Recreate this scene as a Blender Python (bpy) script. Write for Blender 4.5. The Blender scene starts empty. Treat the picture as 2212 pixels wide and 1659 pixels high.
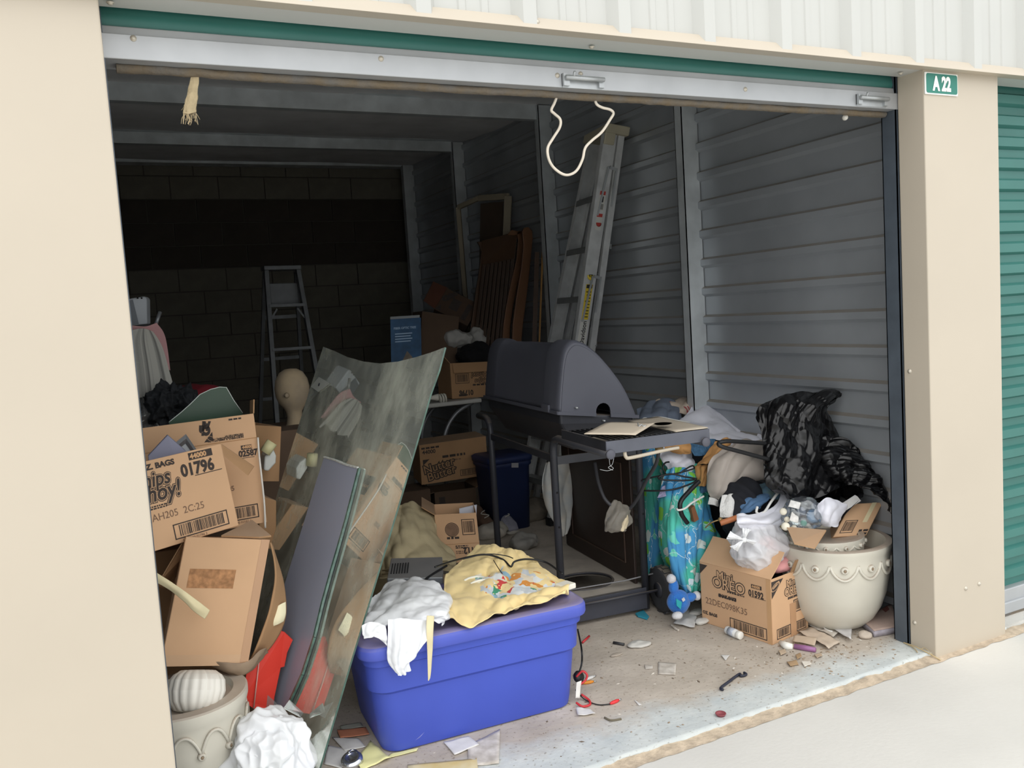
import bpy, bmesh, math, random
from mathutils import Vector, Matrix, noise
from math import sin, cos, pi, radians, sqrt

# ------------------------------------------------------------------ camera
SC = bpy.context.scene
COL = SC.collection
CAM_POS = Vector((-0.07333, -2.11951, 1.38159))
CAM_R = Vector((0.89664205, -0.43824846, -0.0630184))      # image right
CAM_D = Vector((-0.09396088, -0.04925633, -0.99435666))    # image down
CAM_F = Vector((0.43267122, 0.89750326, -0.0853435))       # forward
FPX, CX, CY = 1838.5, 1106.0, 829.5
cam = bpy.data.cameras.new('camera')
cam.sensor_width = 36.0
cam.lens = FPX / 2212.0 * 36.0
cam.clip_start = 0.05
camo = bpy.data.objects.new('camera', cam)
COL.objects.link(camo)
camo.matrix_world = Matrix(((CAM_R.x, -CAM_D.x, -CAM_F.x, CAM_POS.x),
                            (CAM_R.y, -CAM_D.y, -CAM_F.y, CAM_POS.y),
                            (CAM_R.z, -CAM_D.z, -CAM_F.z, CAM_POS.z),
                            (0, 0, 0, 1)))
SC.camera = camo

# ------------------------------------------------------------------ sky, light, exposure
world = bpy.data.worlds.new('overcast_sky')
SC.world = world
world.use_nodes = True
bg = world.node_tree.nodes['Background']
bg.inputs['Color'].default_value = (0.965, 0.985, 1.0, 1)
bg.inputs['Strength'].default_value = 0.82
sun = bpy.data.lights.new('soft_sun', 'SUN')
sun.energy = 1.25
sun.angle = radians(95)
sun.color = (1.0, 0.97, 0.93)
suno = bpy.data.objects.new('soft_sun', sun)
COL.objects.link(suno)
suno.rotation_euler = (radians(36), 0, radians(-12))
SC.view_settings.view_transform = 'Standard'
SC.view_settings.look = 'None'
SC.view_settings.gamma = 1.0
SC.view_settings.use_curve_mapping = False
SC.view_settings.exposure = 0.72

# ------------------------------------------------------------------ helpers
RND = random.Random(7)


def ray(u, v):
    return CAM_R * ((u - CX) / FPX) + CAM_D * ((v - CY) / FPX) + CAM_F


def at(u, v, y):
    d = ray(u, v)
    return CAM_POS + d * ((y - CAM_POS.y) / d.y)


def atz(u, v, z):
    d = ray(u, v)
    return CAM_POS + d * ((z - CAM_POS.z) / d.z)


def atx(u, v, x):
    d = ray(u, v)
    return CAM_POS + d * ((x - CAM_POS.x) / d.x)


def V(*a):
    return Vector(a)


def lin(c):
    if isinstance(c, str):
        c = c.lstrip('#')
        c = [int(c[i:i + 2], 16) / 255 for i in (0, 2, 4)]
        c = [x / 12.92 if x <= 0.04045 else ((x + 0.055) / 1.055) ** 2.4 for x in c]
    return tuple(c[:3])


class B:
    """collects geometry in world space"""

    def __init__(self):
        self.v, self.f, self.m, self.s, self.uv = [], [], [], [], None

    def add(self, vs, fs, mi=0, smooth=False):
        o = len(self.v)
        self.v += [Vector(p) for p in vs]
        for f in fs:
            self.f.append([i + o for i in f])
            self.m.append(mi)
            self.s.append(smooth)
        return self

    def box(self, lo, hi, mi=0):
        x0, y0, z0 = lo
        x1, y1, z1 = hi
        return self.obox(V(x0, y0, z0), V(x1 - x0, 0, 0), V(0, y1 - y0, 0), V(0, 0, z1 - z0), mi)

    def obox(self, o, a, b, c, mi=0):
        vs = [o, o + a, o + a + b, o + b, o + c, o + a + c, o + a + b + c, o + b + c]
        fs = [(0, 3, 2, 1), (4, 5, 6, 7), (0, 1, 5, 4), (1, 2, 6, 5), (2, 3, 7, 6), (3, 0, 4, 7)]
        if a.cross(b).dot(c) < 0:
            fs = [f[::-1] for f in fs]
        return self.add(vs, fs, mi)

    def bar(self, p, q, w, t, side, mi=0):
        """bar from p to q, width w along 'side', thickness t across"""
        p, q = Vector(p), Vector(q)
        d = (q - p)
        s = Vector(side)
        s = (s - d * (s.dot(d) / d.length_squared)).normalized()
        n = d.normalized().cross(s)
        return self.obox(p - s * w / 2 - n * t / 2, s * w, n * t, d, mi)

    def tube(self, pts, r, n=10, mi=0, closed=False, cap=True, smooth=True):
        pts = [Vector(p) for p in pts]
        k = len(pts)
        rs = r if isinstance(r, (list, tuple)) else [r] * k
        up = None
        rings = []
        for i in range(k):
            if closed:
                t = pts[(i + 1) % k] - pts[i - 1]
            else:
                t = pts[min(i + 1, k - 1)] - pts[max(i - 1, 0)]
            if t.length < 1e-9:
                t = Vector((0, 0, 1))
            t.normalize()
            if up is None:
                up = t.orthogonal().normalized()
            up = (up - t * up.dot(t))
            if up.length < 1e-6:
                up = t.orthogonal()
            up.normalize()
            sd = t.cross(up)
            rings.append([pts[i] + (up * cos(2 * pi * j / n) + sd * sin(2 * pi * j / n)) * rs[i] for j in range(n)])
        vs = [p for rg in rings for p in rg]
        fs = []
        for i in range(k if closed else k - 1):
            a, b = i * n, ((i + 1) % k) * n
            for j in range(n):
                fs.append((a + j, a + (j + 1) % n, b + (j + 1) % n, b + j))
        if cap and not closed:
            fs.append(tuple(range(n))[::-1])
            fs.append(tuple((k - 1) * n + j for j in range(n)))
        return self.add(vs, fs, mi, smooth)

    def lathe(self, prof, c, n=32, axis=V(0, 0, 1), mi=0, smooth=True):
        """profile [(r, h)] revolved about axis through c"""
        ax = Vector(axis).normalized()
        u = ax.orthogonal().normalized()
        w = ax.cross(u)
        c = Vector(c)
        vs, fs = [], []
        for (r, h) in prof:
            for j in range(n):
                a = 2 * pi * j / n
                vs.append(c + ax * h + (u * cos(a) + w * sin(a)) * r)
        for i in range(len(prof) - 1):
            for j in range(n):
                fs.append((i * n + j, i * n + (j + 1) % n, (i + 1) * n + (j + 1) % n, (i + 1) * n + j))
        if prof[0][0] > 1e-5:
            fs.append(tuple(range(n))[::-1])
        if prof[-1][0] > 1e-5:
            fs.append(tuple((len(prof) - 1) * n + j for j in range(n)))
        return self.add(vs, fs, mi, smooth)

    def prism(self, poly, n, mi=0, smooth=False):
        """extrude 3D polygon by vector n"""
        poly = [Vector(p) for p in poly]
        n = Vector(n)
        k = len(poly)
        vs = poly + [p + n for p in poly]
        fs = [tuple(range(k)), tuple(range(2 * k - 1, k - 1, -1))]
        for i in range(k):
            j = (i + 1) % k
            fs.append((i, i + k, j + k, j))
        nn = Vector((0, 0, 0))
        for i in range(k):
            nn += poly[i].cross(poly[(i + 1) % k])
        if nn.dot(n) > 0:
            fs = [f[::-1] for f in fs]
        return self.add(vs, fs, mi, smooth)

    def grid(self, fn, nu, nv, mi=0, smooth=True, closed_u=False):
        vs = [fn(i / (nu - (0 if closed_u else 1)), j / (nv - 1)) for j in range(nv) for i in range(nu)]
        fs = []
        for j in range(nv - 1):
            for i in range(nu if closed_u else nu - 1):
                i2 = (i + 1) % nu
                fs.append((j * nu + i, j * nu + i2, (j + 1) * nu + i2, (j + 1) * nu + i))
        return self.add(vs, fs, mi, smooth)


WLOC = {}


def link(o, parent):
    COL.objects.link(o)
    if parent is not None:
        o.parent = parent


def mesh_from(b):
    me = bpy.data.meshes.new('geometry')
    me.from_pydata([tuple(p) for p in b.v], [], b.f)
    for p, mi, s in zip(me.polygons, b.m, b.s):
        p.material_index = mi
        p.use_smooth = s
    return me


def obj(name, b, mats, parent=None, bevel=0, solid=0, subsurf=0, label=None, seg=2, split=0):
    """one mesh object from collected geometry; origin at its centre"""
    if not isinstance(mats, (list, tuple)):
        mats = [mats]
    lo = Vector((min(p.x for p in b.v), min(p.y for p in b.v), min(p.z for p in b.v)))
    hi = Vector((max(p.x for p in b.v), max(p.y for p in b.v), max(p.z for p in b.v)))
    c = (lo + hi) / 2
    if parent is None:
        c.z = lo.z
    b.v = [p - c for p in b.v]
    me = mesh_from(b)
    for m in mats:
        me.materials.append(m)
    if b.uv is not None:
        lay = me.uv_layers.new(name='UVMap')
        for l in me.loops:
            lay.data[l.index].uv = b.uv[l.vertex_index]
    o = bpy.data.objects.new(name, me)
    link(o, parent)
    pw = WLOC[parent.name] if parent is not None else Vector((0, 0, 0))
    o.location = c - pw
    WLOC[o.name] = c
    if solid:
        md = o.modifiers.new('thickness', 'SOLIDIFY')
        md.thickness = solid
        md.offset = 0
    if bevel:
        md = o.modifiers.new('edge', 'BEVEL')
        md.width = bevel
        md.segments = seg
        md.limit_method = 'ANGLE'
        md.angle_limit = radians(40)
    if split:
        md = o.modifiers.new('crease', 'EDGE_SPLIT')
        md.split_angle = radians(split)
    if subsurf:
        md = o.modifiers.new('smooth', 'SUBSURF')
        md.levels = md.render_levels = subsurf
    if label:
        o['label'] = label
    return o


def thing(name, label, cat, loc, group=None):
    o = bpy.data.objects.new(name, None)
    o.empty_display_size = 0.05
    COL.objects.link(o)
    o.location = loc
    WLOC[o.name] = Vector(loc)
    tag(o, label, cat, group)
    return o


def tag(o, label, cat, group=None, kind=None):
    o['label'] = label
    o['category'] = cat
    if group:
        o['group'] = group
    if kind:
        o['kind'] = kind
    return o


def struct(o):
    o['kind'] = 'structure'
    return o


# ------------------------------------------------------------------ materials
MATS = {}


def mat(name, col, rough=0.6, metal=0.0, var=0.12, vs=5.0, bump=0.0, bs=60.0, dust=0.0, dustcol='#a8998a',
        spec=0.5, col2=None, detail=4, trans=0.0, ior=1.45, alpha=1.0, sheen=0.0, uv=False):
    if name in MATS:
        return MATS[name]
    m = bpy.data.materials.new(name)
    m.use_nodes = True
    nt = m.node_tree
    N, L = nt.nodes, nt.links
    bs_ = N['Principled BSDF']
    bs_.inputs['Roughness'].default_value = rough
    bs_.inputs['Metallic'].default_value = metal
    bs_.inputs['Specular IOR Level'].default_value = spec
    bs_.inputs['IOR'].default_value = ior
    if trans:
        bs_.inputs['Transmission Weight'].default_value = trans
    if alpha < 1:
        bs_.inputs['Alpha'].default_value = alpha
    if sheen:
        bs_.inputs['Sheen Weight'].default_value = sheen
    c = lin(col)
    a = [max(0, x * (1 - var)) for x in c]
    b = [min(1, x * (1 + var)) for x in c] if col2 is None else lin(col2)
    tc = N.new('ShaderNodeTexCoord')
    co = tc.outputs['UV' if uv else 'Object']
    no = N.new('ShaderNodeTexNoise')
    no.inputs['Scale'].default_value = vs
    no.inputs['Detail'].default_value = detail
    L.new(co, no.inputs['Vector'])
    rp = N.new('ShaderNodeValToRGB')
    rp.color_ramp.elements[0].position = 0.3
    rp.color_ramp.elements[1].position = 0.7
    rp.color_ramp.elements[0].color = (*a, 1)
    rp.color_ramp.elements[1].color = (*b, 1)
    L.new(no.outputs['Fac'], rp.inputs['Fac'])
    out = rp.outputs['Color']
    if dust:
        ge = N.new('ShaderNodeNewGeometry')
        sx = N.new('ShaderNodeSeparateXYZ')
        L.new(ge.outputs['True Normal'], sx.inputs[0])
        mr = N.new('ShaderNodeMapRange')
        mr.inputs['From Min'].default_value = 0.35
        mr.inputs['From Max'].default_value = 0.95
        mr.inputs['To Max'].default_value = dust
        L.new(sx.outputs['Z'], mr.inputs['Value'])
        n2 = N.new('ShaderNodeTexNoise')
        n2.inputs['Scale'].default_value = 9
        n2.inputs['Detail'].default_value = 5
        L.new(tc.outputs['Object'], n2.inputs['Vector'])
        mu = N.new('ShaderNodeMath')
        mu.operation = 'MULTIPLY_ADD'
        mu.inputs[1].default_value = 1.0
        mu.inputs[2].default_value = 0.45
        L.new(n2.outputs['Fac'], mu.inputs[0])
        m2 = N.new('ShaderNodeMath')
        m2.operation = 'MULTIPLY'
        m2.use_clamp = True
        L.new(mu.outputs[0], m2.inputs[0])
        L.new(mr.outputs[0], m2.inputs[1])
        mx = N.new('ShaderNodeMixRGB')
        mx.inputs['Color2'].default_value = (*lin(dustcol), 1)
        L.new(m2.outputs[0], mx.inputs['Fac'])
        L.new(out, mx.inputs['Color1'])
        out = mx.outputs['Color']
    L.new(out, bs_.inputs['Base Color'])
    if bump:
        nb = N.new('ShaderNodeTexNoise')
        nb.inputs['Scale'].default_value = bs
        nb.inputs['Detail'].default_value = 5
        L.new(tc.outputs['Object'], nb.inputs['Vector'])
        bp = N.new('ShaderNodeBump')
        bp.inputs['Strength'].default_value = bump
        bp.inputs['Distance'].default_value = 0.01
        L.new(nb.outputs['Fac'], bp.inputs['Height'])
        L.new(bp.outputs['Normal'], bs_.inputs['Normal'])
    MATS[name] = m
    return m


def nodes(m):
    return m.node_tree.nodes, m.node_tree.links, m.node_tree.nodes['Principled BSDF']


# ------------------------------------------------------------------ soft shapes
def catmull(p0, p1, p2, p3, t):
    return 0.5 * ((2 * p1) + (p2 - p0) * t + (2 * p0 - 5 * p1 + 4 * p2 - p3) * t * t + (3 * p1 - p0 - 3 * p2 + p3) * t ** 3)


def spline(pts, n, closed=False):
    pts = [Vector(p) for p in pts]
    k = len(pts)
    out = []
    segs = k if closed else k - 1
    for i in range(n):
        t = i / (n if closed else n - 1) * segs
        s = min(int(t), segs - 1)
        f = t - s
        if closed:
            a, b, c, d = pts[(s - 1) % k], pts[s % k], pts[(s + 1) % k], pts[(s + 2) % k]
        else:
            a, b, c, d = pts[max(s - 1, 0)], pts[s], pts[s + 1], pts[min(s + 2, k - 1)]
        out.append(catmull(a, b, c, d, f))
    return out


def ridged(p, seed):
    q = Vector((p.x + seed * 3.1, p.y - seed * 1.7, p.z + seed * 0.9))
    return 1 - abs(noise.noise(q)) * 2


def cloth(name, rows, mats, parent=None, nu=48, nv=48, folds=(), amp=0.006, scale=9.0, seed=1, thick=0.0025,
          crump=0.0, label=None, edge=0.0, zmin=None):
    """sheet through a net of control points with folds; folds: (du, dv, freq, amp)"""
    cols = [spline(r, nu) for r in rows]
    surf = [[None] * nu for _ in range(nv)]
    for i in range(nu):
        c = spline([cols[r][i] for r in range(len(rows))], nv)
        for j in range(nv):
            surf[j][i] = c[j]
    rn = random.Random(seed)
    ph = [rn.uniform(0, 6.28) for _ in folds]
    vs, uv = [], []
    for j in range(nv):
        for i in range(nu):
            u, v = i / (nu - 1), j / (nv - 1)
            a = surf[j][min(i + 1, nu - 1)] - surf[j][max(i - 1, 0)]
            b = surf[min(j + 1, nv - 1)][i] - surf[max(j - 1, 0)][i]
            n = a.cross(b)
            if n.length > 1e-12:
                n.normalize()
            p = surf[j][i]
            h = 0.0
            wob = noise.noise(Vector((u * 2.5 + seed, v * 2.5, seed * 1.3)))
            for k, (du, dv, fr, am) in enumerate(folds):
                x = (du * u + dv * v) * fr * 2 * pi + ph[k] + wob * 2.6
                h += am * (1 - abs(sin(x / 2)) * 2) * (0.55 + 0.45 * noise.noise(Vector((u * 3 - seed, v * 3, 5.0))))
            h += amp * noise.fractal(p * scale + Vector((seed, seed, seed)), 1.0, 2.0, 3)
            if crump:
                d = noise.voronoi(p * 22 + Vector((seed, 0, 0)))[0]
                h += crump * (d[1] - d[0])
            q = p + n * h
            if edge:
                e = min(u, 1 - u, v, 1 - v)
                if e < 1e-6:
                    q = q + (a.normalized() if a.length else a) * edge * noise.noise(p * 40) + (b.normalized() if b.length else b) * edge * noise.noise(p * 40 + V(9, 9, 9))
            if zmin is not None and q.z < zmin:
                q.z = zmin + 0.001 * rn.random()
            vs.append(q)
            uv.append((u, v))
    fs = [(j * nu + i, j * nu + i + 1, (j + 1) * nu + i + 1, (j + 1) * nu + i) for j in range(nv - 1) for i in range(nu - 1)]
    b = B().add(vs, fs, 0, True)
    b.uv = uv
    return obj(name, b, mats, parent, solid=thick, label=label)


def lump(name, c, rad, mats, parent=None, seed=1, amp=0.02, scale=6.0, crump=0.0, cscale=14.0, sub=5, zmin=None,
         flat=None, rot=0.0, fold=0.0, fscale=5.0, label=None, pinch=None, smooth=True, warp=None):
    """crumpled bag / heap of cloth"""
    bm = bmesh.new()
    bmesh.ops.create_icosphere(bm, subdivisions=sub, radius=1.0)
    c = Vector(c)
    rad = Vector(rad)
    sd = Vector((seed * 7.3, seed * -3.1, seed * 1.9))
    vs = []
    R = Matrix.Rotation(rot, 3, 'Z')
    for v in bm.verts:
        p = v.co.copy()
        q = Vector((p.x * rad.x, p.y * rad.y, p.z * rad.z))
        n = Vector((p.x / rad.x, p.y / rad.y, p.z / rad.z)).normalized()
        h = amp * noise.fractal(q * scale + sd, 1.0, 2.0, 3)
        if crump:
            wq = q + 0.02 * noise.noise_vector(q * 9 + sd)
            d = noise.voronoi(wq * cscale + sd)[0]
            d2 = noise.voronoi(wq * cscale * 2.3 + sd)[0]
            h += crump * (d[0] - 0.35) + crump * 0.4 * max(0.0, 0.3 - (d[1] - d[0])) + crump * 0.5 * (d2[0] - 0.35)
        if fold:
            w = noise.noise_vector(q * 3 + sd) * 0.3
            s = (q.x + w.x * .4) * fscale + (q.y + w.y * .3) * fscale * .5 + (q.z + w.z * .3) * fscale * .9
            h += fold * (1 - 2 * abs(sin(s * pi)))
        q = q + n * h
        if pinch is not None:
            # gather towards a knot: (direction height, strength)
            pz, st = pinch
            t = max(0, (q.z / rad.z - pz) / (1.0 - pz))
            q.x *= (1 - st * t)
            q.y *= (1 - st * t)
            q.z += rad.z * 0.25 * t * t
        q = R @ q + c
        if warp:
            q = warp(q)
        if zmin is not None and q.z < zmin:
            q.z = zmin + (zmin - q.z) * 0.02
        vs.append(q)
    fs = [[v.index for v in f.verts] for f in bm.faces]
    bm.free()
    b = B().add(vs, fs, 0, smooth)
    return obj(name, b, mats, parent, label=label)


def sheet(name, poly, mats, thick=0.0015, parent=None, curl=0.004, seed=0, label=None, n=10):
    """a bent piece of paper: quad corner points (4) filled with a wavy grid"""
    a, b_, c, d = [Vector(p) for p in poly]
    rn = Vector((seed * 2.2, seed, -seed))
    nrm = (b_ - a).cross(d - a).normalized()

    def fn(u, v):
        p = (a * (1 - u) + b_ * u) * (1 - v) + (d * (1 - u) + c * u) * v
        return p + nrm * curl * (noise.noise(p * 14 + rn) + 0.6 * noise.noise(p * 30 + rn))
    b = B().grid(fn, n, n)
    b.uv = [(i / (n - 1), j / (n - 1)) for j in range(n) for i in range(n)]
    return obj(name, b, mats, parent, solid=thick, label=label)


def text(parent, name, txt, size, m, o, ex, ey, off=0.0, shear=0.0, sx=1.0, align='LEFT', lift=0.0008, ext=0.0002):
    """flat lettering lying on a face; o = baseline start, ex/ey = face axes"""
    cu = bpy.data.curves.new('lettering', 'FONT')
    cu.body = txt
    cu.size = size
    cu.offset = off
    cu.shear = shear
    cu.align_x = align
    cu.extrude = ext
    cu.resolution_u = 3
    t = bpy.data.objects.new('lettering_tmp', cu)
    me = bpy.data.meshes.new_from_object(t)
    bpy.data.objects.remove(t)
    ex, ey = Vector(ex).normalized(), Vector(ey).normalized()
    n = ex.cross(ey).normalized()
    o = Vector(o)
    for v in me.vertices:
        v.co = o + ex * v.co.x * sx + ey * v.co.y + n * (v.co.z + lift)
    if not me.vertices:
        return None
    c = sum((v.co for v in me.vertices), Vector()) / len(me.vertices)
    for v in me.vertices:
        v.co = v.co - c
    me.materials.clear()
    me.materials.append(m)
    ob = bpy.data.objects.new(name, me)
    link(ob, parent)
    ob.location = c - WLOC[parent.name]
    WLOC[ob.name] = c
    return ob
# ------------------------------------------------------------------ shared materials
tan_paint = mat('tan_painted_steel', '#bdb3a3', 0.42, var=0.03, vs=2, bump=0.03, bs=6)
white_paint = mat('white_painted_steel', '#bfc0bc', 0.4, var=0.02, vs=3)
green_paint = mat('green_painted_steel', '#38716a', 0.40, var=0.08, vs=4)
galv = mat('galvanised_steel', '#b4b8ba', 0.42, metal=0.55, var=0.14, vs=14, bump=0.02, bs=30)
bar_metal = mat('aluminium_bar', '#b2b5b8', 0.38, metal=0.35, var=0.06, vs=8)
dark_steel = mat('grey_guide_steel', '#5d6670', 0.45, metal=0.4, var=0.12, vs=12, dust=0.3)
wall_steel = mat('corrugated_wall_steel', '#adb2b7', 0.38, metal=0.45, var=0.12, vs=2.2, dust=0.85, dustcol='#9c907f', bump=0.04, bs=4)
ceil_vinyl = mat('ceiling_liner', '#dcdddf', 0.6, var=0.12, vs=3, bump=0.12, bs=3)
purlin_m = mat('purlin_steel', '#c3c9cc', 0.45, metal=0.25, var=0.18, vs=6)
rubber_seal = mat('dirty_seal', '#85817b', 0.9, var=0.35, vs=18, bump=0.5, bs=60, col2='#756752')
screw_m = mat('screw_metal', '#c9c2b4', 0.4, metal=0.3, var=0.05)


def floor_material():
    m = mat('dusty_concrete_floor', '#b8ad9f', 0.85, var=0.16, vs=4, bump=0.25, bs=45, col2='#c9bfb2')
    N, L, bs_ = nodes(m)
    src = bs_.inputs['Base Color'].links[0].from_socket
    ge = N.new('ShaderNodeNewGeometry')
    sx = N.new('ShaderNodeSeparateXYZ')
    L.new(ge.outputs['Position'], sx.inputs[0])
    n = N.new('ShaderNodeTexNoise')
    n.inputs['Scale'].default_value = 5
    n.inputs['Detail'].default_value = 7
    n.inputs['Roughness'].default_value = 0.65
    L.new(ge.outputs['Position'], n.inputs['Vector'])
    # edge of the dirt: y + wobble + slope in x
    ma = N.new('ShaderNodeMath'); ma.operation = 'MULTIPLY_ADD'
    ma.inputs[1].default_value = 0.34; ma.inputs[2].default_value = -0.17
    L.new(n.outputs['Fac'], ma.inputs[0])
    mb = N.new('ShaderNodeMath'); mb.operation = 'MULTIPLY_ADD'
    mb.inputs[1].default_value = 0.05
    L.new(sx.outputs['X'], mb.inputs[0]); L.new(sx.outputs['Y'], mb.inputs[2])
    mc = N.new('ShaderNodeMath'); mc.operation = 'ADD'
    L.new(ma.outputs[0], mc.inputs[0]); L.new(mb.outputs[0], mc.inputs[1])
    mr = N.new('ShaderNodeMapRange')
    mr.inputs['From Min'].default_value = 0.22; mr.inputs['From Max'].default_value = 0.34
    L.new(mc.outputs[0], mr.inputs['Value'])
    n3 = N.new('ShaderNodeTexNoise'); n3.inputs['Scale'].default_value = 9; n3.inputs['Detail'].default_value = 4
    L.new(ge.outputs['Position'], n3.inputs['Vector'])
    rp = N.new('ShaderNodeValToRGB')
    rp.color_ramp.elements[0].position = .35; rp.color_ramp.elements[1].position = .7
    rp.color_ramp.elements[0].color = (*lin('#b9bfbf'), 1); rp.color_ramp.elements[1].color = (*lin('#ccd0cd'), 1)
    L.new(n3.outputs['Fac'], rp.inputs['Fac'])
    mx = N.new('ShaderNodeMixRGB')
    L.new(mr.outputs[0], mx.inputs['Fac'])
    L.new(rp.outputs['Color'], mx.inputs['Color1'])
    L.new(src, mx.inputs['Color2'])
    # speckle of crumbs
    vo = N.new('ShaderNodeTexNoise'); vo.inputs['Scale'].default_value = 70; vo.inputs['Detail'].default_value = 3
    L.new(ge.outputs['Position'], vo.inputs['Vector'])
    r2 = N.new('ShaderNodeValToRGB')
    r2.color_ramp.elements[0].position = .30; r2.color_ramp.elements[1].position = .40
    r2.color_ramp.elements[0].color = (0.55, 0.5, 0.45, 1); r2.color_ramp.elements[1].color = (1, 1, 1, 1)
    L.new(vo.outputs['Fac'], r2.inputs['Fac'])
    mu = N.new('ShaderNodeMixRGB'); mu.blend_type = 'MULTIPLY'; mu.inputs['Fac'].default_value = 0.8
    L.new(mx.outputs['Color'], mu.inputs['Color1']); L.new(r2.outputs['Color'], mu.inputs['Color2'])
    L.new(mu.outputs['Color'], bs_.inputs['Base Color'])
    return m


def concrete_material():
    m = mat('pale_concrete', '#c9c7c1', 0.8, var=0.07, vs=1.3, bump=0.12, bs=70, col2='#d3d1cb')
    return m


floor_m = floor_material()
apron_m = concrete_material()
edge_m = mat('broken_concrete_edge', '#c9bfae', 0.95, var=0.2, vs=20, bump=0.6, bs=60)

X0, X1 = -0.21, 2.83          # side walls
YB = 6.0                      # back wall
W = 2.64                      # door opening
AZ = -0.018                   # apron level


def ceil_z(y):
    return 2.745 + 0.041 * (y - 3.05)


# floor slab with a chipped front edge
def slab(u, v):
    x = X0 - 0.25 + (X1 - X0 + 0.5) * u
    if v < 0.34:
        k = v / 0.34
        y = 0.02 + 0.012 * noise.noise(V(x * 9, 0, 1)) + 0.006 * noise.noise(V(x * 40, 3, 1))
        z = AZ - 0.1 + (0.1 - AZ - 0.003) * min(1, k * 1.6) + (0.003 * (k > .7))
        return V(x, y + (0.008 if k > .9 else 0), z)
    k = (v - 0.34) / 0.66
    return V(x, 0.035 + (YB + 0.2) * k ** 3, 0)


b = B().grid(slab, 260, 12)
floor = struct(obj('floor', b, floor_m))

b = B()
b.add([V(-14, -16, AZ), V(16, -16, AZ), V(16, 0.6, AZ), V(-14, 0.6, AZ)], [(0, 1, 2, 3)])
pave = struct(obj('ground', b, apron_m))
# sediment filling the joint in front of the slab
b = B().grid(lambda u, v: V(-0.4 + 3.6 * u, -0.028 + 0.052 * v + 0.01 * noise.noise(V(u * 60, v, 2)), AZ + 0.0015 + 0.010 * max(0, v - .2) + 0.002 * noise.noise(V(u * 120, v * 5, 4))), 200, 6)
struct(obj('joint_sediment', b, mat('joint_sand', '#b9a994', 0.95, var=0.25, vs=25, bump=0.5, bs=90), floor))

# right and left wall: horizontal ribs
RIB_TOP, RIB_STEP = 2.045, 0.1495


def ribbed_profile():
    """(z, bulge) points from bottom to top"""
    pr = [(-0.02, 0.0)]
    zs = sorted(RIB_TOP - RIB_STEP * n for n in range(-5, 14))
    for z in zs:
        if z - 0.05 < 0.02:
            continue
        pr += [(z - 0.056, 0.0), (z - 0.042, 0.022), (z - 0.012, 0.022), (z, 0.0)]
    pr.append((2.95, 0.0))
    return pr


def ribbed_wall(name, x, sgn, y0, y1):
    pr = ribbed_profile()
    b = B()
    ys = [y0, y1]
    vs = [V(x - sgn * h, y, z) for y in ys for (z, h) in pr]
    k = len(pr)
    fs = [(i, i + 1, k + i + 1, k + i) for i in range(k - 1)]
    if sgn > 0:
        fs = [f[::-1] for f in fs]
    b.add(vs, fs)
    # outer skin so that the wall has thickness
    b.box((min(x + sgn * 0.002, x + sgn * 0.05), y0, -0.1), (max(x + sgn * 0.002, x + sgn * 0.05), y1, 3.0))
    return struct(obj(name, b, wall_steel))


wall_r = ribbed_wall('wall_right', X1, 1, 0.14, YB + 0.1)
wall_l = ribbed_wall('wall_left', X0, -1, 0.14, YB + 0.1)
n_trim = [0]


def trim(b, m, bevel=0.0, parent=None):
    n_trim[0] += 1
    return struct(obj('trim_%d' % n_trim[0], b, m, parent, bevel=bevel))


# posts in the right wall: folded channels
for y in (1.52, 3.05, 4.57):
    b = B()
    b.box((X1 - 0.105, y - 0.03, 0), (X1 - 0.100, y + 0.03, ceil_z(y)))
    b.box((X1 - 0.105, y - 0.03, 0), (X1 - 0.004, y - 0.026, ceil_z(y)))
    b.box((X1 - 0.105, y + 0.026, 0), (X1 - 0.004, y + 0.03, ceil_z(y)))
    trim(b, purlin_m)
b = B().box((X1 - 0.11, YB - 0.22, 0), (X1 - 0.005, YB - 0.15, 2.84))
trim(b, purlin_m)
# purlins under the ceiling
for y, zb, h in ((1.52, 2.60, 0.1), (3.05, 2.655, 0.105), (4.57, 2.735, 0.085)):
    b = B()
    b.box((X0, y - 0.003, zb), (X1, y + 0.003, zb + h))
    b.box((X0, y, zb), (X1, y + 0.06, zb + 0.004))
    b.box((X0, y - 0.06, zb + h - 0.004), (X1, y, zb + h))
    b.box((X0, y + 0.056, zb), (X1, y + 0.06, zb + 0.018))
    trim(b, purlin_m)
b = B().box((X0, YB - 0.17, 2.835), (X1, YB - 0.02, 2.91))
trim(b, purlin_m)


def ceil(u, v):
    y = 0.02 + (YB + 0.1) * v
    x = X0 + (X1 - X0) * u
    bay = abs(((y - 1.52) / 1.525) % 1.0 - 0.5)           # 0.5 at the purlins
    sag = -0.025 * (1 - (bay / 0.5) ** 2) + 0.012 * noise.noise(V(x * 1.5, y * 3, 0))
    return V(x, y, ceil_z(y) + sag + 0.012)


b = B().grid(ceil, 24, 60)
b.box((X0 - .2, -0.02, 3.02), (X1 + .2, YB + .3, 3.06))
ceiling = struct(obj('ceiling', b, ceil_vinyl))

# back wall of concrete blocks
mortar = mat('block_mortar', '#54514a', 0.95, var=0.1)
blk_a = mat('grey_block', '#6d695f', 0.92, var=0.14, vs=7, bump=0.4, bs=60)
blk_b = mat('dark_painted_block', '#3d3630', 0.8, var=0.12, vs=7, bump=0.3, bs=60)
b = B().box((X0 - 0.1, YB + 0.012, -0.1), (X1 + 0.1, YB + 0.2, 3.02))
wall_b = struct(obj('wall_back', b, mortar))


def block_mesh(m, w):
    b = B().box((-w / 2, -0.02, -0.0965), (w / 2, 0.02, 0.0965))
    me = mesh_from(b)
    me.materials.append(m)
    return me


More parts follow.
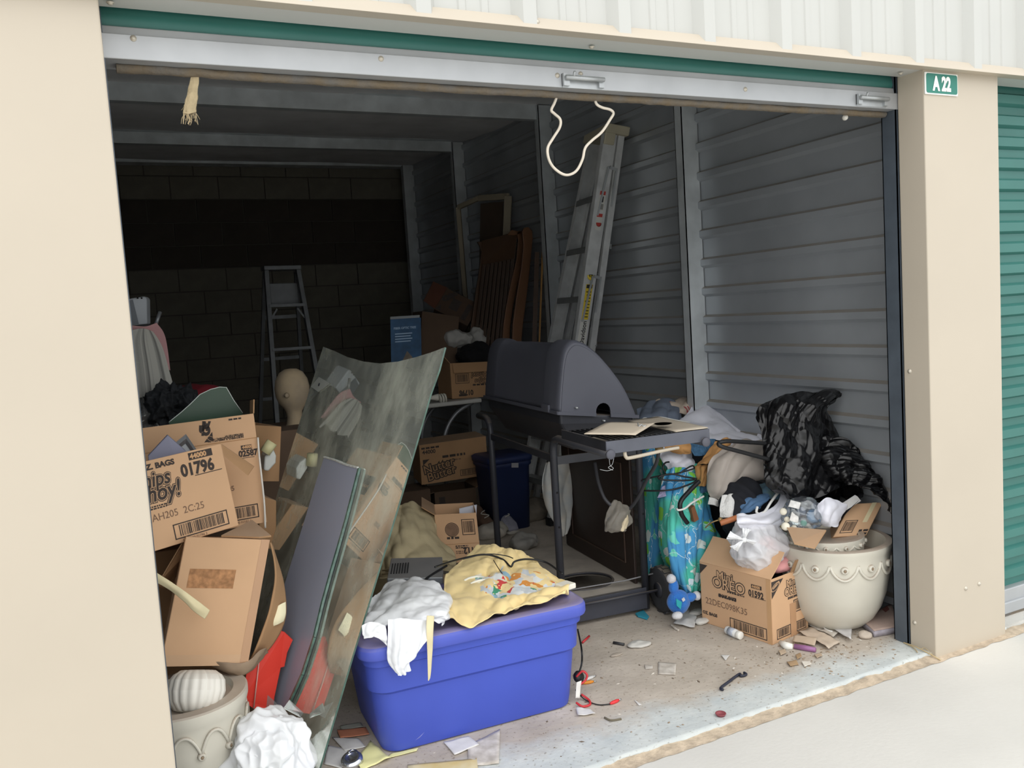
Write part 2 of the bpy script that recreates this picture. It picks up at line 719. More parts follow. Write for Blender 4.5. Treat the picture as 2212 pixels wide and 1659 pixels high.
meshes = {(k, hlf): block_mesh(m, w) for k, m in ((0, blk_a), (1, blk_b)) for hlf, w in ((0, 0.396), (1, 0.193))}
zrow = 1.936 - 0.2032 * 9 - 0.1016 + 0.2032
row = 0
z = 1.936 - 0.2032 * 9 + 0.1016
while z < 2.95:
    off = 0.0 if row % 2 else 0.2032
    x = 0.0196 - 0.4064 + off
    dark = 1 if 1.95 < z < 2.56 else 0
    while x < X1 + 0.2:
        x0, x1 = max(x, X0), min(x + 0.4064, X1)
        if x1 - x0 > 0.1:
            full = x1 - x0 > 0.35
            cx = (x0 + x1) / 2
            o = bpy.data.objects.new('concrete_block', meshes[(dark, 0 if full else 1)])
            link(o, wall_b)
            o.location = V(cx, YB + 0.016 + RND.uniform(-.002, .002), z) - WLOC[wall_b.name]
        x += 0.4064
    z += 0.2032
    row += 1

# front: pillars, header, upper wall
def screw(parent, p, n=V(0, -1, 0), r=0.007):
    b = B().lathe([(r * 1.25, 0), (r * 1.25, 0.0015), (r * .8, 0.002), (r * .75, 0.005), (0, 0.0052)], p, 12, n)
    return obj('screw', b, screw_m, parent)


def pillar(name, x0, x1):
    b = B().box((x0, 0.0, AZ), (x1, 0.112, 2.145))
    return struct(obj(name, b, tan_paint, bevel=0.004))


pil_l = pillar('wall_front_left', -0.41, 0.0)
pil_r = pillar('wall_front_right', W, W + 0.405)
for u, v in ((2086, 1271), (2115, 1261)):
    screw(pil_r, at(u, v, 0.0))
for u, v in ((1976, 1345), (1965, 802)):
    screw(pil_r, atx(u, v, W), V(-1, 0, 0))
# walls between pillar and side wall behind the guides
b = B().box((W + 0.03, 0.112, 0), (X1 + 0.05, 0.14, 2.6))
struct(obj('wall_front_return_right', b, dark_steel))
b = B().box((X0 - 0.05, 0.112, 0), (-0.03, 0.14, 2.6))
struct(obj('wall_front_return_left', b, dark_steel))

b = B()
b.add([V(-1.2, 0.125, 2.150), V(4.2, 0.125, 2.150), V(4.2, -0.045, 2.135), V(-1.2, -0.045, 2.135),
       V(-1.2, 0.125, 2.2), V(4.2, 0.125, 2.2), V(4.2, -0.02, 2.172), V(-1.2, -0.02, 2.172)],
      [(0, 1, 2, 3), (4, 7, 6, 5), (3, 2, 6, 7), (0, 4, 5, 1), (1, 5, 6, 2), (0, 3, 7, 4)])
header = trim(b, tan_paint, 0.003)
for u, v in ((238, 5), (1278, 101), (1945, 158)):
    screw(header, atz(u, v, 2.135), V(0, 0, -1))

b = B()
prof = []
xs = 1.013 - 0.3048 * 8
x = xs
while x < 4.2:
    # rib rising from its left foot, two shallow stiffeners on the pan
    prof += [(x, 0.0), (x + 0.022, 0.032), (x + 0.062, 0.032), (x + 0.084, 0.0),
             (x + 0.148, 0.0), (x + 0.152, 0.004), (x + 0.170, 0.004), (x + 0.174, 0.0),
             (x + 0.214, 0.0), (x + 0.218, 0.004), (x + 0.236, 0.004), (x + 0.240, 0.0)]
    x += 0.3048
k = len(prof)
vs = [V(px_, -0.004 - h, zz) for zz in (2.14, 3.3) for (px_, h) in prof]
b.add(vs, [(i, i + 1, k + i + 1, k + i) for i in range(k - 1)])
b.box((-1.3, 0.0, 2.14), (4.3, 0.1, 3.3))
up_wall = struct(obj('wall_front_upper', b, white_paint))
for u, v in ((1160, 48),):
    screw(up_wall, at(u, v, -0.03))

# rolled up door: end of the green curtain, bottom bar, seal, latches
door = bpy.data.objects.new('door_1', None); COL.objects.link(door)
door.location = (W / 2, 0.13, 2.02); WLOC['door_1'] = V(W / 2, 0.13, 2.02); struct(door)
b = B()
DY = 0.132
pr = [(2.40, 0.03), (2.22, 0.0), (2.155, 0.004), (2.135, -0.004), (2.118, -0.006), (2.104, 0.002), (2.09, 0.004), (2.078, 0.002)]
k = len(pr)
b.add([V(x, DY + h, z) for x in (-0.02, W + 0.02) for (z, h) in pr], [(i, k + i, k + i + 1, i + 1) for i in range(k - 1)], 0, True)
b.add([V(x, DY + h + .006, z) for x in (-0.02, W + 0.02) for (z, h) in pr], [(i, i + 1, k + i + 1, k + i) for i in range(k - 1)], 0, True)
obj('curtain', b, green_paint, door)
b = B()
b.obox(V(-0.03, DY - 0.012, 2.082), V(W + .06, 0, 0), V(0, 0.03, 0), V(0, 0.004, 0.024))
b.box((-0.03, DY - 0.018, 2.030), (W + 0.03, DY + 0.0, 2.086))
b.box((-0.03, DY - 0.018, 2.028), (W + 0.03, DY + 0.075, 2.034))
bar = obj('bottom_bar', b, bar_metal, door, bevel=0.002)
for u, v in ((288, 83), (823, 127), (1204, 163), (1254, 160), (1610, 193)):
    screw(bar, at(u, v, DY - 0.018), r=0.006)


def seal(u, v):
    x = 0.03 + (W - 0.04) * u
    a = v * 2 * pi
    rr = 0.011 + 0.003 * noise.noise(V(x * 25, 0, a))
    return V(x, DY + 0.035 + 1.6 * rr * cos(a) + 0.004 * noise.noise(V(x * 6, 1, 0)), 2.02 + rr * sin(a) + 0.004 * noise.noise(V(x * 4, 5, 0)))


obj('weather_seal', B().grid(seal, 150, 10), rubber_seal, door)


def latch(u0, v0, u1, v1):
    p, q = at(u0, v0, DY - 0.02), at(u1, v1, DY - 0.02)
    zm = (p.z + q.z) / 2
    b = B()
    b.box((p.x, DY - 0.030, zm - 0.016), (p.x + 0.02, DY - 0.018, zm + 0.020))
    b.box((q.x - 0.018, DY - 0.030, zm - 0.016), (q.x, DY - 0.018, zm + 0.016))
    b.box((p.x, DY - 0.021, zm - 0.02), (q.x, DY - 0.018, zm + 0.02))
    b.tube([V(p.x + 0.004, DY - 0.036, zm + 0.006), V(q.x - 0.004, DY - 0.036, zm + 0.006)], 0.007, 10)
    b.tube([V(p.x + 0.03, DY - 0.036, zm + 0.006), V(p.x + 0.03, DY - 0.045, zm + 0.022)], 0.004, 8)
    obj('slide_latch', b, galv, door)


latch(1214, 166, 1302, 188)
latch(1850, 209, 1914, 227)
for xg, nm in ((W - 0.006, 'r'), (-0.03, 'l')):
    b = B()
    b.box((xg, 0.116, 0), (xg + 0.004, 0.18, 2.3))
    b.box((xg, 0.116, 0), (xg + 0.036, 0.12, 2.3))
    b.box((xg, 0.176, 0), (xg + 0.036, 0.18, 2.3))
    obj('guide_rail', b, dark_steel, door)

# neighbouring unit's closed door
d2 = bpy.data.objects.new('door_2', None); COL.objects.link(d2)
d2.location = (3.6, 0.13, 0); WLOC['door_2'] = V(3.6, 0.13, 0); struct(d2)
b = B()
pr = []
z = 0.10
while z < 2.16:
    pr += [(z, 0.0), (z + 0.030, 0.0), (z + 0.040, 0.020), (z + 0.074, 0.020), (z + 0.0845, 0.0)]
    z += 0.0845
k = len(pr)
b.add([V(x, 0.145 - h, zz) for x in (3.03, 4.3) for (zz, h) in pr], [(i, k + i, k + i + 1, i + 1) for i in range(k - 1)])
obj('curtain', b, green_paint, d2)
b = B()
b.box((3.03, 0.115, 0.045), (4.3, 0.15, 0.10))
b.box((3.03, 0.105, 0.0), (4.3, 0.15, 0.048))
obj('bottom_bar', b, bar_metal, d2, bevel=0.004)
b = B().box((3.03, 0.11, -0.015), (4.3, 0.15, 0.0))
obj('weather_seal', b, rubber_seal, d2)
b = B().box((3.045, 0.05, AZ - 0.02), (4.4, 0.4, -0.012))
struct(obj('floor_neighbour', b, apron_m))

# sign A 22
sg = thing('unit_sign', 'small green A 22 number plate at the top of the tan pillar', 'sign', at(2030, 205, -0.005))
b = B().box((2.640, -0.006, 2.054), (2.812, 0.0, 2.131))
obj('plate', b, mat('sign_white', '#f2f3ee', 0.5, var=0.01), sg, bevel=0.002)
b = B()
x0, x1, z0, z1, r = 2.6445, 2.8075, 2.0585, 2.1265, 0.008
poly = []
for cx_, cz_, a0 in ((x1 - r, z1 - r, 0), (x0 + r, z1 - r, 90), (x0 + r, z0 + r, 180), (x1 - r, z0 + r, 270)):
    for i in range(5):
        a = radians(a0 + i * 22.5)
        poly.append(V(cx_ + r * cos(a), -0.0062, cz_ + r * sin(a)))
b.prism(poly, V(0, -0.0008, 0))
obj('green_field', b, mat('sign_green', '#2f7b6d', 0.45, var=0.03), sg)
sgw = mat('sign_lettering', '#f4f5f0', 0.5, var=0.01)
text(sg, 'lettering', 'A 22', 0.066, sgw, V(2.6785, -0.0072, 2.070), V(1, 0, 0), V(0, 0, 1), off=0.0035, sx=0.72)
# ================================================================== cartons
card = mat('cardboard', '#caa480', 0.85, var=0.07, vs=3, bump=0.05, bs=25)
card_in = mat('cardboard_inside', '#b18d67', 0.9, var=0.08, vs=4)
card_dull = mat('dusty_cardboard', '#a5825f', 0.9, var=0.1, vs=4, dust=0.4)
ink = mat('box_ink', '#3d3531', 0.8, var=0.15, vs=40)
ink_pale = mat('faded_ink', '#7d6350', 0.85, var=0.15, vs=40)
tape_m = mat('packing_tape', '#b78f6c', 0.25, var=0.05, vs=8)
cream_tape = mat('masking_tape', '#d9cda6', 0.7, var=0.08, vs=12)


class Carton:
    """box from three corners of its front face and a depth; keeps the face frame for flaps and print"""

    def __init__(self, name, label, A, Bp, T, dep, m=None, open_top=False, group=None, wall=0.0045, grp='cardboard cartons', skew=0.0):
        A, Bp, T = Vector(A), Vector(Bp), Vector(T)
        self.ex = (Bp - A).normalized()
        self.w = (Bp - A).length
        up = (T - A)
        self.ey = up.normalized()
        self.h = up.length
        self.n = self.ex.cross(self.ey).normalized()      # towards the viewer
        self.A, self.dep = A, dep
        self.m = m or card
        low = min((self.P(x, y, z) for x in (0, 1) for y in (0, 1) for z in (0, 1)), key=lambda p: p.z)
        c = self.P(.5, 0, .5)
        self.t = thing(name, label, 'box', V(c.x, c.y, low.z), grp)
        w, h, d = self.ex * self.w, self.ey * self.h, -self.n * dep
        b = B()
        if open_top:
            k = wall
            a, e, n = self.ex * k, self.ey * k, -self.n * k
            b.obox(A, w, n, h)
            b.obox(A + d - n, w, n, h)
            b.obox(A + n, a, d - 2 * n, h)
            b.obox(A + w - a + n, a, d - 2 * n, h)
            b.obox(A + n + a, w - 2 * a, d - 2 * n, e)
        else:
            b.obox(A, w, d, h)
        self.body = obj('body', b, self.m, self.t, bevel=0.003)

    def P(self, fx, fy, fz=0.0, lift=0.0):
        """point: fractions across, up, and into the box"""
        return self.A + self.ex * (fx * self.w) + self.ey * (fy * self.h) - self.n * (fz * self.dep - lift)

    def flap(self, side, length, ang, m=None, f0=0.0, f1=1.0, taper=0.0, name='flap', curl=0.0, k=0.004):
        """flap hinged on a top edge; ang from straight up (0) outwards (180 hangs down)"""
        if side == 'front':
            p, q, out = self.P(f0, 1, 0), self.P(f1, 1, 0), self.n
        elif side == 'back':
            p, q, out = self.P(f0, 1, 1), self.P(f1, 1, 1), -self.n
        elif side == 'left':
            p, q, out = self.P(0, 1, f0), self.P(0, 1, f1), -self.ex
        else:
            p, q, out = self.P(1, 1, f0), self.P(1, 1, f1), self.ex
        a = radians(ang)
        d = (self.ey * cos(a) + out * sin(a))
        nn = (out * cos(a) - self.ey * sin(a))
        e = (q - p)

        def fn(u, v):
            tt = taper * v
            return p + e * (u * (1 - 2 * tt) + tt) + d * (length * v) + nn * (curl * v * v * length)
        b = B().grid(fn, 6, 6, smooth=False)
        return obj(name, b, m or self.m, self.t, solid=k)

    def face(self, side):
        if side == 'front':
            return (lambda fx, fy: self.P(fx, fy, 0)), self.ex, self.ey, self.w, self.h
        if side == 'right':
            return (lambda fx, fy: self.P(1, fy, fx)), -self.n, self.ey, self.dep, self.h
        if side == 'left':
            return (lambda fx, fy: self.P(0, fy, 1 - fx)), self.n, self.ey, self.dep, self.h
        return (lambda fx, fy: self.P(fx, 1, fy)), self.ex, -self.n, self.w, self.dep

    def text(self, s, fx, fy, size, side='front', flip=False, name='printed_text', m=None, off=0.0, shear=0.0, sx=1.0, lift=0.0009, rot=0.0):
        P, ex, ey, w, h = self.face(side)
        o = P(fx, fy)
        if flip:
            ex, ey = -ex, -ey
        if rot:
            c, sn = cos(radians(rot)), sin(radians(rot))
            ex, ey = ex * c + ey * sn, ey * c - ex * sn
        return text(self.t, name, s, size, m or ink, o, ex, ey, off=off, shear=shear, sx=sx, lift=lift)

    def logo(self, s, fx, fy, size, side='front', shear=0.0, sx=1.0, rot=0.0, flip=False, out=0.06):
        self.text(s, fx, fy, size, side, name='printed_logo', off=size * (out + .022), shear=shear, sx=sx, rot=rot, flip=flip, lift=0.0008)
        self.text(s, fx, fy, size, side, name='printed_logo', m=self.m, off=size * 0.004, shear=shear, sx=sx, rot=rot, flip=flip, lift=0.0013)

    def solid_logo(self, s, fx, fy, size, side='front', shear=0.0, sx=1.0, rot=0.0, flip=False):
        self.text(s, fx, fy, size, side, name='printed_logo', off=size * .085, shear=shear, sx=sx, rot=rot, flip=flip, lift=0.0007)
        self.text(s, fx, fy, size, side, name='printed_logo', m=self.m, off=size * .052, shear=shear, sx=sx, rot=rot, flip=flip, lift=0.0012)
        self.text(s, fx, fy, size, side, name='printed_logo', off=size * .022, shear=shear, sx=sx, rot=rot, flip=flip, lift=0.0017)

    def lines(self, fx, fy, w, n, size, side='front', m=None, seed=1):
        """rows of fine print too small to read"""
        P, ex, ey, W_, h = self.face(side)
        nn = ex.cross(ey).normalized() * .0008
        rn = random.Random(seed)
        for i in range(n):
            b = B()
            x = fx
            y0 = fy - i * size * 1.5 / h
            while x < fx + w:
                l = rn.uniform(.8, 2.6) * size / W_
                x1 = min(x + l, fx + w)
                b.add([P(x, y0) + nn, P(x1, y0) + nn, P(x1, y0 + size / h) + nn, P(x, y0 + size / h) + nn], [(0, 1, 2, 3)])
                x = x1 + size * .5 / W_
            obj('fine_print', b, m or ink, self.t)['kind'] = 'stuff'

    def rect(self, fx0, fy0, fx1, fy1, side='front', m=None, name='printed_patch', lift=0.0007):
        P, ex, ey, w, h = self.face(side)
        n = ex.cross(ey).normalized()
        b = B().add([P(fx0, fy0) + n * lift, P(fx1, fy0) + n * lift, P(fx1, fy1) + n * lift, P(fx0, fy1) + n * lift], [(0, 1, 2, 3)])
        return obj(name, b, m or ink, self.t)

    def tri(self, pts, side='front', m=None, lift=0.0007):
        P, ex, ey, w, h = self.face(side)
        n = ex.cross(ey).normalized()
        b = B().add([P(*p) + n * lift for p in pts], [(0, 1, 2)])
        return obj('printed_corner_emblem', b, m or ink, self.t)

    def ring(self, fx, fy, rx, ry, side='front', m=None, rot=0, k=0.14, lift=0.0012, name='printed_emblem'):
        P, ex, ey, w, h = self.face(side)
        n = ex.cross(ey).normalized()
        c = P(fx, fy) + n * lift
        cr, sr = cos(radians(rot)), sin(radians(rot))
        a1, a2 = ex * cr + ey * sr, ey * cr - ex * sr
        N = 28
        vs = []
        for q in (1.0, 1 - k):
            for i in range(N):
                t = 2 * pi * i / N
                vs.append(c + a1 * (rx * q * cos(t)) + a2 * (ry * q * sin(t)))
        b = B().add(vs, [(i, (i + 1) % N, N + (i + 1) % N, N + i) for i in range(N)])
        return obj(name, b, m or ink, self.t)

    def barcode(self, fx0, fy0, fx1, fy1, side='front', seed=3, frame=True, digits=None, m=None):
        P, ex, ey, w, h = self.face(side)
        n = ex.cross(ey).normalized()
        l = n * 0.0008
        b = B()

        def q(a0, b0, a1, b1):
            b.add([P(a0, b0) + l, P(a1, b0) + l, P(a1, b1) + l, P(a0, b1) + l], [(0, 1, 2, 3)])
        W_, H_ = fx1 - fx0, fy1 - fy0
        tx, ty = 0.0035 / w, 0.0035 / h
        if frame:
            q(fx0, fy0, fx1, fy0 + ty); q(fx0, fy1 - ty, fx1, fy1)
            q(fx0, fy0, fx0 + tx, fy1); q(fx1 - tx, fy0, fx1, fy1)
        rn = random.Random(seed)
        x = fx0 + W_ * 0.1
        y0, y1 = fy0 + H_ * .16, fy1 - H_ * .12
        while x < fx1 - W_ * 0.1:
            t = rn.choice((.6, .6, 1.2, 1.8)) * W_ / 75
            q(x, y0, x + t, y1)
            x += t + rn.choice((.6, 1, 1.5)) * W_ / 75
        o = obj('barcode', b, m or ink, self.t)
        if digits:
            self.text(digits, fx0 + W_ * .12, fy0 - 0.011 / h, 0.011, side, name='printed_text', m=ink_pale)
        return o


# ---- large plain carton resting on the cream planter
A0 = at(346, 1440, 0.62)
bx = Carton('cardboard_box', 'plain brown carton with a torn tape mark, resting on the cream planter', A0, at(535, 1437, 0.60), A0 + (at(583, 1166, 0.67) - at(535, 1437, 0.60)) + V(0.0, 0.0, 0.0), 0.24)
bx.rect(0.12, 0.60, 0.66, 0.75, m=mat('tape_scar', '#a97c56', 0.9, var=0.35, vs=60), name='torn_tape_mark')
bx.rect(0.0, 0.0, 1.0, 0.085, m=mat('cardboard_pale', '#c9a684', 0.8, var=0.05), name='lower_edge_tape')
bx.rect(0.90, 0.0, 1.0, 1.0, m=tape_m, name='side_tape', lift=0.001)
# its bulging open side flap at the right
rows = []
for (f, u0, v0, u1, v1) in ((0, 588, 1172, 591, 1190), (1, 598, 1240, 612, 1260), (2, 585, 1320, 617, 1330), (3, 560, 1390, 590, 1392), (4, 540, 1436, 548, 1432)):
    rows.append([at(u0 - 4, v0, 0.66), at((u0 + u1) / 2, (v0 + v1) / 2, 0.70), at(u1, v1, 0.72)])
cloth('flap', rows, card_dull, bx.t, 8, 24, amp=0.002, thick=0.004)
# little cream sticker folded over the flap's edge
cloth('folded_label', [[at(595, 1313, .695), at(606, 1305, .69), at(617, 1300, .70)], [at(585, 1340, .69), at(602, 1335, .685), at(617, 1325, .695)], [at(590, 1352, .695), at(600, 1348, .69), at(612, 1342, .70)]],
      mat('cream_label', '#efe7c4', 0.7, var=0.06), bx.t, 12, 12, amp=0.003, thick=0.0015)
# crumpled liner under the carton's corner
cloth('liner', [[at(440, 1425, .63), at(480, 1432, .60), at(530, 1430, .60), at(560, 1405, .64)], [at(450, 1440, .63), at(495, 1452, .60), at(535, 1448, .60), at(575, 1400, .66)], [at(470, 1442, .64), at(505, 1462, .62), at(535, 1454, .62), at(580, 1410, .68)]],
      mat('grey_liner', '#8d7a66', 0.8, var=0.2, vs=12), bx.t, 28, 14, amp=0.006, crump=0.01)
# dark open flaps behind it (the upper rim of the same carton)
b = B().prism([at(340, 1265, .74), at(395, 1172, .74), at(440, 1160, .80), at(360, 1275, .86)], V(0.0, 0.003, 0.004))
obj('flap', b, card_dull, bx.t)
b = B().prism([at(478, 1160, .75), at(545, 1126, .85), at(586, 1160, .72), at(560, 1163, .70)], V(0.0, 0.002, 0.005))
obj('flap', b, card_dull, bx.t)

# ---- printed carton 01796 (tilted) on top
LB = at(340, 1189, .71) * 1.55 - at(516, 1135, .79) * .55
c1 = Carton('cardboard_box', 'tilted open carton printed 01796, leaning against the carton printed 02587',
            LB, at(516, 1135, .79), LB + (at(477, 958, .85) - at(516, 1135, .79)), 0.17, open_top=True)
obj('flap', B().prism([at(478, 960, .855), at(548, 1008, .90), at(535, 1027, .88), at(484, 985, .845)], V(.003, .004, 0)), card_dull, c1.t)
c1.text('44000', .735, .905, .022, m=mat('card_knockout', '#c79d74', .85), off=.001, lift=.0014)
c1.rect(.725, .89, .915, .975)
c1.text('01796', .645, .725, .054, off=.0022, sx=.82)
c1.rect(.745, .70, .965, .709)
c1.text('5 OZ. BAGS', .30, .895, .024, off=.0012, sx=1.05)
c1.solid_logo('Chips', .255, .70, .066, shear=.2, sx=.82)
c1.solid_logo('Ahoy!', .26, .535, .074, shear=.2, sx=.82)
c1.lines(.36, .47, .13, 2, .0045, seed=4)
c1.text('9AH205  2C:25', .33, .315, .032, m=ink_pale, sx=.9)
c1.barcode(.50, .05, .93, .225, seed=5, digits='10 44000 01796 2')

# ---- printed carton 02587 behind
c2 = Carton('cardboard_box', 'open carton printed 02587, standing behind the carton printed 01796',
            at(290, 1180, 1.0), at(577, 1128, .98), at(290, 1180, 1.0) + (at(548, 893, 1.02) - at(577, 1128, .98)), 0.25, open_top=True)
c2.text('44000', .878, .695, .014, m=mat('card_knockout', '#c79d74', .85), off=.0008, lift=.0014)
c2.rect(.868, .685, .955, .725)
c2.text('02587', .845, .625, .030, off=.0014, sx=.86)
c2.rect(.87, .608, .965, .613)
c2.text('305', .70, .335, .024, m=ink_pale, off=.0006)
c2.barcode(.70, .06, .945, .185, seed=9, digits='44000 02587 5')
# upper fold of the front: upside-down print
c2.tri([(.665, .80), (.665, .885), (.595, .80)])
c2.ring(.65, .825, .016, .008, rot=-35, m=card)
c2.text('Al', .655, .972, .038, flip=True, off=.004, sx=.7, rot=-8)
c2.text('Ch', .655, .935, .042, flip=True, off=.004, sx=.7, rot=-8)
c2.text('DISTRIBUTED BY', .90, .835, .0085, flip=True, off=.0004)
c2.text('KRAFT FOODS GLOBAL, INC.', .90, .822, .0085, flip=True, off=.0004)
c2.text('NORTHFIELD, IL 60093-2753 USA', .90, .809, .0085, flip=True, off=.0004)
c2.lines(.80, .965, .10, 1, .006, seed=6)
c2.rect(.0, .775, 1.0, .782, m=mat('card_fold', '#a98158', .9))
c2.flap('right', 0.05, 8, card_dull, 0.0, 0.5)
c2.rect(.12, .50, .45, .72, side='right', m=ink)
c2.text('NABISCO', .16, .58, .02, side='right', m=card, rot=0, lift=.0014)
c2.barcode(.15, .06, .85, .17, side='right', seed=12)
c2.text('0S', .30, .27, .016, side='right', m=ink)
cs = Carton('cardboard_box', 'closed carton carrying the carton printed 02587 above it', V(-.10, 1.02, 0), V(.215, 1.0, 0), V(-.10, 1.02, c2.P(0, 0, 0).z - .035), .24, m=card_dull)
# white cord hanging down its corner
b = B().tube(spline([at(557, 945, 1.0), at(560, 985, .985), at(566, 1040, .975), at(571, 1090, .97), at(573, 1140, .97)], 20), 0.0035, 8)
cord_w = mat('white_cord', '#d9d5cc', 0.6, var=.05)
tag(obj('cord', b, cord_w), 'thin white cord hanging down the edge of the carton printed 02587', 'cord')

# things standing in the tilted carton
b = B().prism([at(320, 985, .86), at(362, 940, .87), at(402, 975, .86), at(395, 1040, .84), at(325, 1040, .84)], V(0.0, 0.012, 0.002))
tag(obj('book', b, mat('grey_book_cover', '#7d7e92', .5, var=.05), bevel=.002), 'plain grey-violet book poking out of the tilted carton printed 01796', 'book')
fr = thing('picture_frame', 'silver picture frame poking out of the tilted carton printed 01796', 'frame', at(410, 985, .90))
A = [at(368, 965, .90), at(402, 938, .91), at(432, 982, .90), at(400, 1010, .89)]
cen = sum(A, Vector()) / 4
b = B()
for i in range(4):
    j = (i + 1) % 4
    a0, a1 = A[i], A[j]
    i0, i1 = cen + (a0 - cen) * .45, cen + (a1 - cen) * .45
    m0, m1 = cen + (a0 - cen) * .75 + V(0, -.008, 0), cen + (a1 - cen) * .75 + V(0, -.008, 0)
    b.add([a0, a1, m1, m0, i1, i0], [(0, 1, 2, 3), (3, 2, 4, 5)], 0, False)
    b.add([a0, a1, a1 + V(0, .012, 0), a0 + V(0, .012, 0)], [(0, 3, 2, 1)])
obj('moulding', b, mat('silver_moulding', '#c9cbd0', .25, metal=.85, var=.05), fr)
b = B().prism([cen + (a - cen) * .5 + V(0, .003, 0) for a in A], V(0, .004, 0))
obj('picture', b, mat('grey_print', '#8e9196', .3, var=.1), fr)

# masking tape strip curling out by the pillar
b_rows = [[at(330, 1232, .58), at(332, 1244, .58), at(334, 1256, .58)], [at(368, 1256, .57), at(368, 1266, .565), at(366, 1274, .57)], [at(400, 1278, .555), at(400, 1290, .55), at(398, 1300, .555)],
          [at(432, 1302, .56), at(424, 1312, .55), at(418, 1320, .555)], [at(453, 1318, .57), at(448, 1328, .57), at(442, 1337, .57)]]
cloth('loose_tape', b_rows, cream_tape, bx.t, 12, 40, amp=.002, thick=.0015)

# ---- carton with snack print on the floor at the back of the pile, and small ones behind the boxes
c3 = Carton('cardboard_box', 'brown carton edge between the carton printed 02587 and the leaning glass', at(560, 1180, 1.25), at(597, 1190, 1.26), at(560, 1070, 1.25), 0.22, m=card_dull)
c4 = Carton('cardboard_box', 'carton flap standing behind the right edge of the carton printed 02587', at(540, 1040, 1.45), at(603, 1040, 1.5), at(545, 918, 1.45), 0.2, m=card_dull, open_top=True)
# white and cream plastic caddy
cd = thing('plastic_caddy', 'white plastic caddy with a cream roll, behind the carton printed 02587', 'caddy', at(583, 1020, 1.36))
b = B().prism([at(572, 985, 1.36), at(590, 968, 1.36), at(597, 985, 1.36), at(596, 1000, 1.36), at(580, 1018, 1.36), at(570, 1016, 1.36)], V(0.0, 0.09, 0))
obj('shell', b, mat('white_plastic', '#d8dcd9', .4, var=.03), cd, bevel=.006)
b = B().tube([at(572, 978, 1.35), at(588, 955, 1.35)], .022, 14)
obj('roll', b, mat('cream_plastic', '#dcd7a8', .5, var=.05), cd)
# ================================================================== planters
cer = mat('cream_ceramic', '#cdc9bc', 0.42, var=0.05, vs=6, dust=0.85, dustcol='#a08f80', bump=0.03, bs=18)
cer_white = mat('white_ceramic', '#e4e1d8', 0.35, var=0.03, vs=6, dust=0.45, dustcol='#b0a08f')
soil = mat('dusty_soil', '#8b7b6a', 0.95, var=0.2, vs=20, bump=0.5, bs=60)


def planter(name, label, c, r, h, prof, swags, style):
    t = thing(name, label, 'planter', c, 'cream ceramic planters')
    b = B().lathe([(rr * r, zz * h) for rr, zz in prof], c, 56)
    obj('pot', b, cer, t, split=38)
    # raised edging under the rim
    b = B()
    N = swags
    for k in range(N):
        pts = []
        for i in range(13):
            a = 2 * pi * (k + i / 12) / N
            s = i / 12
            if style == 'drop':        # arches between hanging points
                z = h * (0.80 - 0.20 * abs(2 * s - 1) ** 2.2)
                rad = r * 1.0
            else:                       # hanging scallops
                z = h * (0.84 - 0.155 * sin(pi * s) ** .65)
                rad = r * 0.985
            pts.append(V(c.x + rad * cos(a), c.y + rad * sin(a), c.z + z))
        b.tube(pts, r * 0.026, 8)
    obj('swag_moulding', b, cer, t)
    for k in range(N):
        a = 2 * pi * (k + (0 if style == 'drop' else .5)) / N
        z = h * (0.585 if style == 'drop' else 0.80)
        n = V(cos(a), sin(a), 0)
        p = V(c.x + r * .985 * cos(a), c.y + r * .985 * sin(a), c.z + z)
        b = B().lathe([(r * .07, -0.004), (r * .062, 0.008), (r * .034, 0.012), (r * .022, 0.008), (0, 0.0075)], p, 14, n)
        ro = obj('rosette', b, cer, t)
        b = B().lathe([(r * .026, 0.0105), (r * .018, .0125), (0, .0125)], p, 10, n)
        obj('rosette_hole', b, mat('rosette_hollow', '#8f7d68', .9), ro)
    return t


cL = V(0.062, 0.565, 0.0)
prL = [(0.30, 0.0), (0.72, 0.0), (0.80, 0.08), (0.93, 0.35), (0.985, 0.62), (0.97, 0.80), (1.0, 0.86), (1.03, 0.92), (1.03, 0.985), (1.0, 1.0), (0.80, 1.0), (0.78, 0.97), (0.76, 0.94), (0.0, 0.94)]
pl = planter('cream_planter', 'cream planter edged with hanging swags, half hidden behind the tan pillar', cL, 0.178, 0.30, prL, 13, 'drop')
# fluted white pot lying on it
fp = thing('fluted_pot', 'white fluted ceramic pot lying on top of the cream swag-edged planter', 'pot', V(0.055, 0.50, 0.30))
ax = V(0.22, 0.38, 0.9).normalized()
cc = V(0.080, 0.480, 0.270)
b = B()
n, rings = 96, [(0.0, 0.036), (0.006, 0.056), (0.03, 0.074), (0.06, 0.080), (0.09, 0.076), (0.105, 0.066), (0.112, 0.055), (0.117, 0.049), (0.115, 0.043), (0.085, 0.036), (0.08, 0.0)]
u_ = ax.orthogonal().normalized(); w_ = ax.cross(u_)
vs, fs = [], []
for (hh, rr) in rings:
    for j in range(n):
        a = 2 * pi * j / n
        r2 = rr * (1 + 0.085 * (abs(sin(a * 9.0)) ** .6 - .5))
        vs.append(cc + ax * hh + (u_ * cos(a) + w_ * sin(a)) * r2)
for i in range(len(rings) - 1):
    for j in range(n):
        fs.append((i * n + j, i * n + (j + 1) % n, (i + 1) * n + (j + 1) % n, (i + 1) * n + j))
b.add(vs, fs, 0, True)
obj('fluted_body', b, cer_white, fp)

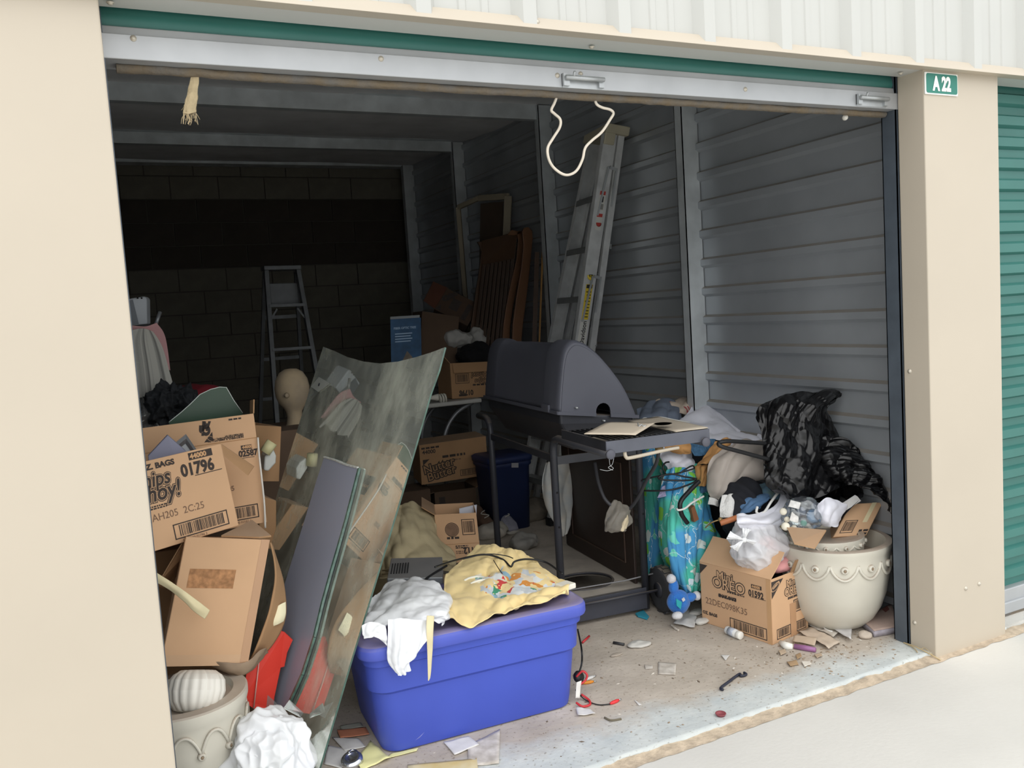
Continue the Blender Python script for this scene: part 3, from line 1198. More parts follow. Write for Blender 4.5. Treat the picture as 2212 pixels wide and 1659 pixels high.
# big planter at the right with a smaller one inside
cR = V(2.585, 0.44, 0.0)
prR = [(0.30, 0.0), (0.42, 0.0), (0.56, 0.045), (0.70, 0.13), (0.82, 0.26), (0.905, 0.42), (0.96, 0.62), (0.985, 0.82), (0.99, 0.90), (1.02, 0.95), (1.02, 0.99), (0.99, 1.0), (0.91, 1.0), (0.89, 0.96), (0.86, 0.80), (0.0, 0.78)]
planter('cream_planter', 'large cream planter with scalloped edging beside the pillar, a smaller planter inside', cR, 0.228, 0.365, prR, 13, 'scallop')
cI = V(2.55, 0.44, 0.268)
prI = [(0.5, 0.0), (0.9, 0.0), (0.96, 0.3), (0.985, 0.7), (1.0, 0.9), (1.0, 1.0), (0.88, 1.0), (0.86, 0.9), (0.0, 0.85)]
planter('cream_planter', 'small cream planter nested inside the large scalloped planter', cI, 0.152, 0.118, prI, 12, 'scallop')

# ================================================================== glass panes
def glass_mat(name, tint, refl, dustamt, dustcol='#c8ccbd'):
    m = bpy.data.materials.new(name)
    m.use_nodes = True
    N, L = m.node_tree.nodes, m.node_tree.links
    for x in list(N):
        if x.type != 'OUTPUT_MATERIAL':
            N.remove(x)
    out = [x for x in N if x.type == 'OUTPUT_MATERIAL'][0]
    tr = N.new('ShaderNodeBsdfTransparent'); tr.inputs['Color'].default_value = (*lin(tint), 1)
    gl = N.new('ShaderNodeBsdfGlossy'); gl.inputs['Roughness'].default_value = 0.02
    gl.inputs['Color'].default_value = (.92, .95, .93, 1)
    fr = N.new('ShaderNodeFresnel'); fr.inputs['IOR'].default_value = 1.5
    ad = N.new('ShaderNodeMath'); ad.operation = 'ADD'; ad.use_clamp = True; ad.inputs[1].default_value = refl
    L.new(fr.outputs[0], ad.inputs[0])
    mx = N.new('ShaderNodeMixShader')
    L.new(ad.outputs[0], mx.inputs['Fac']); L.new(tr.outputs[0], mx.inputs[1]); L.new(gl.outputs[0], mx.inputs[2])
    df = N.new('ShaderNodeBsdfDiffuse'); df.inputs['Color'].default_value = (*lin(dustcol), 1)
    tc = N.new('ShaderNodeTexCoord')
    mp = N.new('ShaderNodeMapping'); mp.inputs['Scale'].default_value = (1.0, 1.0, 0.35)
    L.new(tc.outputs['Object'], mp.inputs['Vector'])
    no = N.new('ShaderNodeTexNoise'); no.inputs['Scale'].default_value = 7; no.inputs['Detail'].default_value = 6; no.inputs['Roughness'].default_value = .6
    L.new(mp.outputs[0], no.inputs['Vector'])
    mr = N.new('ShaderNodeMapRange'); mr.inputs['From Min'].default_value = .38; mr.inputs['From Max'].default_value = .66
    mr.inputs['To Min'].default_value = dustamt * .3; mr.inputs['To Max'].default_value = dustamt
    L.new(no.outputs['Fac'], mr.inputs['Value'])
    m2 = N.new('ShaderNodeMixShader')
    L.new(mr.outputs[0], m2.inputs['Fac']); L.new(mx.outputs[0], m2.inputs[1]); L.new(df.outputs[0], m2.inputs[2])
    L.new(m2.outputs[0], out.inputs['Surface'])
    return m


dirty_glass = glass_mat('dirty_tinted_glass', '#8fa39a', 0.40, 0.62)
glass_edge = mat('green_glass_edge', '#3f5a50', 0.15, var=0.3, vs=30, spec=.8)
clear_plastic = glass_mat('clear_plastic_sheet', '#dfe3e2', 0.10, 0.25, '#c9cccc')

BR = V(0.384, 0.369, 0.002)
TR = at(961, 750, 0.447)
TL = at(698, 749, 1.407)
BL = V(0.135, 0.80, 0.002)
# make the pane planar: keep three corners, drop the fourth onto the plane
gx = (TL - TR); gy = (BR - TR); gn = gx.cross(gy).normalized()
if gn.y > 0:
    gn = -gn


def on_glass(u, v):
    d = ray(u, v)
    return CAM_POS + d * ((TR - CAM_POS).dot(gn) / d.dot(gn))


poly = []
arc = [(698, 749), (722, 758), (750, 771), (785, 781), (820, 785), (860, 781), (900, 771), (935, 760), (961, 750)]
poly += [on_glass(u, v) for u, v in arc]
poly += [on_glass(u, v) for u, v in ((948, 800), (930, 850), (900, 955), (868, 1065), (838, 1165), (800, 1290), (760, 1420), (722, 1550))]
q = on_glass(694, 1645); q = BR if q.z < 0.004 else q
poly += [q, BR]
# bottom edge runs back along the floor
e_dir = V(gn.y, -gn.x, 0).normalized()
if e_dir.x > 0:
    e_dir = -e_dir
bl = BR + e_dir * 0.86
poly += [bl]
poly += [on_glass(u, v) for u, v in ((600, 1062), (640, 935), (670, 838))]
gl = thing('glass_tabletop', 'tall dusty glass tabletop with a concave end, leaning behind the blue bin', 'glass', V(0.36, 0.56, 0.0))
b = B()
k = len(poly)
th = -gn * 0.006
b.add(poly, [tuple(range(k))])
b.add([p + th for p in poly], [tuple(range(k))[::-1]])
obj('pane', b, dirty_glass, gl)
b = B()
for i in range(k):
    j = (i + 1) % k
    b.add([poly[i], poly[j], poly[j] + th, poly[i] + th], [(0, 1, 2, 3)])
obj('polished_edge', b, glass_edge, gl)
# felt pad with a dark dot, stuck on the pane
pc = [on_glass(u, v) + gn * .002 for u, v in ((691, 815), (714, 829), (689, 847), (674, 836))]
b = B().prism(pc, gn * .003)
pad = obj('corner_pad', b, mat('pale_pad', '#a7aba5', .8, var=.05), gl)
cdot = sum(pc, Vector()) / 4
b = B().lathe([(0.007, 0), (0.007, 0.0045), (0, 0.005)], cdot, 16, gn)
obj('pad_dot', b, mat('dark_dot', '#3c4044', .6), pad)

# grey narrow mirror strip in front of the pane
def on_strip(u, v):
    return on_glass(u, v) + (CAM_POS - on_glass(u, v)).normalized() * 0.03


st = thing('mirror_strip', 'narrow grey back-painted glass strip leaning in front of the dusty glass tabletop', 'glass', on_strip(600, 1530))
lft = [(700, 988), (683, 1040), (662, 1110), (640, 1180), (611, 1273), (590, 1345), (572, 1420), (556, 1500), (548, 1535)]
rgt = [(616, 1530), (650, 1455), (676, 1375), (694, 1300), (712, 1235), (728, 1180), (745, 1120), (758, 1070), (773, 1011)]
poly = [on_strip(u, v) for u, v in lft + rgt]
b = B().prism(poly, -gn * 0.006)
obj('painted_face', b, mat('grey_mirror_paint', '#9aa0b2', .35, var=.03, vs=3), st)
b = B()
eds = [on_strip(u, v) for u, v in rgt]
for p, q in zip(eds, eds[1:]):
    s = (q - p).cross(gn).normalized()
    b.obox(p - s * .0005 + gn * .001, (q - p), s * 0.010 * (1 if s.x > 0 else -1), -gn * 0.008)
obj('glass_edge', b, mat('dark_glass_edge', '#4c6a60', .12, var=.4, vs=40, spec=.8), st)
b = B()
tp = [on_strip(u, v) for u, v in ((700, 987), (722, 993), (745, 1003), (773, 1010))]
for p, q in zip(tp, tp[1:]):
    b.bar(p, q, .005, .007, V(0, 0, 1))
obj('chipped_edge', b, mat('chipped_glass', '#cfd4d0', .4, var=.2, vs=60), st)

# red folder and a clear plastic scrap
red = mat('red_plastic', '#dd3a2b', 0.5, var=0.05, vs=5)
fy = 0.70
b = B().prism([at(u, v, y) for u, v, y in ((524, 1512, .70), (536, 1430, .72), (560, 1398, .735), (598, 1360, .75), (614, 1366, .75), (632, 1383, .75), (620, 1410, .745), (614, 1440, .74), (606, 1442, .738), (592, 1508, .72), (590, 1532, .715), (548, 1531, .70))], V(0.002, 0.004, 0))
rf = thing('red_folder', 'torn bright red plastic folder standing between planter and grey mirror strip', 'folder', at(560, 1531, .70))
obj('cover', b, red, rf)
b = B().tube([at(561, 1414, .73), at(555, 1470, .71), at(548, 1530, .695)], .0022, 6)
obj('spine_cord', b, mat('pink_cord', '#d9a79c', .6), rf)
b = B().prism([at(578, 1502, .60), at(612, 1533, .60), at(574, 1540, .60)], V(.001, .002, 0))
tag(obj('plastic_scrap', b, clear_plastic), 'clear plastic scrap standing behind the crumpled white bag', 'plastic')
b = B().prism([at(612, 1530, .56), at(625, 1512, .57), at(655, 1540, .55), at(650, 1550, .55)], V(.001, .002, 0))
tag(obj('plastic_scrap', b, clear_plastic), 'clear plastic scrap lying against the foot of the glass tabletop', 'plastic')

# ================================================================== white plastic bags
def bag_mat(name, col, alpha=1.0, trans=0.25, tint='#8fa9cf'):
    m = mat(name, col, 0.32, var=0.02, vs=6, bump=0.14, bs=22, spec=.4)
    N, L, p = nodes(m)
    p.inputs['Subsurface Weight'].default_value = 0.0
    tl = N.new('ShaderNodeBsdfTranslucent'); tl.inputs['Color'].default_value = (*lin(col), 1)
    mx = N.new('ShaderNodeMixShader'); mx.inputs['Fac'].default_value = trans
    out = [x for x in N if x.type == 'OUTPUT_MATERIAL'][0]
    L.new(p.outputs[0], mx.inputs[1]); L.new(tl.outputs[0], mx.inputs[2])
    last = mx
    if alpha < 1:
        tp = N.new('ShaderNodeBsdfTransparent')
        lw = N.new('ShaderNodeLayerWeight'); lw.inputs['Blend'].default_value = .35
        mr = N.new('ShaderNodeMapRange'); mr.inputs['To Min'].default_value = 1 - alpha; mr.inputs['To Max'].default_value = 0.05
        L.new(lw.outputs['Facing'], mr.inputs['Value'])
        m3 = N.new('ShaderNodeMixShader')
        L.new(mr.outputs[0], m3.inputs['Fac']); L.new(mx.outputs[0], m3.inputs[1]); L.new(tp.outputs[0], m3.inputs[2])
        last = m3
    L.new(last.outputs[0], out.inputs['Surface'])
    return m


bag_white = bag_mat('white_bag_plastic', '#fafcff')
p0 = atz(588, 1655, 0.0)
gb = thing('plastic_bag', 'crumpled white grocery bag lying on the floor in front of the leaning glass', 'bag', V(0.265, 0.42, 0), 'white plastic bags')
lump('bag_body', V(0.272, 0.425, 0.085), (0.115, 0.10, 0.125), bag_white, gb, seed=4, amp=.03, scale=7, crump=.06, cscale=12, sub=6, zmin=.001)
lump('bag_fold', V(0.262, 0.385, 0.150), (0.075, 0.06, 0.045), bag_white, gb, seed=8, amp=.02, scale=10, crump=.055, cscale=15, sub=6)
# ================================================================== blue storage bin
blue = mat('blue_plastic', '#4355b6', 0.42, var=0.06, vs=3, dust=0.0, spec=.45)
blue_lid = mat('blue_lid_plastic', '#4c5ab8', 0.45, var=0.05, vs=3, dust=0.75, dustcol='#8f8391')


def rrect(cx, cy, lx, ly, r, n=7):
    """rounded rectangle outline in the plane, counter-clockwise"""
    out = []
    for sx, sy, a0 in ((1, 1, 0), (-1, 1, 90), (-1, -1, 180), (1, -1, 270)):
        for i in range(n):
            a = radians(a0 + 90 * i / (n - 1))
            out.append((cx + sx * (lx / 2 - r) + r * cos(a), cy + sy * (ly / 2 - r) + r * sin(a)))
    return out


def loft(b, rings, cap0=True, cap1=True, smooth=True, mi=0):
    n = len(rings[0])
    vs = [p for rg in rings for p in rg]
    fs = []
    for i in range(len(rings) - 1):
        for j in range(n):
            fs.append((i * n + j, i * n + (j + 1) % n, (i + 1) * n + (j + 1) % n, (i + 1) * n + j))
    if cap0:
        fs.append(tuple(range(n))[::-1])
    if cap1:
        fs.append(tuple((len(rings) - 1) * n + j for j in range(n)))
    return b.add(vs, fs, mi, smooth)


BYAW = -0.045
bc = V(0.972, 0.605, 0.0)
bR = Matrix.Rotation(BYAW, 3, 'Z')


def bl_(x, y, z):
    return bR @ V(x, y, z) + V(bc.x, bc.y, 0)


def bring(lx, ly, r, z, inset=None):
    pts = rrect(0, 0, lx, ly, r)
    out = []
    for (x, y) in pts:
        if inset and y < -ly / 2 + 0.10 and abs(x) < lx / 2 - 0.05:
            pass
        out.append(bl_(x, y, z))
    return out


bin_ = thing('storage_bin', 'large blue plastic storage bin with a dusty lid, near the door threshold', 'bin', bl_(0, 0, 0))
rings = []
for z, lx, ly, r in ((0.0, .655, .375, .05), (0.006, .675, .395, .06), (0.03, .685, .405, .065), (0.17, .715, .425, .065), (0.205, .720, .428, .065),
                     (0.216, .742, .450, .065), (0.30, .752, .455, .065), (0.305, .765, .47, .06), (0.335, .770, .475, .06), (0.34, .775, .48, .06)):
    rings.append(bring(lx, ly, r, z))
b = B()
loft(b, rings)
obj('tub', b, blue, bin_, split=22)
b = B()
rings = []
for z, lx, ly, r in ((0.332, .795, .492, .06), (0.338, .800, .497, .062), (0.362, .800, .497, .062), (0.372, .792, .489, .062), (0.376, .775, .472, .06), (0.376, .72, .42, .05), (0.370, .705, .405, .05), (0.370, .3, .2, .04)):
    rings.append(bring(lx, ly, r, z))
loft(b, rings)
obj('lid', b, blue_lid, bin_, split=50)
b = B()
b.prism([bl_(-0.24, -0.1977 - .004, .03), bl_(-0.17, -0.1977 - .004, .055), bl_(-0.155, -0.199 - .004, .07), bl_(-0.20, -0.199 - .004, .055)], V(0, -.0012, 0))
obj('scuff_mark', b, mat('scuff', '#7f86c9', .6, var=.3, vs=60), bin_)

# ---- shirt spread over the lid
def shirt_material():
    m = mat('yellow_shirt', '#efd79c', 0.85, var=0.05, vs=4, bump=0.06, bs=120, uv=False, sheen=.1)
    N, L, p = nodes(m)
    src = p.inputs['Base Color'].links[0].from_socket
    tc = N.new('ShaderNodeTexCoord')
    mp = N.new('ShaderNodeMapping')
    mp.inputs['Location'].default_value = (-.57, -.50, 0)
    L.new(tc.outputs['UV'], mp.inputs['Vector'])
    sep = N.new('ShaderNodeSeparateXYZ')
    L.new(mp.outputs[0], sep.inputs[0])
    vl = N.new('ShaderNodeVectorMath'); vl.operation = 'LENGTH'
    mp2 = N.new('ShaderNodeMapping'); mp2.inputs['Scale'].default_value = (2.3, 3.3, 1)
    L.new(mp.outputs[0], mp2.inputs['Vector']); L.new(mp2.outputs[0], vl.inputs[0])
    vo = N.new('ShaderNodeTexVoronoi'); vo.inputs['Scale'].default_value = 15
    nn = N.new('ShaderNodeTexNoise'); nn.inputs['Scale'].default_value = 9
    L.new(tc.outputs['UV'], nn.inputs['Vector'])
    mixv = N.new('ShaderNodeMixRGB'); mixv.inputs['Fac'].default_value = .18
    L.new(tc.outputs['UV'], mixv.inputs['Color1']); L.new(nn.outputs['Color'], mixv.inputs['Color2'])
    L.new(mixv.outputs[0], vo.inputs['Vector'])
    sc = N.new('ShaderNodeSeparateColor'); L.new(vo.outputs['Color'], sc.inputs[0])
    rp = N.new('ShaderNodeValToRGB'); rp.color_ramp.interpolation = 'CONSTANT'
    cols = ['#e6d9c0', '#d7dfe4', '#c9413f', '#e6d9c0', '#8fb3c4', '#d98f3c', '#dfe3e2', '#3e9672', '#c8ced2']
    rp.color_ramp.elements[0].color = (*lin(cols[0]), 1)
    rp.color_ramp.elements[1].position = 1 / len(cols); rp.color_ramp.elements[1].color = (*lin(cols[1]), 1)
    for i in range(2, len(cols)):
        e = rp.color_ramp.elements.new(i / len(cols)); e.color = (*lin(cols[i]), 1)
    L.new(sc.outputs[0], rp.inputs['Fac'])
    ls = N.new('ShaderNodeMath'); ls.operation = 'MULTIPLY_ADD'; ls.inputs[1].default_value = .9; ls.inputs[2].default_value = 0
    L.new(nn.outputs['Fac'], ls.inputs[0])
    ad = N.new('ShaderNodeMath'); ad.operation = 'ADD'
    L.new(vl.outputs['Value'], ad.inputs[0]); L.new(ls.outputs[0], ad.inputs[1])
    lt = N.new('ShaderNodeMath'); lt.operation = 'LESS_THAN'; lt.inputs[1].default_value = 1.12
    L.new(ad.outputs[0], lt.inputs[0])
    g2 = N.new('ShaderNodeMath'); g2.operation = 'GREATER_THAN'; g2.inputs[1].default_value = .22
    L.new(sc.outputs[1], g2.inputs[0])
    mm = N.new('ShaderNodeMath'); mm.operation = 'MULTIPLY'
    L.new(lt.outputs[0], mm.inputs[0]); L.new(g2.outputs[0], mm.inputs[1])
    mx = N.new('ShaderNodeMixRGB')
    L.new(mm.outputs[0], mx.inputs['Fac']); L.new(src, mx.inputs['Color1']); L.new(rp.outputs['Color'], mx.inputs['Color2'])
    L.new(mx.outputs['Color'], p.inputs['Base Color'])
    return m


ZL = 0.386


def lid_pt(u, v, up=0.0):
    return atz(u, v, ZL + up)


rows = [[lid_pt(1035, 1183, .04), lid_pt(1062, 1178, .06), lid_pt(1100, 1186, .05), lid_pt(1140, 1200, .02), lid_pt(1158, 1218, .005)],
        [lid_pt(985, 1222, .03), lid_pt(1035, 1222, .03), lid_pt(1090, 1226, .02), lid_pt(1150, 1230, .01), lid_pt(1195, 1243, .0)],
        [lid_pt(962, 1252, .015), lid_pt(1025, 1262, .012), lid_pt(1090, 1264, .008), lid_pt(1160, 1262, .004), lid_pt(1228, 1262, .003)],
        [lid_pt(960, 1300, .012), lid_pt(1025, 1302, .008), lid_pt(1095, 1298, .004), lid_pt(1160, 1288, .004), lid_pt(1228, 1276, .006)],
        [lid_pt(968, 1335, .014), lid_pt(1015, 1352, .002), lid_pt(1090, 1322, .004), lid_pt(1150, 1308, .006), lid_pt(1222, 1284, .008)]]
sh = cloth('t_shirt', rows, shirt_material(), None, 110, 90, folds=((1, 0.5, 3.2, .009), (0.3, 1, 3, .008), (1, -.8, 6, .005), (1, .1, 8, .003)), amp=.007, scale=11, seed=12, thick=.003)
for v in sh.data.vertices:
    w = sh.location + v.co
    if w.z < 0.3775 and w.y > 0.37:
        v.co.z = 0.3775 - sh.location.z + 0.0012
tag(sh, 'rumpled yellow printed t-shirt spread over the lid of the blue bin', 'shirt')

# ---- white bag over the bin's front left corner
gb = thing('plastic_bag', 'white grocery bag draped over the front corner of the blue bin', 'bag', bl_(-0.26, -0.1, .376), 'white plastic bags')
fy = 0.352
rows = [[atz(800, 1300, .40), atz(835, 1262, .41), atz(880, 1248, .43), atz(930, 1255, .44), atz(965, 1275, .42), atz(973, 1295, .40)],
        [atz(790, 1330, .40), atz(835, 1300, .42), atz(885, 1288, .44), atz(930, 1290, .445), atz(968, 1305, .43), atz(975, 1318, .40)],
        [atz(786, 1355, .40), atz(835, 1330, .415), atz(885, 1325, .425), atz(930, 1322, .43), atz(962, 1330, .42), atz(966, 1340, .40)],
        [atz(788, 1380, .385), atz(832, 1355, .40), atz(880, 1350, .41), atz(925, 1340, .41), atz(950, 1342, .40), atz(955, 1352, .385)]]
cloth('bag_top', rows, bag_white, gb, 80, 60, folds=((1, .6, 3, .010), (.2, 1, 2.5, .006)), amp=.010, scale=14, seed=5, thick=.0012, crump=.004)
rows = [[at(838, 1338, fy + .02), at(862, 1336, fy + .015), at(890, 1338, fy + .01), at(915, 1340, fy + .012), at(932, 1340, fy + .02)],
        [at(838, 1375, fy), at(860, 1375, fy - .012), at(885, 1378, fy - .008), at(908, 1385, fy - .005), at(925, 1375, fy)],
        [at(836, 1415, fy + .005), at(855, 1418, fy - .012), at(872, 1420, fy - .01), at(892, 1425, fy - .006), at(905, 1405, fy)],
        [at(845, 1445, fy + .005), at(858, 1450, fy - .008), at(868, 1448, fy - .008), at(878, 1436, fy - .002), at(884, 1425, fy + .003)],
        [at(855, 1452, fy + .006), at(862, 1458, fy - .003), at(870, 1458, fy - .003), at(880, 1452, fy), at(887, 1448, fy + .004)]]
cloth('bag_handle', rows, bag_white, gb, 50, 60, folds=((1, .1, 2.5, .007), (1, -.2, 4, .004)), amp=.006, scale=16, seed=6, thick=.0012, crump=.006)
rows = [[at(784, 1352, .37), at(795, 1344, .36), at(815, 1345, .355), at(832, 1352, .355)],
        [at(783, 1368, .36), at(798, 1362, .35), at(815, 1365, .348), at(836, 1372, .35)],
        [at(786, 1380, .36), at(800, 1378, .35), at(818, 1380, .35), at(836, 1395, .35)]]
cloth('bag_edge', rows, bag_white, gb, 30, 24, folds=((1, .4, 2, .006),), amp=.006, scale=18, seed=7, thick=.0012, crump=.006)
# tan strap hanging down the front
rows = [[at(922, 1330, fy + .02), at(930, 1330, fy + .018), at(938, 1331, fy + .02)], [at(921, 1360, fy - .002), at(929, 1362, fy - .004), at(936, 1360, fy - .002)], [at(923, 1410, fy - .002), at(928, 1410, fy - .004), at(934, 1408, fy - .002)],
        [at(924, 1450, fy), at(928, 1450, fy - .002), at(931, 1448, fy)], [at(925, 1470, fy + .001), at(926, 1470, fy), at(929, 1464, fy)]]
tag(cloth('tape_strip', rows, cream_tape, None, 8, 40, amp=.002, thick=.002, seed=3), 'cream tape strip hanging down the front of the blue bin', 'tape')

# small white box on the bin's lid corner, cables and pens on the shirt
b = B()
q = lid_pt(1232, 1268, .0)
b.obox(q + V(-.035, -.02, -.006), V(.055, .012, 0), V(-.012, .05, 0), V(0, 0, .020))
tag(obj('adapter', b, mat('white_adapter', '#e8e4d6', .45, var=.03), bevel=.004), 'small white plastic adapter on the corner of the blue bin lid', 'adapter')
blackc = mat('black_rubber_cable', '#1d1e20', 0.45, var=.1)
cable = B().tube(spline([atz(940, 1225, .50), atz(985, 1210, .47), atz(1045, 1198, .45), atz(1085, 1208, .43), atz(1103, 1224, .41), atz(1112, 1213, .425), atz(1140, 1208, .42), atz(1180, 1215, .40), atz(1215, 1240, .39)], 60), .0038, 8)
tag(obj('power_cable', cable, blackc), 'black power cable looping over the yellow shirt', 'cable')
cable = B().tube(spline([atz(1000, 1208, .46), atz(1050, 1197, .465), atz(1090, 1200, .45), atz(1108, 1206, .43)], 30), .0022, 6)
cable.tube(spline([atz(1066, 1210, .44), atz(1075, 1225, .42), atz(1085, 1240, .405), atz(1090, 1252, .40)], 20), .0016, 6)
tag(obj('thin_wire', cable, blackc), 'thin black wire lying across the yellow shirt', 'cable')
b = B().tube([atz(1083, 1240, .402), atz(1087, 1252, .40)], .006, 8)
tag(obj('red_clip', b, mat('red_clip_plastic', '#c53033', .4)), 'small red plastic clip on the yellow shirt', 'clip')
b = B()
for du, dv in ((0, 0), (14, 7)):
    b.tube(spline([atz(1003 + du, 1255 + dv, .402), atz(1015 + du, 1249 + dv, .405), atz(1035 + du, 1246 + dv, .405), atz(1050 + du, 1250 + dv, .402), atz(1052 + du, 1256 + dv, .40), atz(1030 + du, 1262 + dv, .40)], 18), .0055, 8)
tag(obj('white_clip', b, mat('white_hook', '#e8e6d8', .4)), 'pair of white curved plastic hooks on the yellow shirt', 'hook')

# ---- grey metal player behind the bin
pl_ = thing('disc_player', 'flat grey metal player box behind the bin, under the black cable', 'electronics', at(900, 1245, 1.05))
P0 = at(838, 1278, 1.02); P1 = at(958, 1270, .90)
b = B()
ux = (P1 - P0)
b.obox(V(P0.x, P0.y, .312), V(ux.x, ux.y, 0), V(.10, .26, 0), V(0, 0, .068))
obj('casing', b, mat('grey_player_metal', '#a7abb0', .4, metal=.5, var=.08, vs=10, dust=.3), pl_, bevel=.004)
for i in range(7):
    s = V(P0.x, P0.y, .3795) + V(.10, .26, 0) * .2 + ux * (.05 + .05 * i)
    obj('vent_slot', B().obox(s, ux * .02, V(.05, .13, 0), V(0, 0, .0015)), mat('dark_slot', '#2a2b2e', .6), pl_)
b = B().obox(V(P0.x, P0.y, .298) + ux * .02, ux * .96, V(.1, .26, 0) * .9, V(0, 0, .015))
obj('base_plate', b, mat('dark_base', '#2c2d31', .5), pl_)
# it stands on a low crate so that it does not hang in the air
cr = Carton('cardboard_box', 'brown carton standing under the grey metal player behind the bin', V(P0.x - .03, P0.y - .01, 0), V(P1.x + .02, P1.y + .0, 0), V(P0.x - .03, P0.y - .01, .296), .30, m=card_dull)
b = B().tube(spline([at(905, 1263, .88), at(920, 1255, .85), at(940, 1262, .82), at(955, 1285, .80), at(968, 1300, .8)], 24), .0045, 8)
b.tube(spline([at(905, 1262, .88), at(935, 1240, .95), at(965, 1222, 1.0)], 16), .0045, 8)
tag(obj('power_cable', b, blackc), 'thick black cable curling over the grey metal player', 'cable')
# ================================================================== gas grill on its cart
g_dark = mat('black_painted_steel', '#2e3037', 0.5, var=0.15, vs=8, dust=0.55, dustcol='#83796f')
g_lid = mat('charcoal_lid', '#52545e', 0.5, var=0.07, vs=4, spec=.4)
g_tube = mat('black_tube', '#34363d', 0.42, var=0.12, vs=10, dust=0.3)
beige_enamel = mat('beige_enamel', '#bdb3a2', 0.5, var=0.08, vs=6, dust=.5, dustcol='#b3a797')
walnut = mat('dark_walnut_panel', '#2c221e', 0.45, var=0.2, vs=8)
GA = -0.097
gd = V(cos(GA), sin(GA), 0); ge = V(-sin(GA), cos(GA), 0); gz = V(0, 0, 1)
GN = V(2.029, 1.001, 0); GW, GL = 0.407, 0.82
GO = GN - gd * GW


def gp(b_, t, z):
    """grill frame: b across (0 at the near left leg), t along the long axis, z up"""
    return GO + gd * b_ + ge * t + gz * z


gr = thing('gas_grill', 'black gas grill cart with closed charcoal lid and folded-out side rails', 'grill', gp(GW / 2, GL / 2, 0))
# lid
prof = [(0.000, 0.952), (0.008, 1.02), (0.020, 1.10), (0.032, 1.165), (0.050, 1.215), (0.085, 1.243), (0.130, 1.232), (0.175, 1.200), (0.222, 1.152), (0.265, 1.098), (0.305, 1.040), (0.335, 0.98), (0.355, 0.93), (0.366, 0.900)]
cb, cz = 0.17, 0.95
prof2 = []
for i in range(len(prof)):
    prof2.append(V(prof[i][0], prof[i][1], 0))
prof = [(p.x, p.y) for p in spline(prof2, 40)]
b = B()
secs = [(-0.082, .93), (-0.078, .965), (-0.068, .99), (-0.05, 1.0), (0.075, 1.0), (0.095, .985), (0.115, .955), (0.69, .955), (0.71, .985), (0.73, 1.0), (0.85, 1.0), (0.868, .985), (0.876, .955)]
vs = []
for t, s in secs:
    for (pb, pz) in prof:
        base = 0.952 + (0.900 - 0.952) * max(0, min(1, pb / .366))
        vs.append(gp(cb + (pb - cb) * s, t, base + (pz - base) * s))
k = len(prof)
b.add(vs, [(i * k + j, i * k + j + 1, (i + 1) * k + j + 1, (i + 1) * k + j) for i in range(len(secs) - 1) for j in range(k - 1)], 0, True)
# end walls, the near one with an arched cut-out
for si in (0, len(secs) - 1):
    t, s = secs[si]
    ring = [vs[si * k + j] for j in range(k)]
    if si == 0:
        arch = []
        for i in range(9):
            a = pi * i / 8
            arch.append(gp(0.205 + 0.034 * cos(a), t, 0.935 + 0.036 * sin(a)))
        poly = ring + [gp(0.239, t, 0.918)] + arch + [gp(0.171, t, 0.927)]
        b.add(poly, [tuple(range(len(poly)))], 0, False)
    else:
        b.add(ring, [tuple(range(k))[::-1]], 0, False)
lid = obj('lid', b, g_lid, gr, solid=.005)
# rolled lip along the lower edge
b = B()
for (b0, b1, t0, t1) in ((-0.004, .171, -.083, -.083), (.239, .372, -.083, -.083), (-.004, -.004, -.083, .878), (.372, .372, -.083, .878)):
    z0, z1 = 0.952 - .052 * max(0, b0) / .366, 0.952 - .052 * max(0, b1) / .366
    b.bar(gp(b0, t0, z0 - .004), gp(b1, t1, z1 - .004), .014, .007, gz)
obj('rolled_lip', b, g_lid, lid)
for bb, zz in ((.150, 1.12), (.118, 1.055)):
    b = B().lathe([(.006, 0), (.006, .0015), (0, .0016)], gp(bb, -.0825, zz), 12, -ge)
    obj('bolt_hole', b, mat('hole_black', '#08080a', .8), lid)
b = B().tube([gp(.075, -.083, .965), gp(.080, -.10, .963)], .004, 8)
obj('hinge_pin', b, galv, lid)
b = B().obox(gp(-.012, .0, .945), gd * .01, ge * .075, gz * .03)
obj('front_bracket', b, g_lid, lid)
# firebox
b = B()
r0 = [gp(.010, -.07, .948), gp(.356, -.07, .897), gp(.356, .865, .897), gp(.010, .865, .948)]
r1 = [gp(.012, -.068, .90), gp(.352, -.068, .87), gp(.352, .86, .87), gp(.012, .86, .90)]
r2 = [gp(.085, -.02, .775), gp(.285, -.02, .775), gp(.285, .82, .775), gp(.085, .82, .775)]
loft(b, [r2, r1, r0], smooth=False)
obj('firebox', b, g_dark, gr, bevel=.01)
for pp, qq in ((gp(.205, -.07, .895), gp(.212, -.083, .893)), (gp(.16, -.06, .855), gp(.16, -.07, .855))):
    obj('bolt', B().tube([pp, qq], .004, 8), galv, gr)
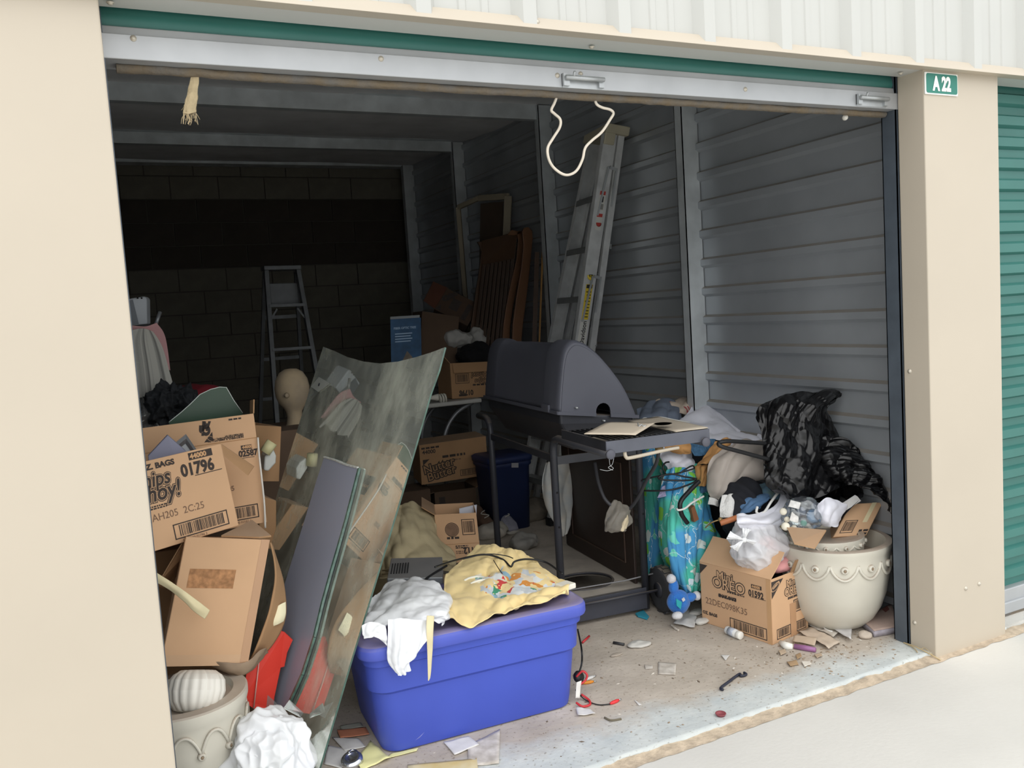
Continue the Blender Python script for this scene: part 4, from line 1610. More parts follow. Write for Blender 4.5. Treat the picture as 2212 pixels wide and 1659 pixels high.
# legs: near ones bend out into the shelf rails
rr = .0165
ZR, SE = 0.837, 0.538
def leg_path(bb, near):
    if near:
        pts = [gp(bb, 0, .015), gp(bb, 0, ZR - .06), gp(bb, -.008, ZR - .03), gp(bb, -.028, ZR - .010), gp(bb, -.06, ZR), gp(bb, -SE, ZR)]
    else:
        pts = [gp(bb, GL, .015), gp(bb, GL, ZR - .06), gp(bb, GL + .008, ZR - .03), gp(bb, GL + .028, ZR - .010), gp(bb, GL + .06, ZR), gp(bb, GL + .18, ZR)]
    return pts
for bb in (0.0, GW):
    for near in (True, False):
        b = B().tube(leg_path(bb, near), rr, 14)
        lg = obj('leg', b, g_tube, gr)
        if near:
            b = B().lathe([(rr * 1.12, 0), (rr * 1.12, .006), (rr * .95, .009), (0, .009)], gp(bb, -SE, ZR), 18, -ge)
            obj('end_cap', b, mat('grey_end_cap', '#54555e', .55), lg)
        if near:
            for zz in (.45, .60):
                b = B().lathe([(.0045, 0), (.0045, .001), (0, .001)], gp(bb, -rr - .0003, zz), 8, -ge)
                obj('bolt_hole', b, mat('hole_black', '#08080a', .8), lg)
# rails along the sides and cross braces under the firebox
for bb in (0.0, GW):
    b = B().bar(gp(bb, 0, .745), gp(bb, GL, .745), .03, .012, gz)
    obj('side_rail', b, g_tube, gr)
b = B().bar(gp(0, 0, .735), gp(GW, 0, .735), .035, .012, gz)
obj('cross_brace', b, g_tube, gr)
# bottom shelf with a round hole for the gas bottle, near end panel
b = B()
hc, hr = (0.20, 0.20), 0.135
N = 40
outer = []
for i in range(N):
    a = 2 * pi * i / N
    c_, s_ = cos(a), sin(a)
    lim = 1e9
    for dd, lo, hi, o_ in ((c_, 0.0, GW, hc[0]), (s_, -.0, GL, hc[1])):
        if dd > 1e-9:
            lim = min(lim, (hi - o_) / dd)
        elif dd < -1e-9:
            lim = min(lim, (lo - o_) / dd)
    outer.append((hc[0] + c_ * lim, hc[1] + s_ * lim))
ZB = 0.118
for zz, flip in ((ZB, False), (ZB - .012, True)):
    vs = [gp(x, y, zz) for x, y in outer] + [gp(hc[0] + hr * cos(2 * pi * i / N), hc[1] + hr * .9 * sin(2 * pi * i / N), zz) for i in range(N)]
    fs = [(i, (i + 1) % N, N + (i + 1) % N, N + i) for i in range(N)]
    if flip:
        fs = [f[::-1] for f in fs]
    b.add(vs, fs)
# corners of the rectangle missed by the fan
for (x, y) in ((0, 0), (GW, 0), (GW, GL), (0, GL)):
    pass
shelf_m = mat('dusty_shelf', '#55524f', 0.8, var=0.25, vs=9, dust=0.95, dustcol='#b5ada2')
obj('bottom_shelf', b, shelf_m, gr)
b = B()
for x0, y0, x1, y1 in ((0, GL * .8, GW, GL), (0, 0, .02, GL), (GW - .02, 0, GW, GL), (0, 0, GW, .03)):
    b.obox(gp(x0, y0, ZB - .014), gd * (x1 - x0), ge * (y1 - y0), gz * .0135)
obj('shelf_edge', b, shelf_m, gr)
b = B().tube([gp(hc[0] + hr * cos(2 * pi * i / 40), hc[1] + hr * .9 * sin(2 * pi * i / 40), ZB) for i in range(40)], .006, 8, closed=True)
obj('hole_rim', b, g_dark, gr)
b = B().obox(gp(-.005, -.022, .022), gd * (GW + .0), ge * .006, gz * .096)
obj('end_panel', b, mat('end_panel_paint', '#3c3e47', .5, var=.12, vs=10), gr, bevel=.002)
b = B()
b.obox(gp(GW - .028, .04, ZB + .002), gd * .014, ge * (GL - .07), gz * .60)
pnl = obj('side_panel', b, walnut, gr, bevel=.003)
b = B()
for (t0, z0, t1, z1) in ((.12, .20, .70, .20), (.12, .66, .70, .66), (.12, .20, .12, .66), (.70, .20, .70, .66)):
    b.bar(gp(GW - .030, t0, z0), gp(GW - .030, t1, z1), .006, .006, gz if z0 == z1 else ge)
obj('panel_beading', b, mat('beading', '#4a3a32', .5), pnl)
# wheels
tyre = mat('black_tyre', '#3b3c3f', 0.75, var=.15, vs=20, dust=.5)
for tw in (0.0, GL - .02):
    c_ = gp(GW + .062, tw - .045 if tw == 0 else tw + .01, .104)
    w = thing_part = B().lathe([(.03, -.02), (.078, -.022), (.098, -.018), (.102, 0), (.102, .022), (.098, .026), (.08, .026), (.06, .010), (.03, .012), (.0, .014)], c_, 36, gd)
    w = obj('wheel', w, tyre, gr)
    b = B()
    for i in range(22):
        a = 2 * pi * i / 22
        r_ = ge * cos(a) + gz * sin(a)
        tg = ge * -sin(a) + gz * cos(a)
        b.obox(c_ + r_ * .099 - tg * .011 - gd * .018 * (1 if i % 2 else .4), tg * .022, gd * .03, r_ * .0065)
    obj('tread_block', b, tyre, w)['kind'] = 'stuff'
    b = B().lathe([(.034, -.026), (.034, -.016), (0.0, -.014)], c_, 20, gd)
    obj('hub', b, g_dark, w)
b = B().tube([gp(.03, -.045, .104), gp(GW + .08, -.045, .104)], .006, 8)
obj('axle', b, g_tube, gr)
# side shelf plate with its grey front bar
b = B()
b.obox(gp(.015, -.50, ZR - .004), gd * (GW - .03), ge * .36, gz * .012)
obj('shelf_plate', b, beige_enamel, gr, bevel=.003)
b = B()
b.obox(gp(-.01, -SE + .008, ZR + .0), gd * (GW + .035), ge * .004, gz * .046)
b.obox(gp(-.01, -SE + .008, ZR + .044), gd * (GW + .035), ge * .025, gz * .003)
obj('shelf_fascia', b, mat('grey_fascia', '#555862', .45, var=.08, vs=12), gr, bevel=.001)
b = B().obox(gp(-.012, -SE + .01, ZR + .0), gd * .004, ge * .40, gz * .048)
obj('shelf_side', b, g_dark, gr)
b = B().tube(spline([gp(.07, -SE + .02, ZR + .0), gp(.075, -SE + .02, ZR - .022), gp(.10, -SE + .02, ZR - .026), gp(.25, -SE + .02, ZR - .014), gp(.30, -SE + .02, ZR - .012)], 20), .007, 10)
obj('towel_rail', b, mat('cream_handle', '#b8ae9d', .5), gr)
# gas hose and regulator wrapped in a torn bag
b = B().tube(spline([at(1285, 1000, .95), at(1292, 1040, .90), at(1305, 1075, .86), at(1320, 1092, .84)], 20), .0075, 10)
b.tube(spline([at(1342, 1098, .84), at(1360, 1098, .84), at(1378, 1075, .78), at(1398, 1035, .70), at(1418, 1000, .62), at(1424, 965, .58)], 30), .0075, 10)
hose = obj('gas_hose', b, mat('grey_hose', '#34353a', .5, var=.1), gr)
b = B().lathe([(.010, -.012), (.016, -.010), (.016, .010), (.010, .012)], at(1424, 970, .58), 12, gz)
obj('brass_fitting', b, mat('brass', '#9a835a', .4, metal=.6), hose)
b = B().lathe([(.012, -.02), (.024, -.018), (.026, 0), (.024, .010), (.014, .014), (.012, .03), (0, .03)], at(1322, 1122, .84), 20, V(-.7, -.6, .1))
b.tube([at(1320, 1118, .84), at(1338, 1098, .84)], .011, 10)
b.tube([at(1335, 1090, .85), at(1338, 1135, .84)], .010, 10)
obj('regulator', b, mat('grey_regulator', '#6f6f70', .5, var=.2, vs=20), hose)
rows = [[at(1325, 1080, .84), at(1337, 1082, .83), at(1350, 1092, .84), at(1362, 1104, .85)], [at(1310, 1110, .84), at(1330, 1108, .815), at(1348, 1112, .815), at(1366, 1122, .85)],
        [at(1306, 1140, .84), at(1318, 1138, .82), at(1342, 1142, .82), at(1358, 1138, .85)], [at(1306, 1146, .84), at(1318, 1150, .83), at(1345, 1148, .83), at(1355, 1142, .85)]]
cloth('torn_wrapper', rows, bag_mat('grey_wrapper', '#9a958c', .55), hose, 30, 30, folds=((1, .3, 3, .008),), amp=.012, scale=18, seed=3, thick=.001)
rows = [[at(1342, 1104, .83), at(1350, 1106, .82), at(1356, 1108, .83)], [at(1340, 1128, .83), at(1350, 1128, .815), at(1357, 1126, .83)], [at(1338, 1146, .83), at(1346, 1148, .82), at(1353, 1142, .83)]]
cloth('torn_paper', rows, mat('tan_paper', '#c4b79b', .9, var=.2, vs=20), hose, 16, 16, amp=.006, scale=30, seed=4, thick=.002)
# thin wire dangling under the rail
b = B().tube(spline([at(1316, 992, .50), at(1318, 1005, .50), at(1325, 1012, .50), at(1312, 1017, .50), at(1296, 1014, .50)], 20), .001, 5)
b.tube(spline([at(1326, 990, .50), at(1322, 1004, .50), at(1314, 1010, .50), at(1324, 1016, .50)], 16), .001, 5)
obj('loose_wire', b, galv, gr)

# grate lying on the shelf, card on the grate
gt = thing('cooking_grate', 'black wire cooking grate lying on the grill side shelf', 'grate', gp(.15, -.35, ZR + .012))
gm = mat('grate_iron', '#1c1d20', .5, var=.2, vs=20)
for i in range(13):
    x = .012 + .0215 * i
    obj('wire_bar', B().tube([gp(x, -.525, ZR + .050), gp(x, -.18, ZR + .046)], .0034, 6), gm, gt)
for t_ in (-.525, -.36, -.18):
    obj('cross_wire', B().tube([gp(.0, t_, ZR + .045), gp(.28, t_, ZR + .045)], .0042, 6), gm, gt)
cdp = [at(1262, 936, .52), at(1373, 939, .47), at(1407, 914, .70), at(1313, 912, .80)]
cdp = [V(p.x, p.y, max(p.z, ZR + .0555)) for p in cdp]
s_ = sheet('cardboard_sheet', [at(1262, 937, .53), at(1373, 939, .48), at(1415, 914, .60), at(1312, 912, .74)], mat('pale_card', '#cdc0ad', .8, var=.04), thick=.003, curl=.001)
tag(s_, 'pale sheet of card lying on the black cooking grate', 'card')
b = B().tube(spline([at(1378, 914, .60), at(1380, 921, .58), at(1386, 917, .58), at(1391, 922, .57), at(1394, 918, .57)], 16), .0025, 6)
tag(obj('metal_clip', b, galv), 'small bent metal clip lying on the pale card', 'clip')
sp = sheet('shelf_card', [gp(.285, -.528, ZR + .052), gp(GW + .02, -.528, ZR + .052), gp(GW + .02, -.15, ZR + .058), gp(.285, -.15, ZR + .055)], beige_enamel, thick=.004, curl=.001)
tag(sp, 'beige enamel plate lying on the grill shelf beside the black grate', 'plate')
b = B().lathe([(.0, 0), (.028, .001), (.034, .004), (.036, .004)], at(1432, 917, .58), 24, gz)
tag(obj('ring_cover', b, gm), 'thin black ring lying at the back of the grill shelf', 'ring')
# rod lying across the bottom shelf
b = B().tube([gp(.06, .10, ZB + .008), gp(.14, .09, ZB + .012), gp(GW * .8, .03, ZB + .03), gp(GW + .10, -.02, ZB + .06)], .0035, 6)
tag(obj('steel_rod', b, mat('dull_rod', '#8a8a8c', .5, metal=.4)), 'thin steel rod lying across the round hole of the grill shelf', 'rod')

# ================================================================== ladders
alu = mat('aluminium', '#cfd1d1', 0.42, metal=0.4, var=0.14, vs=12, bump=.02, bs=40)
alu_d = mat('dull_aluminium', '#8f9292', 0.5, metal=0.45, var=0.14, vs=12)
cap_m = mat('cream_cap', '#b3ad97', 0.6, var=.1)
ld = thing('step_ladder', 'tall folded aluminium step ladder with warning stickers, leaning on the corrugated wall', 'ladder', V(2.42, 2.83, 0), 'aluminium step ladders')
FL, FR = V(2.40, 3.04, 0.0), V(2.45, 2.62, 0.0)
TLf, TRf = at(1283, 308, 2.33), at(1321, 300, 2.06)
TLf = V(TLf.x, TLf.y, 2.36); TRf = V(TRf.x, TRf.y, 2.36)
up_l = ((TLf + TRf) / 2 - (FL + FR) / 2).normalized()
acr = (FR - FL).normalized()
fdir = up_l.cross(acr).normalized()
if fdir.x > 0:
    fdir = -fdir                                   # towards the front (steps) of the ladder
RW, RT = .088, .012
for p, q, sgn in ((FL, TLf, -1), (FR, TRf, 1)):
    d = (q - p)
    a2 = acr * sgn
    b = B()
    b.bar(p, q, RW, .003, fdir)                     # web
    for e_ in (-1, 1):
        b.bar(p + fdir * e_ * RW / 2 - a2 * .014, q + fdir * e_ * RW / 2 - a2 * .014, .028, .003, acr)
    r1_ = obj('rail', b, alu, ld)
    b = B().obox(p - fdir * .05 - acr * .025, fdir * .10, acr * .05, gz * .05)
    obj('foot', b, mat('black_foot', '#222326', .7), r1_)
    # rear rail
    off = -fdir * .105
    b = B()
    b.bar(p + off * 1.1, q + off * .75, .042, .003, fdir)
    for e_ in (-1, 1):
        b.bar(p + off * 1.1 + fdir * e_ * .021 - a2 * .010, q + off * .75 + fdir * e_ * .021 - a2 * .010, .020, .003, acr)
    obj('rear_rail', b, alu, ld)
for i in range(1, 8):
    f = i * .3048 / (TLf - FL).length
    a_, c_ = FL + (TLf - FL) * f, FR + (TRf - FR) * f
    b = B().obox(a_ - fdir * RW / 2 - up_l * .012, c_ - a_, fdir * RW, up_l * .004)
    b.obox(a_ + fdir * (RW / 2 - .003) - up_l * .045, c_ - a_, fdir * .003, up_l * .035)
    obj('step', b, alu_d, ld)
    if i in (2, 4, 6):
        b = B().bar(a_ - fdir * .12, c_ - fdir * .12, .03, .012, up_l)
        obj('rear_brace', b, alu_d, ld)
b = B().obox(TLf - acr * .03 + fdir * .06 - up_l * .012, (TRf - TLf) + acr * .06, -fdir * .17, up_l * .05)
b.obox(TRf + acr * .012 + fdir * .055 - up_l * .075, acr * .012, -fdir * .075, up_l * .08)
obj('top_cap', b, cap_m, ld, bevel=.008)
for f in (.66, .92):
    a_, c_ = FL + (TLf - FL) * f, FR + (TRf - FR) * f
    for p, sgn in ((a_, -1), (c_, 1)):
        b = B().bar(p + acr * sgn * .012 - fdir * .02, p + acr * sgn * .012 - fdir * .075 - up_l * .01, .018, .004, up_l)
        b.bar(p + acr * sgn * .012 - fdir * .01, p + acr * sgn * .012 + fdir * .01 - up_l * .28, .014, .003, fdir)
        b.bar(p + acr * sgn * .012 - fdir * .07, p + acr * sgn * .012 - fdir * .08 - up_l * .22, .014, .003, fdir)
        obj('spreader', b, galv, ld)
# stickers on the near rail
def stick(f0, f1, w0, w1, m, name='sticker', parent=None, lift=.0022):
    p, d = FR, (TRf - FR)
    o_ = acr * lift
    pts = [p + d * f + fdir * (RW * w) + o_ for f, w in ((f0, w0), (f0, w1), (f1, w1), (f1, w0))]
    b = B().prism(pts, acr * .0006)
    return obj(name, b, m, parent or ld)
sw = mat('sticker_white', '#cfcfca', .5, var=.04); sr_ = mat('sticker_red', '#b5413a', .5); sy = mat('sticker_yellow', '#d9bf3a', .5, var=.05); sk = mat('sticker_black', '#26262a', .5)
stick(.818, .865, -.28, .24, sw); stick(.855, .864, -.25, .21, sr_, lift=.003); stick(.838, .852, -.14, .1, sk, lift=.003); stick(.821, .834, -.2, .16, mat('fine_print', '#8b8b88', .6), lift=.003)
stick(.772, .811, -.28, .24, sw); stick(.803, .811, -.25, .21, sr_, lift=.003)
uhat = (TRf - FR).normalized()
c_ = FR + (TRf - FR) * .788 + acr * .0032
b = B().lathe([(.017, 0), (.020, .0004), (.013, .0006)], c_ - fdir * .003, 20, acr)
obj('sticker', b, sr_, ld)
c_ = FR + (TRf - FR) * .660 + acr * .0024
b = B().lathe([(.024, 0), (.024, .0006), (0, .0007)], c_, 20, acr)
obj('sticker', b, sy, ld)
text(ld, 'lettering', '57', .028, sk, c_ + acr * .0012 + fdir * .015 - uhat * .010, -fdir, uhat, off=.001)
stick(.552, .640, -.30, .26, sy); stick(.630, .639, -.26, .22, sk, lift=.003)
for i in range(9):
    f = .557 + .0078 * i
    stick(f, f + .0035, -.24, .10 + .08 * ((i * 7) % 3 - 1), mat('print_dark', '#6d6226', .6), 'printed_text', lift=.003)
stick(.478, .548, -.36, .32, sw)
text(ld, 'lettering', 'Davidson', .046, sk, FR + (TRf - FR) * .487 + acr * .0036 - fdir * .018, uhat, fdir, off=.0006, sx=.86)

alu_dark = mat('shaded_aluminium', '#6d7072', 0.55, metal=0.3, var=0.15, vs=12)  # darker aluminium copy; dimness at the back of the unit put into the colour
# small step ladder at the back
l2 = thing('step_ladder', 'small aluminium step ladder standing near the back block wall', 'ladder', V(1.17, 4.1, 0), 'aluminium step ladders')
yl = 4.05
tlp, trp = at(574, 578, yl), at(642, 577, yl)
flp, frp = at(563, 1010, yl - .25), at(692, 1000, yl - .25)
flp = V(tlp.x - .085, yl - .32, 0); frp = V(trp.x + .10, yl - .32, 0)
for p, q in ((flp, tlp), (frp, trp)):
    b = B().bar(p, q, .028, .06, V(1, 0, 0))
    obj('rail', b, alu_dark, l2)
    b = B().bar(V(p.x, yl + .75, 0), q + V(0, .06, -.03), .024, .03, V(1, 0, 0))
    obj('rear_rail', b, alu_dark, l2)
for i in range(1, 6):
    z = .305 * i
    f = z / tlp.z
    a_, c_ = flp + (tlp - flp) * f, frp + (trp - frp) * f
    b = B().obox(a_ + V(0, -.04, -.012), c_ - a_, V(0, .08, 0), V(0, 0, .02))
    obj('step', b, alu_dark, l2)
    if i >= 2:
        z2 = z - .08
        f = z2 / tlp.z
        a_ = V(flp.x + (tlp.x - flp.x) * f, yl + .75 + (.06 - .75) * f, z2); c_ = V(frp.x + (trp.x - frp.x) * f, a_.y, z2)
        b = B().bar(a_, c_, .025, .02, gz)
        obj('rear_bar', b, alu_dark, l2)
for (p, q, s) in ((flp, tlp, 1), (frp, trp, -1)):
    f = 1.5 / tlp.z
    a_ = p + (q - p) * f
    b = B().bar(a_ + V(s * .055, -.02, 0), a_ + V(0, -.02, -.08), .012, .004, V(1, 0, 0))
    obj('step_brace', b, alu_dark, l2)
b = B().obox(tlp + V(-.02, -.05, -.02), (trp - tlp) + V(.04, 0, 0), V(0, .15, 0), V(0, 0, .03))
obj('top_cap', b, alu_dark, l2, bevel=.005)
b = B().obox(tlp + V(.02, .03, -.27), (trp - tlp) - V(.02, 0, 0), V(0, .02, 0), V(0, 0, .16))
obj('pail_shelf', b, alu_dark, l2, bevel=.005)
# ================================================================== right: printed carton with bag, clothes heap
Ob = [V(2.218, .41, 0), V(2.17, .775, 0)]
o1 = Carton('cardboard_box', 'open carton printed 01592 on the floor in front of the scalloped planter',
            V(2.150, .760, 0.0), V(2.214, .402, 0.0), V(2.150, .760, 0.265), 0.235, open_top=True)
o1.logo('Mini', .25, .80, .048, sx=1.05, out=.045)
o1.logo('OREO', .185, .655, .062, sx=1.0, out=.045)
o1.lines(.40, .615, .24, 1, .006, seed=3)
o1.text('SNAK-SAKS', .27, .51, .018, off=.0016)
o1.text('01592', .70, .67, .036, off=.0014, sx=.82)
o1.rect(.74, .80, .88, .86); o1.text('44000', .75, .81, .016, m=mat('card_knockout', '#c79d74', .85), off=.0006, lift=.0014)
o1.rect(.72, .655, .93, .662)
o1.text('22DEC098K35', .07, .34, .038, m=ink_pale, sx=.95)
o1.text('OZ. BAGS', .02, .155, .018, off=.0008)
o1.barcode(.42, .04, .93, .225, seed=21)
o1.tri([(.0, .80), (.12, .97), (.0, .97)])
# right face
o1.tri([(.02, .70), (.02, .96), (.34, .96)], side='right')
o1.ring(.125, .87, .030, .013, side='right', rot=25, m=card)
o1.text('NABISCO', .055, .838, .014, side='right', m=card, off=.0004, lift=.0014, rot=25, sx=.8)
o1.logo('Mini', .42, .80, .038, side='right', out=.045)
o1.logo('OREO', .36, .665, .046, side='right', sx=.9, out=.045)
o1.text('SNAK-SAKS', .45, .60, .013, side='right', off=.0008)
o1.text('01592', .80, .82, .030, side='right', off=.0012, sx=.7)
o1.barcode(.60, .36, .93, .56, side='right', seed=31)
o1.barcode(.12, .05, .50, .21, side='right', seed=33); o1.barcode(.66, .05, .93, .21, side='right', seed=35)
o1.rect(.50, .0, .66, .52, side='right', m=tape_m, name='torn_tape', lift=.0012)
o1.rect(.94, .0, 1.0, 1.0, m=mat('crushed_corner', '#c39b72', .8, var=.06), name='corner_tape')
o1.flap('front', .13, -52, card, 0.0, 1.0, curl=.1)
o1.flap('right', .06, 25, card_dull, .55, 1.0)
o1.flap('back', .085, -2, card_dull, .1, 1.0)
# what is inside
b = B().lathe([(.0, 0), (.022, .002), (.026, .02), (.024, .05), (.012, .06), (0, .06)], at(1683, 1262, .50), 18, V(-.4, -.3, .8))
bt = thing('bottle', 'small black bottle with a white cap sticking out of the carton printed 01592', 'bottle', at(1683, 1262, .50))
obj('bottle_body', b, mat('black_gloss', '#17181a', .2), bt)
b = B().lathe([(.024, -.016), (.026, -.012), (.026, .0), (.0, .0)], at(1683, 1262, .50), 18, V(-.4, -.3, .8))
obj('cap', b, mat('white_cap', '#e2e1da', .4), bt)
tag(lump('crumpled_packet', at(1700, 1240, .53), (.07, .05, .04), bag_mat('pale_packet', '#cfc8b8', 1, .2), seed=12, amp=.02, scale=14, crump=.03, cscale=20, sub=4), 'crumpled pale packet inside the carton printed 01592', 'packet')
tag(lump('green_cloth_scrap', at(1698, 1256, .50), (.035, .025, .022), mat('mint_cloth', '#6fc3a6', .8), seed=5, amp=.012, scale=20, sub=4), 'small mint green scrap inside the carton printed 01592', 'cloth')
# tied bag of soft things on top
tb = thing('plastic_bag', 'tied see-through white bag of coloured soft things on the carton printed 01592', 'bag', at(1640, 1225, .50), 'white plastic bags')
clear_bag = bag_mat('thin_white_bag', '#f0f1f5', .74, .3)
cbag = at(1640, 1178, .545)
for (u, v, y, r, cc) in ((1660, 1150, .58, .055, '#bcd7e6'), (1615, 1160, .58, .06, '#d9dde2'), (1672, 1195, .52, .05, '#e9b1ad'), (1640, 1190, .53, .05, '#dfe6ea'), (1655, 1175, .53, .045, '#e79d97'), (1610, 1190, .56, .04, '#2c2f38'), (1690, 1165, .55, .04, '#cfe0d8'), (1675, 1135, .6, .035, '#e6d9a4')):
    lump('soft_item', at(u, v, y), (r, r * .8, r * .7), mat('item_' + cc[1:], cc, .85), tb, seed=u, amp=.012, scale=16, sub=4)
lump('bag_skin', cbag + V(-.006, 0, .004), (.126, .088, .096), clear_bag, tb, seed=41, amp=.018, scale=8, crump=.03, cscale=13, sub=6, fold=.004, fscale=14)
kn = at(1607, 1166, .475)
b = B().lathe([(.006, -.01), (.012, -.004), (.012, .004), (.006, .010), (0, .011)], kn, 12, V(-.2, -.9, .3))
obj('knot', b, bag_white, tb)
for du, dv, r_ in ((-34, -10, 1.0), (24, 6, .9), (-22, 20, .8), (6, -24, .7)):
    rows = [[kn + V(0, 0, 0), kn + V(.002, 0, .002), kn + V(.004, .001, .0)],
            [at(1607 + du * .6 - dv * .25, 1166 + dv * .6 + du * .12, .47), at(1607 + du * .6, 1166 + dv * .6, .462), at(1607 + du * .6 + dv * .25, 1166 + dv * .6 - du * .12, .47)],
            [at(1607 + du - dv * .45, 1166 + dv + du * .25, .485), at(1607 + du, 1166 + dv, .475), at(1607 + du + dv * .45, 1166 + dv - du * .25, .485)]]
    cloth('bag_ear', rows, bag_white, tb, 18, 18, folds=((1, 0, 3, .004),), amp=.004, scale=22, seed=int(abs(du)), thick=.001)
tag(lump('pink_cloth', at(1678, 1218, .50), (.075, .055, .034), mat('pink_fleece', '#e3a3a3', .9, var=.05), seed=14, amp=.008, scale=12, sub=5), 'folded pink cloth hanging out under the tied white bag', 'cloth')

# pill bottle by the carton
pb = thing('pill_bottle', 'white pill bottle lying on the floor against the carton printed 01592', 'bottle', atz(1585, 1372, 0))
pa = atz(1570, 1360, .018); pq = atz(1600, 1373, .018)
axp = (V(pq.x, pq.y, .018) - V(pa.x, pa.y, .018)); ln = axp.length; axp.normalize()
b = B().lathe([(.0, 0), (.015, .0), (.017, .004), (.017, ln * .72), (.013, ln * .78), (.013, ln * .8)], V(pa.x, pa.y, .0175), 20, axp)
obj('bottle_body', b, mat('white_bottle', '#dedfdd', .4), pb)
b = B().lathe([(.0155, ln * .78), (.0165, ln * .80), (.0165, ln * 1.0), (.014, ln * 1.03), (0, ln * 1.03)], V(pa.x, pa.y, .0175), 20, axp)
obj('cap', b, mat('white_cap', '#e2e1da', .4), pb)
b = B().lathe([(.01725, ln * .2), (.01725, ln * .6)], V(pa.x, pa.y, .0175), 20, axp)
obj('label_band', b, mat('blue_grey_label', '#b5bcc8', .5, var=.3, vs=60), pb)

# ---- carton, flap and cloth things on the scalloped planter
o2 = Carton('cardboard_box', 'small brown carton tipped inside the scalloped planter, under the black bag',
            at(1800, 1160, .40), at(1872, 1156, .36), at(1838, 1088, .44), .13, m=card)
o2.barcode(.12, .10, .50, .48, seed=44)
o2.lines(.68, .12, .28, 2, .012, seed=8)
o2.rect(.66, .40, .80, 1.0, m=cream_tape, name='cream_tape')
fl = B().prism([at(1700, 1140, .40), at(1785, 1147, .34), at(1760, 1186, .30), at(1716, 1176, .33)], V(0, .002, .004))
tag(obj('cardboard_flap', fl, card_dull), 'loose flat piece of cardboard lying on the rim of the scalloped planter', 'cardboard')
b = B()
pp = [at(1798, 1140, .40), at(1858, 1078, .40), at(1866, 1068, .45), at(1800, 1125, .48)]
b.prism(pp, V(.004, .02, .006))
pf = thing('album', 'black album with a white edge leaning on the tipped carton', 'album', at(1800, 1145, .42))
obj('cover', b, mat('black_album', '#15161b', .35), pf)
b = B().prism([at(1790, 1112, .41), at(1852, 1072, .40), at(1860, 1082, .40), at(1800, 1120, .41)], V(.002, .014, .003))
obj('page_edge', b, mat('page_white', '#d9d8d6', .6), pf)
white_knit = mat('white_cotton', '#dfe0ea', 0.9, var=.03, vs=4, bump=.08, bs=150, sheen=.15)
white_knit2 = mat('white_towel', '#dcdcda', 0.95, var=.05, vs=9, bump=.5, bs=160)
# white knot of cloth in front of the black bag
rows = [[at(1768, 1090, .40), at(1785, 1075, .39), at(1805, 1080, .39), at(1828, 1090, .40)], [at(1760, 1108, .40), at(1785, 1098, .36), at(1808, 1100, .36), at(1828, 1098, .40)],
        [at(1766, 1125, .40), at(1785, 1125, .36), at(1805, 1128, .365), at(1818, 1115, .40)], [at(1780, 1135, .40), at(1795, 1138, .37), at(1808, 1137, .375), at(1816, 1122, .40)]]
tag(cloth('white_sock', rows, white_knit, None, 40, 40, folds=((1, .5, 2, .006),), amp=.006, scale=15, seed=4, thick=.004), 'crumpled white cloth on the album in front of the black bag', 'cloth')
# white cloth sweeping down to the carton
rows = [[at(1690, 1062, .62), at(1700, 1070, .60), at(1712, 1082, .58)], [at(1672, 1095, .58), at(1690, 1105, .54), at(1706, 1112, .54)], [at(1640, 1110, .56), at(1660, 1125, .50), at(1682, 1135, .52)],
        [at(1605, 1112, .54), at(1620, 1125, .49), at(1650, 1142, .51)], [at(1592, 1115, .55), at(1592, 1128, .50), at(1598, 1140, .51)]]
tag(cloth('white_sleeve', rows, white_knit, None, 40, 60, folds=((1, .15, 2, .006),), amp=.005, scale=14, seed=9, thick=.004), 'white cotton sleeve curving above the tied see-through bag', 'cloth')
# clear bag of bath toys
tp_ = thing('toy_bag', 'clear plastic bag of small bath toys between white sleeve and white cloth', 'bag', at(1730, 1140, .44))
for (u, v, y, r, cc) in ((1692, 1105, .44, .015, '#ded9c8'), (1697, 1137, .41, .017, '#e2ddcc'), (1700, 1122, .43, .012, '#d8d2c0'), (1736, 1130, .40, .013, '#35b795'), (1745, 1138, .40, .014, '#e0dac9'), (1758, 1115, .42, .030, '#4e8fc0'), (1730, 1105, .44, .02, '#8c93a0'), (1715, 1140, .41, .012, '#c9c4b5'), (1763, 1095, .44, .02, '#b9c4d2')):
    b = B().lathe([(0, -r * .6), (r * .8, -r * .5), (r, 0), (r * .8, r * .5), (0, r * .6)], at(u, v, y), 16, V(-.5, -.8, .3))
    obj('toy', b, mat('toy_' + cc[1:], cc, .4), tp_)
for (u0, v0, u1, v1, m_) in ((1703, 1080, 1730, 1100, '#d7d7d4'), (1706, 1103, 1728, 1130, '#d5d3cf')):
    sheet('paper_label', [at(u0, v1 - 6, .40), at(u1 - 4, v1, .395), at(u1, v0 + 6, .41), at(u0 + 5, v0, .42)], mat('tag_' + m_[1:], m_, .6, var=.2, vs=50), parent=tp_, thick=.001, curl=.002)
lump('clear_skin', at(1733, 1112, .44), (.075, .06, .055), glass_mat('clear_film', '#e6e9ec', .06, .16, '#c3cad6'), tp_, seed=17, amp=.012, scale=10, crump=.035, cscale=16, sub=5)

